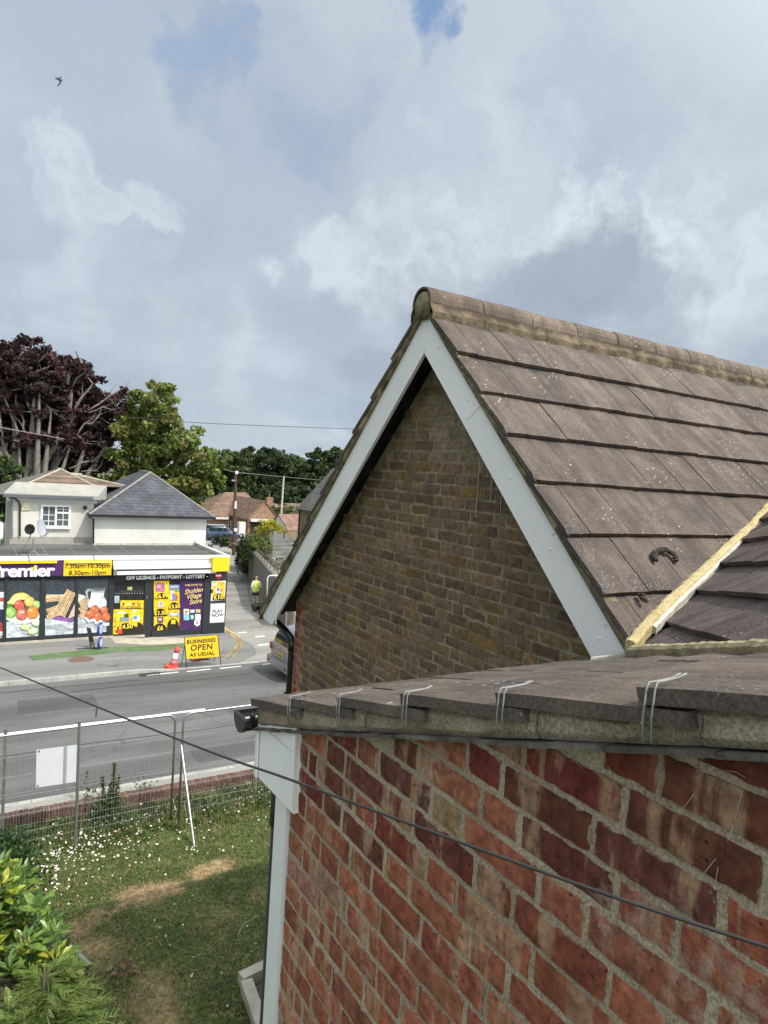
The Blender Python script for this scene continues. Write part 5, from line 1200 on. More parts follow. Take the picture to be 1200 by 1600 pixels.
# rear single room block with window
YL = 32.0; REND = M('cream_render', (.58, .56, .50), .9, .06, 1.2, bump=.004, bscale=60, dirt=.2, dirtcol=(.45, .43, .38)); RWHITE = M('white_render', (.62, .61, .575), .9, .08, 1.0, bump=.004, bscale=60, dirt=.45, dirtcol=(.52, .51, .47))
BTILE = mat_rows('brown_far_tiles', (.145, .108, .08), (.185, .138, .10), .17, 6.0); SLATE = mat_rows('grey_slate', (.072, .076, .088), (.098, .10, .112), .13, .25, (.04, .04, .045)); HIPM = M('hip_mortar', (.36, .33, .27), .9, .2, 6)
rl = thing('rendered_house', 'cream rendered house with a small paned window behind the shop roof', 'house', PY(80, 840, YL))
x0, x1 = PY(19, 800, YL).x, PY(150, 800, YL).x; zb, ze = 1.9, PY(80, 776, YL).z
mb = MB(); mb.box((x0, YL, GB), (x1 - .1, YL + 6, ze)); mb.build('wall', REND, rl)
mb = MB(); mb.box((x0 - .06, YL - .02, 2.3), (x1, YL - .001 + .01, 2.62)); mb.build('plinth', M('grey_plinth', (.33, .31, .28), .9, .15, 4), rl)
za = PY(80, 764, YL - .2).z; mb = MB(); mb.prism([(x0 - .35, YL - .35, ze - .06), (x0 - .35, YL - .35, ze + .10), (x0 + .1, YL + .35, za + .22), (x0 + .1, YL + .35, ze - .06)], (x1 - x0 + .36, 0, 0)); mb.build('lead_apron', M('lead_apron', (.30, .29, .26), .8, .12, 2), rl)
mb = MB(); mb.box((x0 - .2, YL - .07, ze - .22), (x1, YL - .001, ze - .062)); mb.build('fascia', FASC, rl)
mb = MB(); mb.box((x0 - .37, YL - .42, ze - .05), (x1 - .2, YL - .352, ze + .07)); mb.build('gutter', M('grey_gutter', (.10, .11, .12), .5), rl)
def hip_roof(name, parent, x0, x1, y0, y1, ze, apex0, apex1, mat, hipmat=None, ht=.045):
    a0, a1 = Vector(apex0), Vector(apex1); c = [Vector((x0, y0, ze)), Vector((x1, y0, ze)), Vector((x1, y1, ze)), Vector((x0, y1, ze))]; mb = MB()
    mb.add(c + [a0, a1], [(0, 1, 4), (1, 2, 5, 4), (2, 3, 5), (3, 0, 4, 5), (3, 2, 1, 0)]); r = mb.build(name, mat, parent)
    if hipmat:
        for a, b in ((c[0], a0), (c[1], a0), (a0, a1)):
            mb = MB(); mb.tube([a, b], ht, 8); mb.build('hip_capping', hipmat, r)
    return r
ap_ = PY(95, 733, YL + 1.7); hb = za + .05; xa, xb = PY(46, 766, YL + .3).x, PY(150, 766, YL + .3).x
hip_roof('roof', rl, xa - .1, xb, YL + .3, YL + 5, za + .15, ap_, ap_ + Vector((0, 1.2, 0)), BTILE, HIPM)
ap2 = PY(128, 741, YL + 3.2); hip_roof('roof', rl, ap2.x - 2, ap2.x + 2.2, YL + 2.2, YL + 6, za + .1, ap2 + Vector((-.5, 0, 0)), ap2, BTILE, HIPM)
mb = MB(); mb.add([(x0 - .9, YL + 1.2, ze - .1), (x0 - .2, YL - .1, ze + .05), (xa, YL + .3, za + .1), ap_ + Vector((-.05, .3, 0)), (x0 - .9, YL + 5, ze)], [(0, 1, 2, 3, 4)]); mb.build('side_roof', M('grey_side_roof', (.13, .125, .115), .9, .2, 3), rl)
def win(parent, xl, xr, yt, yb, Y, cols, frame=WHITE, bars=None, glass=None, cx=None):
    """timber style window from photo pixels at depth Y: frame bars proud of dark glass"""
    a = PY(xl, yt, Y); b = PY(xr, yb, Y); X0, X1 = a.x, b.x; Z1, Z0 = a.z, PY(xl, yb, Y).z; w = (X1 - X0); fr = min(.07, w * .09)
    mb = MB(); mb.box((X0, Y - .03, Z0), (X1, Y + .02, Z1)); wd = mb.build('window', glass or mat_glass('far_glass', (.10, .115, .12), .1) if 'far_glass' not in MATS else MATS['far_glass'], parent)
    mb = MB(); d0, d1 = Y - .07, Y - .031
    mb.box((X0 - .02, d0, Z0), (X0 + fr, d1, Z1)); mb.box((X1 - fr, d0, Z0), (X1 + .02, d1, Z1)); mb.box((X0 + fr, d0, Z1 - fr), (X1 - fr, d1, Z1)); mb.box((X0 + fr, d0, Z0), (X1 - fr, d1, Z0 + fr))
    for i in range(1, cols): x = X0 + w * i / cols; mb.box((x - fr * .55, d0, Z0 + fr), (x + fr * .55, d1, Z1 - fr))
    for (u0, u1, v, t) in bars or (): mb.box((X0 + w * u0, d0 + .01, Z0 + (Z1 - Z0) * v - t), (X0 + w * u1, d1 - .001, Z0 + (Z1 - Z0) * v + t))
    for (u, v0, v1, t) in cx or (): mb.box((X0 + w * u - t, d0 + .011, Z0 + (Z1 - Z0) * v0), (X0 + w * u + t, d1 - .002, Z0 + (Z1 - Z0) * v1))
    mb.build('window_frame', frame, wd); return wd
wl = win(rl, 64.5, 109, 788.5, 823.5, YL, 2, bars=[(.52, .97, .66, .035), (.05, .48, .55, .012), (.55, .95, .82, .01), (.55, .95, .34, .012), (.05, .48, .28, .012)], cx=[(.26, .05, .95, .012), (.75, .68, .95, .012), (.75, .05, .62, .012)])
mb = MB(); a = PY(63, 824, YL - .1); mb.box((a.x, YL - .12, a.z - .06), (PY(110, 824, YL).x, YL + .01, a.z)); mb.build('window_sill', FASC, wl)
mb = MB(); q = PY(40, 797, YL - .06); mb.prism([q + Vector(v) for v in ((-.16, 0, 0), (.16, 0, 0), (.16, 0, .1), (.1, 0, .3), (-.1, 0, .3), (-.16, 0, .1))], (0, .055, 0)); mb.build('alarm_box', M('alarm_cream', (.72, .66, .42), .5), rl)
for pts in ([(17, 776), (29, 783), (31, 790), (31, 838)], [(15, 778), (19, 782), (19, 838)]):
    mb = MB(); mb.tube([PY(*p, YL - .08) for p in pts], .035, 8); mb.build('downpipe', BLACKP if pts[0][0] == 17 else M('grey_pipe', (.2, .21, .22), .5), rl)
mb = MB(); a = PY(-2, 843, YL - 1); mb.lathe([(.16, 0), (.17, .1), (.17, .62), (.12, .7)], a + Vector((-.02, 0, 0)), 14); tag(mb.build('roof_vent', FASC, smooth=True), 'white capped vent at the left end of the shop roof', 'vent')
# slate roofed block on the right
YS = 31.5; sh = thing('slate_roofed_house', 'white rendered block with a hipped grey slate roof behind the shop', 'house', PY(235, 848, YS))
X0, X1 = PY(147, 830, YS).x, PY(322, 830, YS).x; ez = PY(235, 806, YS - .3).z
mb = MB(); mb.box((X0, YS, GB), (X1, YS + 7.2, ez)); mb.build('wall', RWHITE, sh)
hx = (X0 + X1) / 2; apx = PY(235, 738, YS + 2.6); hip_roof('roof', sh, X0 - .28, X1 + .3, YS - .3, YS + 7.6, ez, (apx.x, YS + 2.6, apx.z), (apx.x, YS + 5.0, apx.z), SLATE, M('ridge_grey', (.22, .215, .20), .9, .2, 6), .05)
mb = MB(); mb.box((X0 - .3, YS - .38, ez - .10), (X1 + .32, YS - .302, ez + .02)); mb.build('gutter', BLACKP, sh)
mb = MB(); mb.box((X0 - .2, YS - .28, ez - .14), (X1 + .2, YS + .0, ez - .012)); mb.build('fascia', FASC, sh)
mb = MB(); mb.tube([PY(138, 803, YS - .33), PY(140, 808, YS - .30), PY(146, 811, YS - .06), PY(146, 849, YS - .06)], .038, 8); mb.build('downpipe', BLACKP, sh)
mb = MB(); mb.box((X0, YS - .05, 2.338), (X1, YS - .001, 2.44)); mb.build('flashing', LEAD, sh)
mb = MB(); q = PY(133, 793, YL - .1); mb.ball(q, .09, 10, 6); mb.build('wall_lamp', BLACKP, sh)
mb = MB(); mb.box(PY(321, 821, YS + .1), PY(329, 825, YS + .3)); mb.build('wall_vent', BLACKP, sh)

# ------------------------------------------------------------------ pavement furniture in front of the shop
rs_ = thing('road_sign', 'yellow BUSINESSES OPEN AS USUAL sign on a black folding frame beside the kerb', 'road sign', PG(315, 1042))
SY_ = PG(315, 1043).y
def sp(px, py, d=0): return PY(px, py, SY_ - d)
def sgn_y(pts, d): return [PY(px, py, SY_ - d) for px, py in pts]
mb = MB(); q = sgn_y([(288, 995.5), (340.5, 991.5), (343.5, 1026.5), (291, 1030)], 0); mb.prism(q, (0, .03, 0)); pl_ = mb.build('plate', M('sign_face_yellow', (.85, .56, .02), .45, .05, 4), rs_)
ux = (q[1] - q[0]).normalized(); ang = math.atan2(ux.z, ux.x)
for a, b, sz, c in (('BUSINESSES', (314.5, 1004.2), .176, 0), ('OPEN', (315, 1015.4), .275, 0), ('AS USUAL', (316, 1024.6), .176, 0)): text(a, sp(b[0], b[1], .004), sz, LETK, pl_, align='CENTER', bold=.0035, rot=(R_(90), -ang, 0), space=1.08)
mb = MB()
for a, b in ((0, 1), (1, 2), (2, 3), (3, 0)): mb.tube([q[a], q[b]], .012, 6)
mb.build('sign_rim', BLACKP, pl_)
for l in (((289, 1009), (291.5, 1043)), ((341.5, 1006), (345.5, 1040.5))): mb = MB(); mb.tube([sp(*l[0], -.04), sp(*l[1], .02)], .013, 6); mb.build('leg', BLACKP, rs_)
for l in (((288.5, 1010), (283.5, 1037)), ((341, 1008), (334.5, 1033.5))): mb = MB(); mb.tube([sp(*l[0], -.05), PG(*l[1])], .012, 6); mb.build('leg', BLACKP, rs_)
mb = MB(); c_ = PG(317, 1033) + Vector((0, 0, .12)); mb.prism([c_ + Vector((-.36, 0, -.08)), c_ + Vector((.34, 0, -.02)), c_ + Vector((.30, .4, .12)), c_ + Vector((-.34, .4, .06))], (0, -.02, .04), (1, 1, 1)); rsb = mb.build('fallen_sign', M('red_plate', (.60, .03, .02), .45)); tag(rsb, 'red sign plate lying under the yellow road sign', 'sign'); mb = MB(); mb.prism([c_ + Vector((-.3, -.04, -.02)), c_ + Vector((.3, -.04, .03)), c_ + Vector((.29, .02, .05)), c_ + Vector((-.29, .02, .01))], (0, -.006, .012)); mb.build('plate_edge', LETW, rsb)
# leaning striped bollard with red base
bo = thing('traffic_bollard', 'red and white striped traffic bollard leaning over in its red base', 'bollard', PG(269, 1046)); RED = M('cone_red', (.70, .07, .05), .45, .08, 6)
b_ = PG(270, 1045); BYY = b_.y; def_ = lambda x, y, d=0: PY(x, y, BYY - d)
mb = MB(); b0 = PG(269, 1044); mb.lathe([(.26, .0), (.26, .05), (.15, .09), (.13, .20), (.09, .24)], b0, 8, mat=Matrix.Rotation(.25, 4, 'Y')); mb.build('base', RED, bo)
cl = [def_(271, 1036), def_(273, 1029), def_(275.5, 1020), def_(277.5, 1011)]
for nm, a, b, r, m_ in (('sleeve', cl[0], cl[2], .085, M('reflective_white', (.78, .78, .80), .35)), ('tip', cl[2], cl[3], .08, RED)): mb = MB(); mb.tube([a, b], [r, r * .92], 14); mb.build(nm, m_, bo, smooth=True)
mb = MB(); mb.tube([def_(272.3, 1031.5), def_(273.0, 1029)], .088, 14); mb.build('band', RED, bo)
# pavement signs
pg_ = PG(160, 1019); PYY = pg_.y; fl2 = thing('swing_sign', 'blue figure eight swing sign of two round plates on a dark round base', 'pavement sign', pg_); BLUE = M('sign_blue', (.03, .06, .28), .35, .05, 5)
for nm, cy, rx, rz in (('plate', 982.5, .115, .235), ('plate', 1004, .10, .20)):
    c_ = PY(156.5, cy, PYY); mb = MB(); mt_ = Matrix.Rotation(R_(90), 4, 'X'); mb.lathe([(rz * .97, -.035), (rz, -.02), (rz, .02), (rz * .97, .035)], (0, 0, 0), 22, mat=mt_); cs = math.cos(R_(62)); sn = math.sin(R_(62)); mb.v = [(c_.x + q[0] * cs - q[1] * sn, c_.y + q[0] * sn + q[1] * cs, c_.z + q[2]) for q in mb.v]; pl2 = mb.build(nm, BLUE, fl2)
    for sg in (-1, 1):
        mb = MB(); mb.lathe([(rz * .72, .037 * sg), (rz * .72, .040 * sg)], (0, 0, 0), 20, mat=mt_); mb.v = [(c_.x + q[0] * cs - q[1] * sn, c_.y + q[0] * sn + q[1] * cs, c_.z + q[2]) for q in mb.v]; mb.build('face', M('sign_face_grey', (.45, .50, .58), .3, .1, 8), pl2)
mb = MB(); mb.tube([PY(156.5, 1010, PYY), pg_ + Vector((-.05, 0, 0))], .03, 8); mb.build('stem', BLUE, fl2); mb = MB(); mb.lathe([(.30, 0), (.30, .05), (.22, .08)], pg_ + Vector((-.05, 0, 0)), 20); mb.build('base', BLACKP, fl2)
bk = thing('board_sign', 'narrow black pavement board leaning back beside the blue swing sign', 'pavement sign', PG(147, 1018)); pb = PG(147, 1018); BY2 = pb.y
q = [PY(135, 980.5, BY2 + .1), PY(142, 981.5, BY2 + .1), PY(150, 1017, BY2), PY(142.5, 1017.5, BY2)]; mb = MB(); mb.prism(q, (0, .03, 0)); b3 = mb.build('board', M('black_board', (.02, .02, .022), .5, .2, 10), bk)
mb = MB(); mb.prism([PY(141, 1003, BY2 - .01), PY(146.5, 1003, BY2 - .01), PY(148.5, 1013, BY2 - .01), PY(143, 1013, BY2 - .01)], (0, .004, 0)); mb.build('print', M('board_print', (.20, .20, .20), .6, .6, 40), b3); mb = MB(); mb.obox(PY(120, 1014.5, BY2), (1.0, -.1, 0), (0, .03, 0), (0, 0, .02)); mb.build('foot_bar', BLACKP, bk)

# ================================================================== TREES
BARKP = mat_tint('pale_beech_bark', .85, .3, 4, .2); BARKD = mat_tint('dark_bark', .9, .3, 5, .2)
def tree_limbs(mb, rr, p, d, L, r, lvl, maxl, tips, tint, spread=.55, up=.12, pull=None):
    n = 5; pts = [Vector(p)]; dd = Vector(d).normalized()
    for i in range(n):
        dd = (dd + Vector((rr.gauss(0, .12), rr.gauss(0, .12), rr.gauss(0, .08) + up * .4))).normalized(); pts.append(pts[-1] + dd * L / n)
    mb.tube(pts, [r * (1 - .45 * i / n) for i in range(n + 1)], 7 if lvl < 2 else 5, tint, cap=False)
    if lvl >= 1: tips.append((pts[-1], lvl)); tips.append((pts[3], lvl))
    if lvl < maxl:
        k = 3 if lvl < 2 else 2
        for i in range(k + (rr.random() < .4)):
            a = pts[rr.randint(2, n)]; o = dd.orthogonal().normalized(); o2 = dd.cross(o); t = rr.uniform(0, 6.283)
            nd = dd + (o * math.cos(t) + o2 * math.sin(t)) * spread * rr.uniform(.6, 1.5)
            tree_limbs(mb, rr, a, nd, L * rr.uniform(.62, .86), r * rr.uniform(.45, .62), lvl + 1, maxl, tips, tint, spread, up)
def leaf_quads(mb, rr, centre, rad, n, size, cols):
    k = rr.uniform(.72, 1.25); ca, cb = cols
    for _ in range(n):
        d = rdir(rr); p = Vector(centre) + Vector((d.x * rad[0], d.y * rad[1], d.z * rad[2])) * rr.random() ** .45
        a = rdir(rr); b = a.orthogonal().normalized(); c = a.cross(b); s_ = size * rr.uniform(.6, 1.35); q = rr.random()
        t = rr.uniform(0, 6.28); u = (b * math.cos(t) + c * math.sin(t)) * s_; w = (c * math.cos(t) - b * math.sin(t)) * s_ * .55
        mb.add([p - u, p - u * .1 + w, p + u, p - u * .1 - w], [(0, 1, 2, 3)], tuple(lerp(x, y, q) * k for x, y in zip(ca, cb)))
FOLI = mat_tint('tree_leaf', .6, .25, 1.5, .3, .3)
def tree(name, label, base, blobs, n_clump, n_leaf, size, cols, seed, trunk_r=.3, limbs=(), bark=BARKD, btint=(.10, .085, .065), group=None, cat='tree', clump=(.16, .30), shell=.45):
    """blobs: (centre, radii) ellipsoids that together make the crown; clumps of leaves sit through the outer part of them"""
    base = Vector(base); t = thing(name, label, cat, base, group); rr = random.Random(seed); wood = MB(); lv = MB()
    tot = sum(r[0] * r[2] for c, r in blobs)
    tall = max(c.z for c, r in blobs)
    for c, r in blobs:
        c = Vector(c); wood.tube([base, base.lerp(c, .5) + Vector((jit(.3), jit(.3), 0)), c], [trunk_r, trunk_r * .55, trunk_r * .12], 7, btint, cap=False)
        k = max(3, int(n_clump * r[0] * r[2] / tot))
        for _ in range(k):
            d = rdir(rr, -.75); f = rr.uniform(shell, 1.0); p = c + Vector((d.x * r[0], d.y * r[1], d.z * r[2])) * f; s_ = rr.uniform(*clump) * (r[0] + r[2]) * .5
            leaf_quads(lv, rr, p, (s_ * 1.15, s_ * 1.15, s_ * .8), n_leaf, size, cols[rr.randrange(len(cols))])
            if rr.random() < .35: wood.tube([c, c.lerp(p, .6) + Vector((0, 0, -.1)), p], [trunk_r * .18, trunk_r * .1, .02], 5, btint, cap=False)
    for path, r in limbs: wood.tube(path, [lerp(r, r * .38, i / (len(path) - 1)) for i in range(len(path))], 8, btint, cap=False)
    wood.build('trunk', bark, t, smooth=True); lv.build('crown', FOLI, t); return t
# copper beech: pale smooth limbs in front of a dark purple crown
TY = 49.0
def tp(px, py, dy=0): return PY(px, py, TY + dy)
def sc(px): return px * TY / 1065 * 1.05           # pixels to metres there
GREY = (.17, .156, .138)
limb_px = [([(40, 830), (38, 760), (46, 700), (52, 650), (60, 605)], .42), ([(40, 830), (60, 752), (84, 700), (104, 660), (110, 615), (108, 585), (128, 568)], .40), ([(84, 700), (112, 655), (128, 620), (145, 600)], .22), ([(30, 830), (22, 740), (8, 705), (0, 660)], .36), ([(22, 740), (30, 690), (18, 650), (4, 615)], .22), ([(48, 690), (62, 662), (78, 630), (96, 618)], .20), ([(52, 650), (40, 615), (36, 585), (28, 560)], .17), ([(46, 700), (36, 668), (30, 640)], .18), ([(60, 752), (72, 715), (82, 705)], .18), ([(84, 735), (108, 690), (132, 662), (150, 655)], .17), ([(112, 655), (140, 640), (170, 620), (196, 605)], .13), ([(108, 673), (122, 684), (140, 690)], .10), ([(108, 732), (130, 722), (156, 712), (178, 704)], .14), ([(128, 737), (150, 736), (160, 720)], .08), ([(138, 645), (160, 636), (182, 640)], .08), ([(34, 760), (14, 720), (2, 700)], .2), ([(60, 605), (58, 580), (66, 560)], .10), ([(52, 650), (66, 610), (70, 590)], .10), ([(110, 615), (120, 590), (134, 580)], .10), ([(76, 640), (72, 612), (80, 600)], .07), ([(40, 735), (56, 690), (58, 640)], .2)]
limbs = []
rr = random.Random(30)
for ps, r in limb_px:
    P3 = [tp(x, y, -1.7 - .1 * i) for i, (x, y) in enumerate(ps)]; out = []
    for a_, b_ in zip(P3[:-1], P3[1:]):
        out += [a_, a_.lerp(b_, .5) + Vector((rr.gauss(0, .09), 0, rr.gauss(0, .06)))]
    out.append(P3[-1]); limbs.append((out, r * .60)); tw = MB(); tips_ = []
    for k in range(2):
        e = out[-1 - 2 * k]; d0 = (out[-1] - out[-2]) + Vector((rr.uniform(-.5, .5), rr.uniform(-.3, .3), rr.uniform(0, .5)))
        p_ = [e]; dd = d0.normalized()
        for q_ in range(3): dd = (dd + Vector((rr.gauss(0, .25), rr.gauss(0, .2), rr.gauss(.1, .2)))).normalized(); p_.append(p_[-1] + dd * rr.uniform(.2, .4))
        limbs.append((p_, r * .24))
PURPLE = [((.032, .017, .018), (.088, .042, .044)), ((.024, .016, .017), (.066, .034, .037)), ((.038, .02, .019), (.105, .05, .048))]
bl = [(tp(20, 575), (sc(62), 3.5, sc(44))), (tp(72, 592), (sc(58), 3.5, sc(46))), (tp(120, 600, .5), (sc(36), 3, sc(38))), (tp(-30, 600), (sc(50), 4, sc(60))), (tp(20, 640, 2.0), (sc(70), 3, sc(60))), (tp(90, 660, 2.2), (sc(70), 3, sc(60))), (tp(150, 650, 1.2), (sc(46), 3.0, sc(44))), (tp(192, 655, .8), (sc(34), 2.5, sc(46))), (tp(120, 715, 2.2), (sc(70), 2.5, sc(40))), (tp(40, 720, 2.6), (sc(70), 2.5, sc(50)))]
tree('copper_beech', 'large copper beech with dark purple crown and bare pale grey limbs behind the rendered house', Vector((tp(40, 830).x, TY - 2.6, G(TY))), bl + [(tp(62, 598, -2.3), (sc(46), .6, sc(24))), (tp(112, 690, -2.3), (sc(40), .6, sc(22))), (tp(30, 690, -2.3), (sc(30), .6, sc(18))), (tp(80, 640, -2.2), (sc(44), .5, sc(20)))], 1100, 64, .15, PURPLE, 41, .4, limbs, BARKP, GREY, clump=(.10, .22), shell=.35)
YG = [((.11, .15, .03), (.27, .31, .08)), ((.06, .10, .02), (.15, .20, .04)), ((.13, .13, .03), (.25, .24, .07)), ((.16, .20, .06), (.34, .38, .13))]
TY = 46.0
bl = [(tp(240, 632), (sc(38), 2.6, sc(32))), (tp(258, 690), (sc(52), 3.2, sc(42))), (tp(300, 715, -.5), (sc(42), 2.6, sc(36))), (tp(225, 690, 1), (sc(44), 2.5, sc(50))), (tp(318, 752, -1), (sc(32), 2.2, sc(30))), (tp(275, 755), (sc(52), 3, sc(42))), (tp(210, 735, 1.5), (sc(44), 2.5, sc(50)))]
tree('lime_tree', 'yellow green broad tree beside the copper beech behind the slate roof', Vector((tp(265, 830).x, TY, G(TY))), bl, 300, 90, .17, YG, 42, .3, clump=(.14, .26), shell=.45)
GR = [((.025, .05, .014), (.08, .12, .035)), ((.02, .038, .014), (.055, .085, .03)), ((.04, .065, .018), (.11, .15, .045))]
DK = [((.022, .042, .018), (.075, .11, .04)), ((.018, .034, .016), (.055, .085, .034)), ((.03, .052, .02), (.09, .13, .045))]
TY = 42.0
tree('holly_tree', 'dark green bushy tree at the left edge under the copper beech', Vector((tp(0, 830).x, TY - 1, G(TY))), [(tp(2, 748), (sc(34), 1.6, sc(34))), (tp(30, 775), (sc(26), 1.6, sc(26))), (tp(-20, 790), (sc(32), 2, sc(36)))], 90, 90, .12, GR, 43, .15)
for i, (name, label, px, Y, blobs, cols, dens) in enumerate([
    ('far_tree', 'round light green tree right of the yellow green tree above the bungalow roof', 362, 104, [((352, 735), 26, 30), ((372, 745), 26, 34), ((340, 752), 20, 30)], GR, 120),
    ('far_tree', 'tall dark round tree behind the telegraph pole, highest of the far row', 425, 112, [((425, 730), 32, 34), ((408, 752), 30, 36), ((445, 755), 30, 36), ((398, 722), 22, 22)], DK, 190),
    ('far_tree', 'mid green tree between the dark round tree and the spiky dark tree', 458, 125, [((455, 742), 18, 32), ((466, 748), 22, 34), ((460, 770), 24, 26)], GR, 110),
    ('far_tree', 'spiky dark evergreen tree next to the white bargeboard', 500, 100, [((493, 722), 16, 24), ((516, 718), 18, 22), ((484, 745), 22, 34), ((512, 750), 32, 34), ((538, 735), 28, 34)], DK, 190),
    ('far_tree', 'low dark tree in shade behind the white pole', 440, 98, [((432, 775), 32, 22), ((468, 778), 28, 24), ((405, 778), 22, 18)], DK, 110),
    ('far_tree', 'pale green distant tree hidden partly behind the lime coloured tree', 385, 130, [((384, 716), 22, 18), ((360, 725), 20, 22)], [((.05, .07, .03), (.13, .15, .06))], 70)]):
    f = Y / 1065 * 1.08; bb = [(PY(c[0], c[1], Y), (rx * f, min(rx * f, 3.4), rz * f)) for c, rx, rz in blobs]; b = PY(px, 800, Y)
    tree(name, label, Vector((b.x, Y, G(Y))), bb, dens, 80, .30, cols, 60 + i, .3, group='row of far trees behind the bungalows', clump=(.16, .30))
# unbroken woodland behind everything, low on the horizon
mb = MB(); rr = random.Random(88)
for i in range(620):
    x = rr.uniform(-70, 190); y = rr.uniform(150, 172); h = 5.0 + 2.2 * nz(x, 0, .05) + rr.uniform(-1, .6); z = rr.uniform(0, h); leaf_quads(mb, rr, (x, y, G(y) + z), (2.6, 1.5, 1.6), 34, .55, DK[rr.randrange(3)] if rr.random() < .6 else GR[rr.randrange(3)])
wd = mb.build('woodland', FOLI); tag(wd, kind='stuff')

# ================================================================== FAR HOUSES ALONG THE SIDE ROAD
RBR = mat_mesh_brick('far_red_brick', (.24, .125, .08), (.29, .16, .105), (.30, .25, .2)); RTILE = mat_rows('far_red_tiles', (.165, .108, .082), (.21, .135, .10), .26, 3.0, (.06, .04, .03)); RTILE2 = mat_rows('far_pink_tiles', (.22, .135, .105), (.27, .17, .135), .22, .35, (.12, .07, .05)); GBR = mat_mesh_brick('far_brown_brick', (.20, .15, .10), (.25, .19, .13), (.28, .25, .2)); GTILE = mat_rows('far_grey_tiles', (.115, .112, .105), (.15, .145, .135), .2, .3, (.05, .05, .045))
def gable_house(name, label, X0, X1, Y0, Y1, ze, zr, axis, wall, roof, over=.3, gablemat=None, parts=()):
    t = thing(name, label, 'house', ((X0 + X1) / 2, (Y0 + Y1) / 2, G(Y0))); zb = G(Y0) - .6
    mb = MB(); mb.box((X0, Y0, zb), (X1, Y1, ze)); w = mb.build('wall', wall, t); mb = MB()
    if axis == 'Y':
        xm = (X0 + X1) / 2
        MB().prism([(X0, Y0, ze), (X1, Y0, ze), (xm, Y0, zr - .12)], (0, Y1 - Y0, 0)).build('gable', gablemat or wall, t); k = (zr - ze) / ((X1 - X0) / 2)
        for s_ in (-1, 1):
            e = xm + s_ * ((X1 - X0) / 2 + over); zz = ze - over * k; mb.prism([(xm, Y0 - .12, zr), (e, Y0 - .12, zz), (e, Y0 - .12, zz - .12), (xm, Y0 - .12, zr - .12)], (0, Y1 - Y0 + .24, 0))
    else:
        ym = (Y0 + Y1) / 2; MB().prism([(X0, Y0, ze), (X0, Y1, ze), (X0, ym, zr - .12)], (X1 - X0, 0, 0)).build('gable', gablemat or wall, t); k = (zr - ze) / ((Y1 - Y0) / 2)
        for s_ in (-1, 1):
            e = ym + s_ * ((Y1 - Y0) / 2 + over); zz = ze - over * k; mb.prism([(X0 - .12, ym, zr), (X0 - .12, e, zz), (X0 - .12, e, zz - .12), (X0 - .12, ym, zr - .12)], (X1 - X0 + .24, 0, 0))
    r = mb.build('roof', roof, t); return t, w, r
YA = 80.0
a, b, c_ = PY(413, 782, YA), PY(388, 811, YA), PY(431, 801, YA)
hw = (a.x - b.x); t, w, r = gable_house('brick_bungalow', 'red brick bungalow with a plain gable facing the road and brown tiled roof', a.x - hw, a.x + hw, YA, YA + 13, b.z + .3, a.z, 'Y', RBR, RTILE)
MB().box(PY(420.5, 780, YA + 3) - Vector((.4, .35, .9)), PY(420.5, 780, YA + 3) + Vector((.4, .35, .25))).build('chimney', RBR, r); MB().lathe([(.14, 0), (.12, .5)], PY(420.5, 780, YA + 3) + Vector((0, 0, .25)), 8).build('chimney_pot', RTILE, r)
# wing whose eave faces the road, and its garage with white fascia
y1 = YA + 6; e0, e1 = PY(318, 808, y1), PY(357, 809, y1); p0, p1 = PY(352, 769, y1 + 6), PY(384, 769, y1 + 6)
mb = MB(); mb.box((e0.x + .3, y1 + .4, G(y1) - .6), (e1.x + 3, y1 + 10, e0.z)); mb.build('wall', RBR, t)
mb = MB(); E1x = e1.x + 6; mb.add([(e0.x, y1, e0.z), (E1x, y1, e0.z), (E1x + 1, y1 + 12, e0.z), (e0.x, y1 + 12, e0.z), (p0.x, y1 + 6, p0.z), (p1.x, y1 + 6, p1.z)], [(0, 1, 5, 4), (1, 2, 5), (2, 3, 4, 5), (3, 0, 4), (3, 2, 1, 0)]); mb.build('roof', RTILE, t)
mb = MB(); mb.box((e0.x, y1 - .06, e0.z - .22), (e1.x, y1 - .002, e0.z + .02)); mb.build('fascia', FASC, t)
for xl, xr, yt, yb in ((357, 360, 814, 826), (361, 366, 813, 825)): win(t, xl, xr, yt, yb, y1 + .38, 1)
mb = MB(); q = PY(379, 823, YA - 1); mb.box((PY(374, 820, YA - .6).x, YA - .6, G(YA)), (PY(384, 820, YA - .6).x, YA + .1, PY(379, 816, YA - .6).z)); mb.build('garage_door', M('white_garage', (.6, .6, .58), .6), t)
mb = MB(); mb.box((PY(392, 815, YA - .5).x, YA - .6, PY(392, 815, YA - .5).z), (PY(427, 812, YA - .5).x, YA - .08, PY(392, 811, YA - .5).z)); mb.build('fascia', FASC, t)
mb = MB(); mb.box((PY(393, 820, YA - .3).x, YA - .1, G(YA)), (PY(426, 820, YA - .3).x, YA - .01, PY(392, 815.5, YA - .5).z)); mb.build('porch_opening', M('dark_porch', (.03, .022, .018), .9), t)
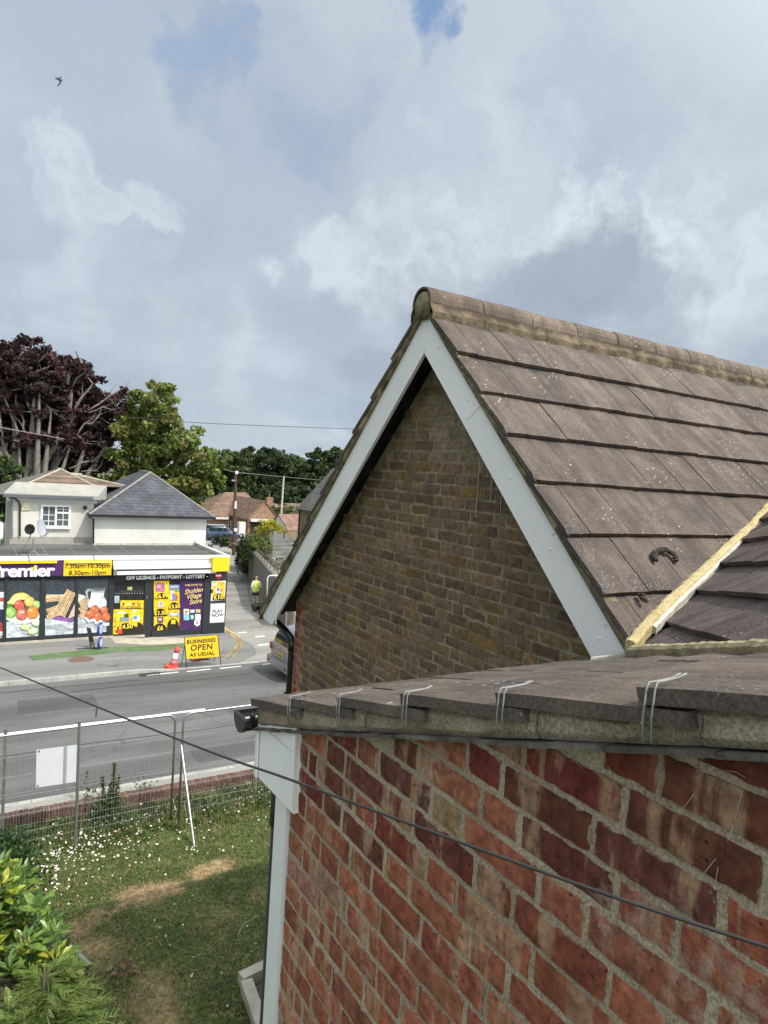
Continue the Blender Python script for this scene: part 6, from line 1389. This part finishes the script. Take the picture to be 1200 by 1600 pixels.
# small white gabled house with a pinkish tiled roof
YB = 70.0; a, b, c_ = PY(436.5, 803, YB), PY(424, 818, YB - 2.2), PY(467, 803, YB); ee = PY(444, 827, YB - 2.6)
t, w, r = gable_house('white_gable_house', 'small white gabled house with a pink tiled roof beside the yellow bush', a.x, a.x + 9, YB - 2.5, YB + 2.5, ee.z + .1, a.z, 'X', RWHITE, RTILE2, .25, M('white_gable', (.62, .62, .60), .8))
win(t, 428, 433, 826, 831, YB - 2.52, 1)
mb = MB(); mb.box((ee.x, YB - 2.9, G(YB)), (ee.x + 8, YB - 2.51, ee.z - .15)); mb.build('lower_wall', GBR, t)
YC = 92.0; a = PY(440, 789, YC); gable_house('far_bungalow', 'low brown roofed bungalow in the gap behind the pink tiled roof', a.x, a.x + 16, YC, YC + 7, PY(440, 803, YC).z, a.z + .1, 'X', GBR, mat_rows('far_brown_tiles', (.20, .15, .115), (.25, .19, .15), .25, .4))
# brown house with steep slate roof, right beside the bargeboard
YD = 50.0; e = PY(462.5, 792.5, YD + 7); tq = PY(520, 731, YD + 7); hwd = tq.x - e.x
t, w, r = gable_house('slate_house', 'tall brown brick house with a grey slate roof peeping past the white bargeboard', e.x + .3, 2 * tq.x - e.x - .3, YD, YD + 6.8, e.z + .25, tq.z, 'Y', GBR, GTILE, .3)
q = PY(476, 806, YD + 4); mb = MB(); mb.box((e.x + .26, q.y - .5, q.z - .5), (e.x + .299, q.y + .5, q.z + .5)); wn = mb.build('window', mat_glass('side_glass', (.05, .06, .065)), t); mb = MB(); mb.box((e.x + .22, q.y - .55, q.z - .55), (e.x + .259, q.y - .42, q.z + .55)); mb.box((e.x + .22, q.y - .42, q.z + .42), (e.x + .259, q.y + .55, q.z + .55)); mb.build('window_frame', WHITE, wn)
mb = MB(); mb.tube([Vector((e.x + .1, YD + 6.9, e.z - .05)), Vector((e.x + .24, YD + 6.7, e.z - .4)), Vector((e.x + .24, YD + 6.7, G(YD)))], .06, 6); mb.build('downpipe', BLACKP, t)
# grey outbuilding roof and boundary wall of the side road
YO = 47.0; o = [PY(431, 836, YO + 5), PY(455, 833, YO + 5), PY(470, 846, YO + 1), PY(452, 872, YO - 2), PY(414, 865, YO)]; t = thing('outbuilding', 'low outbuilding with a grey slate roof behind the brown boundary wall', 'outbuilding', (o[4].x + 2, YO, G(YO)))
mb = MB(); zr = PY(440, 838, YO + 3).z; ze = PY(432, 868, YO - 1).z; xl = PY(414, 866, YO - 1).x; mb.add([(xl, YO - 2.4, ze), (xl + 6.5, YO - 2.4, ze), (xl + 6.5, YO + 6.4, ze), (xl, YO + 6.4, ze), (xl + 1.6, YO + 1.6, zr), (xl + 6.5, YO + 1.6, zr)], [(0, 1, 5, 4), (1, 2, 5), (2, 3, 4, 5), (3, 0, 4), (3, 2, 1, 0)]); ob = mb.build('roof', GTILE, t); mb = MB(); mb.box((xl + .3, YO - 2, G(YO) - .5), (xl + 6, YO + 6, ze)); mb.build('wall', GBR, t)
mb = MB(); q = PY(437, 845, YO + .3); mb.obox(Vector((xl + 2.6, YO - 1.1, lerp(ze, zr, .33) + .03)), (1.1, 0, 0), (0, 1.5, 1.5 * (zr - ze) / 4.0), (0, -.03, .03)); mb.build('rooflight', M('pale_rooflight', (.32, .31, .30), .4), ob)
BW_ = mat_mesh_brick('boundary_brick', (.16, .085, .055), (.20, .11, .07), (.2, .17, .14)); a = PG(430, 962); b = PG(389, 902); bwl = thing('boundary_wall', 'tall brown brick boundary wall along the side road with a square end pier', 'wall', a)
def wall_run(nm, a, b, th, h0, h1, parent, mat):
    d = (b - a); d.z = 0; n_ = Vector((d.y, -d.x, 0)).normalized() * th; a0 = Vector((a.x, a.y, G(a.y) - .5)); b0 = Vector((b.x, b.y, G(b.y) - .5))
    mb = MB(); mb.add([a0, b0, b0 + n_, a0 + n_, a0 + Vector((0, 0, .5 + h0)), b0 + Vector((0, 0, .5 + h1)), b0 + n_ + Vector((0, 0, .5 + h1)), a0 + n_ + Vector((0, 0, .5 + h0))], [(3, 2, 1, 0), (4, 5, 6, 7), (0, 1, 5, 4), (1, 2, 6, 5), (2, 3, 7, 6), (3, 0, 4, 7)]); return mb.build(nm, mat, parent)
ext = a + (a - b) * .25; wall_run('wall', ext, b, .28, 1.55, 2.05, bwl, BW_)
d = (b - ext).normalized(); n_ = Vector((d.y, -d.x, 0)).normalized(); wall_run('coping', ext - n_ * .06, b - n_ * .06, .40, 1.65, 2.15, bwl, M('grey_coping', (.2, .18, .16), .9, .2, 4)); 
mb = MB(); mb.box((b.x - .25, b.y - .1, G(b.y) - .5), (b.x + .45, b.y + .6, PY(393, 847, b.y).z)); mb.build('pier', M('rendered_pier', (.25, .20, .155), .9, .2, 2), bwl)
for k in range(9):
    p = ext.lerp(b, .25 + k * .08); MB().tube([Vector((p.x + .15, p.y, G(p.y) + 1.75 + k * .04)), Vector((p.x + .2, p.y + .1, G(p.y) + 2.45))], .03, 5).build('trellis_post', M('old_timber', (.14, .11, .085), .9), bwl)
for h in (2.3, 2.5): mb = MB(); mb.tube([Vector((lerp(ext.x, b.x, f) + .18, lerp(ext.y, b.y, f), G(lerp(ext.y, b.y, f)) + h)) for f in (.2, .6, .95)], .035, 5); mb.build('trellis_rail', M('old_timber', (.14, .11, .085), .9), bwl)
# hedges and shrubs along the side road
IVY = [((.05, .085, .02), (.13, .18, .045)), ((.10, .13, .035), (.22, .25, .08))]
leafy_bush('wall_hedge', 'loose green hedge tumbling over the end of the boundary wall', 'hedge', PY(397, 853, 46.5), (1.15, 1.3, .85), 4200, .14, IVY, 51, 6); leafy_bush('wall_ivy', 'dark ivy hanging down in front of the brick pier', 'ivy', PY(380, 872, 45.4), (.5, .8, 1.7), 2000, .14, [((.015, .03, .012), (.05, .08, .02))], 52, 3)
leafy_bush('yellow_bush', 'bright yellow leaved bush in front of the white gable', 'bush', PY(421, 825, 60), (1.5, 1.1, .95), 2200, .16, [((.38, .36, .03), (.62, .55, .05)), ((.2, .22, .03), (.4, .38, .05))], 53, 3); leafy_bush('roadside_shrub', 'dark round shrub below the blue van', 'shrub', PY(343, 846, 64), (1.1, .9, .85), 1500, .15, [((.02, .04, .015), (.06, .09, .03))], 54, 3)
leafy_bush('roadside_shrub', 'dry brownish shrub at the foot of the telegraph pole', 'shrub', PY(361, 849, 64), (1.0, .8, .6), 900, .15, [((.09, .085, .04), (.2, .17, .08))], 55, 3); leafy_bush('wall_shrub', 'pale flowered shrub leaning over the boundary wall near the bargeboard', 'shrub', PY(432, 880, 39), (.7, .6, .6), 900, .1, [((.07, .09, .04), (.2, .2, .12)), ((.4, .38, .34), (.6, .58, .5))], 56, 3)
leafy_bush('front_garden_hedge', 'low pale green hedge behind the white pole', 'hedge', PY(447, 797, 92), (3.2, 1.2, .8), 1300, .24, [((.06, .09, .025), (.16, .18, .06))], 57, 3)
# poles and wires
YP = 62.0; pp = PY(366.5, 846, YP); pt = PY(368.5, 737, YP); tpole = thing('telegraph_pole', 'dark red brown timber telegraph pole with small fittings near the bungalow', 'pole', (pp.x, YP, G(YP)))
mb = MB(); mb.tube([Vector((pp.x, YP, G(YP) - .5)), Vector((pt.x, YP, pt.z))], [.17, .12], 10); mb.build('pole', M('creosoted_timber', (.085, .045, .035), .8, .2, 3), tpole)
mb = MB(); q = PY(366, 751, YP); mb.box(q - Vector((.25, .1, .05)), q + Vector((.15, .1, .08))); mb.build('bracket', STEEL, tpole); mb = MB(); q = PY(368, 789, YP - .15); mb.box(q - Vector((.1, .06, .35)), q + Vector((.1, .06, .35))); mb.build('notice_plate', M('pale_plate', (.6, .6, .58), .5), tpole); mb = MB(); q = PY(368, 828, YP - .2); mb.box(q - Vector((.14, .06, .14)), q + Vector((.14, .06, .14))); mb.build('number_plate', LETW, tpole)
mb = MB(); q = PY(369.5, 738, YP); mb.box(q - Vector((.14, .12, .14)), q + Vector((.14, .12, .12))); mb.build('junction_box', FASC, tpole)
YW = 88.0; a = PY(443.5, 744, YW); b = PY(441, 794, YW); mb = MB(); mb.tube([Vector((a.x - .12, YW, G(YW) - .3)), a], [.16, .12], 8); tag(mb.build('white_pole', M('pale_pole', (.45, .44, .42), .6, .1, 4)), 'pale slender pole in front of the dark far trees', 'pole')
def wire(name, label, pts, r, mat=None, cat='cable'):
    """hang a wire through the given points (x, y pixel, distance)"""
    P3 = [PD(*p) for p in pts]; out = []
    n = len(P3)
    for i in range(n - 1):
        p0, p1, p2, p3 = P3[max(i - 1, 0)], P3[i], P3[i + 1], P3[min(i + 2, n - 1)]
        for k in range(10):
            t = k / 10; out.append(.5 * ((2 * p1) + (p2 - p0) * t + (2 * p0 - 5 * p1 + 4 * p2 - p3) * t * t + (3 * p1 - p0 - 3 * p2 + p3) * t ** 3))
    out.append(P3[-1]); mb = MB(); mb.tube(out, r, 8); return tag(mb.build(name, mat or BLACKP, smooth=True), label, cat)
PALEW = M('pale_wire', (.30, .29, .27), .6, .05, 3)
wire('overhead_wire', 'pale overhead wire crossing the copper beech towards the telegraph pole', [(-60, 658, 30), (0, 668, 34), (150, 695, 46), (300, 722, 60), (368, 738, 69)], .022, PALEW)
wire('overhead_wire', 'pale overhead wire running from the telegraph pole to the white pole and on', [(368, 738, 69), (443, 745, 95), (520, 752, 110)], .022, PALEW)
wire('overhead_wire', 'thin dark wire high across the sky beside the bargeboard', [(200, 652, 36), (300, 660, 36), (420, 665.5, 36), (545, 670, 36), (640, 674, 36)], .014, M('dark_wire', (.06, .06, .065), .6))
wire('near_cable', 'thick black cable slanting across the lawn and the red brick wall', [(-40, 1029, 2.4), (0, 1043, 2.15), (280, 1156, 1.32), (450, 1217, 1.08), (700, 1309, .86), (950, 1398, .73), (1200, 1480, .645), (1260, 1500, .62)], .0021, M('cable_black', (.028, .026, .025), .55, .25, 60))
# white tubular hoop barrier
hb = PG(447, 948); YH = 31.5; mb = MB(); h0 = PY(418, 935, YH); h1 = PY(418, 903, YH); h2 = PY(421, 899.5, YH); h3 = PY(440, 899, YH); mb.tube([Vector((h0.x, YH, G(YH) - .1)), h1, h2, h3, Vector((h3.x + .05, YH, h3.z - .1)), Vector((h3.x + .08, YH, G(YH) - .1))], .036, 10); tag(mb.build('hoop_barrier', M('white_tube', (.6, .6, .56), .5), smooth=True), 'pale tubular hoop barrier beside the boundary wall', 'barrier')

# ================================================================== CARS
def car(name, label, pos, heading, L, Wd, Ht, paint, prof, plate=None, body_label=None, group=None):
    """prof: stations (x from the rear 0..1, bottom z, belt z, roof z, half width at belt, half width at roof), fractions of L, Ht, Wd"""
    t = thing(name, label, 'car', pos, group)
    ca, sa = math.cos(heading), math.sin(heading); px, py, pz = pos
    def T(x, y, z): x -= L / 2; return (px + x * ca - y * sa, py + x * sa + y * ca, pz + z)
    secs = []
    dens = []
    for i in range(len(prof) - 1):
        for k in range(4): f = k / 4; dens.append(tuple(lerp(a, b, f) for a, b in zip(prof[i], prof[i + 1])))
    dens.append(prof[-1])
    def ringpts(s_, inset=0.0):
        x, zb, zm, zr, wb, wr = s_; x *= L; zb *= Ht; zm *= Ht; zr *= Ht; wb = wb * Wd / 2 + inset; wr = wr * Wd / 2 + inset
        up = zr - zm
        half = [(wb * .90, zb), (wb * .985, zb + (zm - zb) * .25), (wb, zb + (zm - zb) * .55), (wb * .985, zb + (zm - zb) * .88), (wb * .955, zm)]
        half += [(lerp(wb * .94, wr, .35), zm + up * .35), (lerp(wb * .94, wr, .75), zm + up * .75), (wr * .93, zm + up * .95), (wr * .6, zr + inset), (0, zr + .012 * Ht + inset)]
        return [(x, y, z) for y, z in half] + [(x, -y, z) for y, z in reversed(half[:-1])]
    mb = MB(); vs = []; n = 0
    for s_ in dens: r = ringpts(s_); n = len(r); vs += [T(*q) for q in r]
    fs = [(i * n + k, i * n + (k + 1) % n, (i + 1) * n + (k + 1) % n, (i + 1) * n + k) for i in range(len(dens) - 1) for k in range(n)] + [tuple(reversed(range(n))), tuple((len(dens) - 1) * n + k for k in range(n))]
    mb.add(vs, fs); body = mb.build('body', paint, t, smooth=True)
    if body_label: body['label'] = body_label
    gl = mat_glass('car_glass', (.02, .028, .032), .06) if 'car_glass' not in MATS else MATS['car_glass']; MATS['car_glass'] = gl
    def side_glass(x0, x1, f0=.10, f1=.80):
        for sg in (-1, 1):
            mb = MB(); vs = []; m_ = 8
            for i in range(m_ + 1):
                x = lerp(x0, x1, i / m_); j = 0
                while j < len(prof) - 2 and prof[j + 1][0] < x: j += 1
                f = (x - prof[j][0]) / (prof[j + 1][0] - prof[j][0]); s_ = tuple(lerp(a, b, f) for a, b in zip(prof[j], prof[j + 1])); _, zb, zm, zr, wb, wr = s_; wb *= Wd / 2; wr *= Wd / 2
                for g_ in (f0, (f0 + f1) / 2, f1):
                    up = (zr - zm) * Ht; vs.append(T(x * L, sg * (lerp(wb * .94, wr, g_ + .02) + .008), zm * Ht + up * g_))
            fs = [(i * 3 + k, (i + 1) * 3 + k, (i + 1) * 3 + k + 1, i * 3 + k + 1) for i in range(m_) for k in range(2)]
            if sg < 0: fs = [tuple(reversed(f)) for f in fs]
            mb.add(vs, fs); mb.build('side_window', gl, t)
    return t, T, side_glass, gl, body
def wheels(t, T, L, Wd, xs, r=.31):
    for x in xs:
        for sg in (-1, 1):
            c = Vector(T(x, sg * (Wd / 2 - .10), r)); ax = (Vector(T(x, sg * Wd, r)) - Vector(T(x, 0, r))).normalized(); m_ = ax.to_track_quat('Z', 'Y').to_matrix().to_4x4()
            mb = MB(); mb.lathe([(r * .55, -.10), (r * .95, -.10), (r, -.06), (r, .07), (r * .94, .105), (r * .62, .105)], c, 22, mat=m_); w = mb.build('wheel', M('tyre', (.016, .016, .016), .85), t, smooth=True)
            mb = MB(); mb.lathe([(r * .62, .06), (r * .62, .108), (r * .5, .09), (r * .12, .112), (.001, .115)], c, 22, mat=m_); mb.build('rim', M('alloy', (.35, .36, .37), .35, .05, 4, metal=.7), w)
SILVER = mat_paint('silver_paint', (.30, .31, .33), .30, .6, .5); BLUEP = mat_paint('blue_paint', (.035, .065, .125), .3, .7, .2)
estate = [(0, .30, .58, .60, .80, .62), (.012, .20, .60, .66, .88, .66), (.03, .155, .60, .78, .94, .68), (.08, .14, .60, .93, .97, .72), (.20, .14, .595, .985, 1, .75), (.42, .14, .58, 1.0, 1, .76), (.58, .14, .57, .97, 1, .74), (.74, .14, .56, .66, .99, .78), (.80, .14, .53, .585, .98, .80), (.93, .14, .47, .50, .93, .80), (.985, .17, .40, .43, .82, .7), (1.0, .24, .34, .36, .70, .6)]
CX, CYc = 8.62, 20.0; cz = G(20)
L_, W_, H_ = 4.3, 1.78, 1.66
t, T, sg_, gl, body = car('silver_car', 'silver hatchback half hidden behind the brown gable and black downpipe', (CX + L_ / 2, CYc, cz), R_(1.0), L_, W_, H_, SILVER, estate)
sg_(.10, .27); sg_(.29, .44); sg_(.46, .62); wheels(t, T, L_, W_, (.86, 3.42))
mb = MB(); vs = []
for z, x, w in ((.64, .052, .70), (.72, .085, .69), (.80, .135, .67), (.88, .22, .63)):
    for y in (-1, -.6, 0, .6, 1): vs.append(T(x - .026 + .022 * abs(y) ** 2, y * w * W_ / 2, z * H_))
mb.add(vs, [(i * 5 + k, (i + 1) * 5 + k, (i + 1) * 5 + k + 1, i * 5 + k + 1) for i in range(3) for k in range(4)]); mb.build('rear_window', gl, t)
def rear_box(nm, y0, y1, z0, z1, x0, x1, mat, parent=t):
    mb = MB(); vs = [T(x, y * W_ / 2, z * H_) for x in (x0, x1) for y, z in ((y0, z0), (y1, z0), (y1, z1), (y0, z1))]; fs = [(0, 1, 2, 3), (7, 6, 5, 4), (0, 4, 5, 1), (1, 5, 6, 2), (2, 6, 7, 3), (3, 7, 4, 0)]; mb.add(vs, fs); return mb.build(nm, mat, parent)
rear_box('bumper', -.90, .90, .20, .36, -.10, .25, SILVER); rear_box('number_plate_recess', -.42, .42, .40, .53, -.04, .1, M('recess_silver', (.30, .31, .33), .4))
np_ = rear_box('number_plate', -.30, .30, .415, .485, -.052, -.041, M('plate_yellow', (.62, .42, .03), .5)); rear_box('chrome_strip', -.45, .45, .535, .548, -.03, .05, STEEL)
for sg in (-1, 1): rear_box('tail_light', sg * .80, sg * .93, .46, .60, -.012, .18, M('tail_lamp', (.30, .10, .10), .15)); rear_box('reflector', sg * .62, sg * .84, .25, .28, -.108, -.09, M('tail_red', (.35, .02, .02), .2))
o = T(-.054, .0, .42 * H_)
for k in range(7):
    if k != 4: rear_box('plate_mark', -.26 + k * .075, -.215 + k * .075, .43, .472, -.0535, -.053, LETK, np_)
rear_box('badge', -.04, .04, .556, .578, -.03, .0, STEEL)
van_prof = [(0, .22, .52, .60, .90, .70), (.01, .16, .55, .90, .95, .80), (.05, .14, .55, .97, 1, .82), (.3, .14, .55, 1.0, 1, .83), (.55, .14, .55, .985, 1, .82), (.66, .14, .55, .80, 1, .82), (.76, .14, .54, .60, .98, .82), (.9, .14, .48, .52, .95, .8), (.985, .18, .40, .43, .85, .7), (1, .25, .33, .35, .72, .6)]
q = PG(343, 844); VL = 4.1; t, T, sg_, gl, body = car('blue_van', 'blue small van with side windows parked at the end of the side road', (q.x + .3, q.y, G(q.y)), R_(-4), VL, 1.75, 1.75, BLUEP, van_prof)
sg_(.08, .26); sg_(.28, .46); sg_(.48, .64, .10, .72); wheels(t, T, VL, 1.75, (.75, 3.3))
mb = MB(); mb.box((q.x - 1.5, q.y - .7, G(q.y) + 1.78), (q.x + .6, q.y + .7, G(q.y) + 1.80)); mb.build('roof_panel', M('pale_roof', (.28, .33, .39), .4), t)
q2_ = PG(322, 846); t, T, sg_, gl, body = car('dark_car', 'dark grey car parked behind the blue van', (q2_.x, q2_.y + 3.5, G(q2_.y)), R_(80), 4.0, 1.7, 1.5, mat_paint('dark_paint', (.03, .032, .038), .3, .7), estate); sg_(.10, .27); sg_(.29, .6); wheels(t, T, 4.0, 1.7, (.8, 3.2), .3)

# ================================================================== THE MAN IN THE HIGH VISIBILITY VEST (walking away)
pb = PG(398.5, 947.5); man = thing('person', 'person in a yellow high visibility vest and dark shorts walking away up the side road', 'person', pb)
ps = 1.0
hd = PY(398, 901, pb.y); ps = (hd.z - pb.z) / 1.76; print('man height', hd.z - pb.z, pb)
YAW = R_(-14); cy_, sy_2 = math.cos(YAW), math.sin(YAW)
def mp_(x, y, z): x, y, z = x * ps, y * ps, z * ps; return (pb.x + x * cy_ - y * sy_2, pb.y + x * sy_2 + y * cy_, pb.z + z)
def skin(name, verts, edges, mat, parent, root=0, sub=2):
    me = bpy.data.meshes.new(name); me.from_pydata([mp_(*v[:3]) for v in verts], edges, []); at = me.attributes.new('tint', 'FLOAT_COLOR', 'POINT')
    o = bpy.data.objects.new(name, me); C.objects.link(o); attach(o, parent); me.materials.append(mat)
    md = o.modifiers.new('skin', 'SKIN'); md.use_smooth_shade = True
    for i, v in enumerate(verts):
        sv = me.skin_vertices[0].data[i]; r = v[3] if isinstance(v[3], tuple) else (v[3], v[3]); sv.radius = (r[0] * ps, r[1] * ps); sv.use_root = (i == root)
    s_ = o.modifiers.new('sub', 'SUBSURF'); s_.levels = sub; s_.render_levels = sub; return o
SKINM = M('skin', (.52, .31, .23), .55, .08, 30); HIVIS = M('hi_vis', (.74, .92, .02), .6, .08, 25); SHIRT = M('white_shirt', (.78, .78, .76), .8, .06, 20); SHORT = M('dark_shorts', (.03, .032, .036), .85, .15, 20); REFL = M('reflective_tape', (.62, .64, .64), .3, .05, 30)
# x right, y forward (walking), z up
V = [(0, 0, .98, (.15, .11)), (0, .01, 1.15, (.145, .10)), (0, .02, 1.34, (.165, .11)), (0, .015, 1.46, (.11, .08)), (0, .025, 1.53, .058), (0, .04, 1.61, (.072, .085)), (0, .04, 1.70, (.070, .082)),
     (-.19, .0, 1.43, .062), (-.25, -.04, 1.18, .047), (-.27, .04, .95, .036), (-.275, .07, .87, .034),
     (.19, .0, 1.43, .062), (.26, .0, 1.19, .047), (.27, .10, .98, .036), (.265, .14, .90, .034),
     (-.09, 0, .90, .088), (-.095, .05, .52, .058), (-.095, .015, .32, .058), (-.095, -.04, .09, .038),
     (.09, 0, .90, .088), (.095, -.03, .52, .058), (.095, -.12, .33, .056), (.095, -.20, .12, .038)]
E_ = [(0, 1), (1, 2), (2, 3), (3, 4), (4, 5), (5, 6), (3, 7), (7, 8), (8, 9), (9, 10), (3, 11), (11, 12), (12, 13), (13, 14), (0, 15), (15, 16), (16, 17), (17, 18), (0, 19), (19, 20), (20, 21), (21, 22)]
skin('body', V, E_, SKINM, man)
for sg, hx, hy, hz in ((-1, -.275, .07, .87), (1, .265, .14, .90)):
    hv = [(hx, hy, hz, .026), (hx, hy + .015, hz - .05, (.034, .018)), (hx, hy + .02, hz - .085, (.036, .016))]; he = [(0, 1), (1, 2)]
    for k, o_ in enumerate((-.024, -.008, .008, .024)): hv += [(hx, hy + .02 + o_, hz - .12, .0085), (hx - sg * .008, hy + .022 + o_, hz - (.155, .165, .162, .148)[k], .007)]; he += [(2, 3 + 2 * k), (3 + 2 * k, 4 + 2 * k)]
    hv += [(hx - sg * .01, hy + .05, hz - .06, .010), (hx - sg * .015, hy + .06, hz - .10, .008)]; he += [(1, 11), (11, 12)]
    skin('hand', hv, he, SKINM, man, 1, 1)
skin('shirt', [(0, .0, 1.0, (.17, .13)), (0, .01, 1.15, (.16, .12)), (0, .02, 1.34, (.165, .12)), (0, .015, 1.47, (.115, .09)), (-.19, 0, 1.43, .08), (-.245, -.035, 1.21, .068), (-.26, .0, 1.06, .055), (.19, 0, 1.43, .08), (.255, 0, 1.22, .068), (.265, .04, 1.08, .055), (0, -.0, .92, (.195, .15))], [(0, 1), (1, 2), (2, 3), (3, 4), (4, 5), (5, 6), (3, 7), (7, 8), (8, 9), (0, 10)], SHIRT, man)
def torso(name, rings, mat, parent):
    mb = MB(); vs = []; n = 20
    for z, rx, ry, oy in rings:
        for k in range(n): a_ = 6.2832 * k / n; vs.append(mp_(rx * math.cos(a_) * (1 - .12 * abs(math.sin(2 * a_))) , oy + ry * math.sin(a_), z))
    m_ = len(rings); mb.add(vs, [(i * n + k, i * n + (k + 1) % n, (i + 1) * n + (k + 1) % n, (i + 1) * n + k) for i in range(m_ - 1) for k in range(n)] + [tuple(reversed(range(n))), tuple((m_ - 1) * n + k for k in range(n))]); return mb.build(name, mat, parent, smooth=True)
vest = torso('vest', [(.88, .245, .185, 0), (1.0, .240, .182, 0), (1.16, .235, .175, .005), (1.34, .245, .17, .01), (1.43, .225, .145, .012), (1.50, .13, .11, .015)], HIVIS, man)
for z_ in (.97, 1.13): torso('reflective_band', [(z_ - .022, .246, .188, 0), (z_ + .022, .244, .186, 0)], REFL, vest)
for sg in (-1, 1): mb = MB(); mb.tube([mp_(sg * .11, -.172, 1.16), mp_(sg * .115, -.158, 1.36), mp_(sg * .11, -.09, 1.47)], .015 * ps, 6); mb.build('reflective_band', REFL, vest)
skin('shorts', [(0, 0, .95, (.165, .13)), (-.09, 0, .88, .112), (-.097, .035, .62, .096), (.09, 0, .88, .112), (.097, -.02, .62, .096), (0, 0, .86, (.13, .12))], [(0, 1), (1, 2), (0, 3), (3, 4), (0, 5)], SHORT, man)
mb = MB(); mb.ball(mp_(0, .032, 1.70), (.082 * ps, .094 * ps, .075 * ps), 14, 10); mb.build('hair', M('short_grey_hair', (.30, .24, .20), .8, .2, 60), man, smooth=True)
for sg in (-1, 1): MB().ball(mp_(sg * .083, .04, 1.63), (.012 * ps, .02 * ps, .03 * ps), 8, 6).build('ear', SKINM, man, smooth=True)
for nm, x, y, z, pit in (('shoe', -.095, -.03, .045, 0), ('shoe', .095, -.19, .075, 1)):
    skin(nm, [(x, y - .04, z, (.045, .045)), (x, y + .06, z - (.01 if not pit else .02), (.048, .036)), (x, y + .16, z - (.015 if not pit else .045), (.042, .026))], [(0, 1), (1, 2)], M('dark_shoe', (.05, .048, .045), .7), man)
    skin('sock', [(x, y - .02, z + .02, .046), (x, y - .01, z + .12, .05)], [(0, 1)], SHIRT, man)

# ================================================================== GULL
gc = PD(93, 126, 62.0); fwd = Vector(ROT[:, 2]); rgt = Vector(ROT[:, 0]); upv = -Vector(ROT[:, 1]); k = 62 / 1065
def gp_(x, y, d=0): return PD(x, y, 62.0 + d)
gull = thing('seagull', 'grey seagull with bent wings flying in the upper left sky', 'bird', gc)
GW = M('gull_white', (.10, .10, .105), .9); GG = M('gull_grey', (.022, .023, .026), .9)
mb = MB(); mb.tube([gp_(97.5, 124.8, .1), gp_(95.6, 124.9, .1), gp_(93.5, 124.4, .05), gp_(90.6, 123.0), gp_(87.4, 122.3)], [.03, .12, .17, .10, .035], 10); mb.build('body', GW, gull, smooth=True)
mb = MB(); mb.ball(gp_(87.8, 122.3), .085, 8, 6); mb.build('head', GW, gull, smooth=True); mb = MB(); mb.tube([gp_(87.5, 122.2), gp_(86.0, 122.0)], [.04, .01], 6); mb.build('beak', M('beak', (.5, .38, .08), .5), gull)
def wing(pts, nm='wing'):
    mb = MB(); n = len(pts); vs = []
    for (x0, y0), (x1, y1), d in pts: vs += [gp_(x0, y0, d), gp_(x1, y1, d + .05), gp_(x1, y1, d + .09), gp_(x0, y0, d + .06)]
    fs = [(i * 4 + a, i * 4 + (a + 1) % 4, (i + 1) * 4 + (a + 1) % 4, (i + 1) * 4 + a) for i in range(n - 1) for a in range(4)] + [(3, 2, 1, 0), tuple((n - 1) * 4 + a for a in range(4))]; mb.add(vs, fs); mb.build(nm, GG, gull)
wing([((91.8, 124.0), (95.2, 125.2), 0), ((93.3, 127.0), (96.2, 128.4), -.25), ((92.2, 130.2), (95.2, 130.4), -.45), ((89.6, 133.6), (91.2, 134.6), -.6), ((89.1, 134.8), (89.4, 135.0), -.62)])
wing([((92.0, 123.6), (95.2, 124.4), .1), ((92.2, 121.4), (95.4, 121.8), .4), ((93.6, 119.3), (95.8, 120.2), .65), ((97.6, 120.4), (98.2, 120.5), .9)])
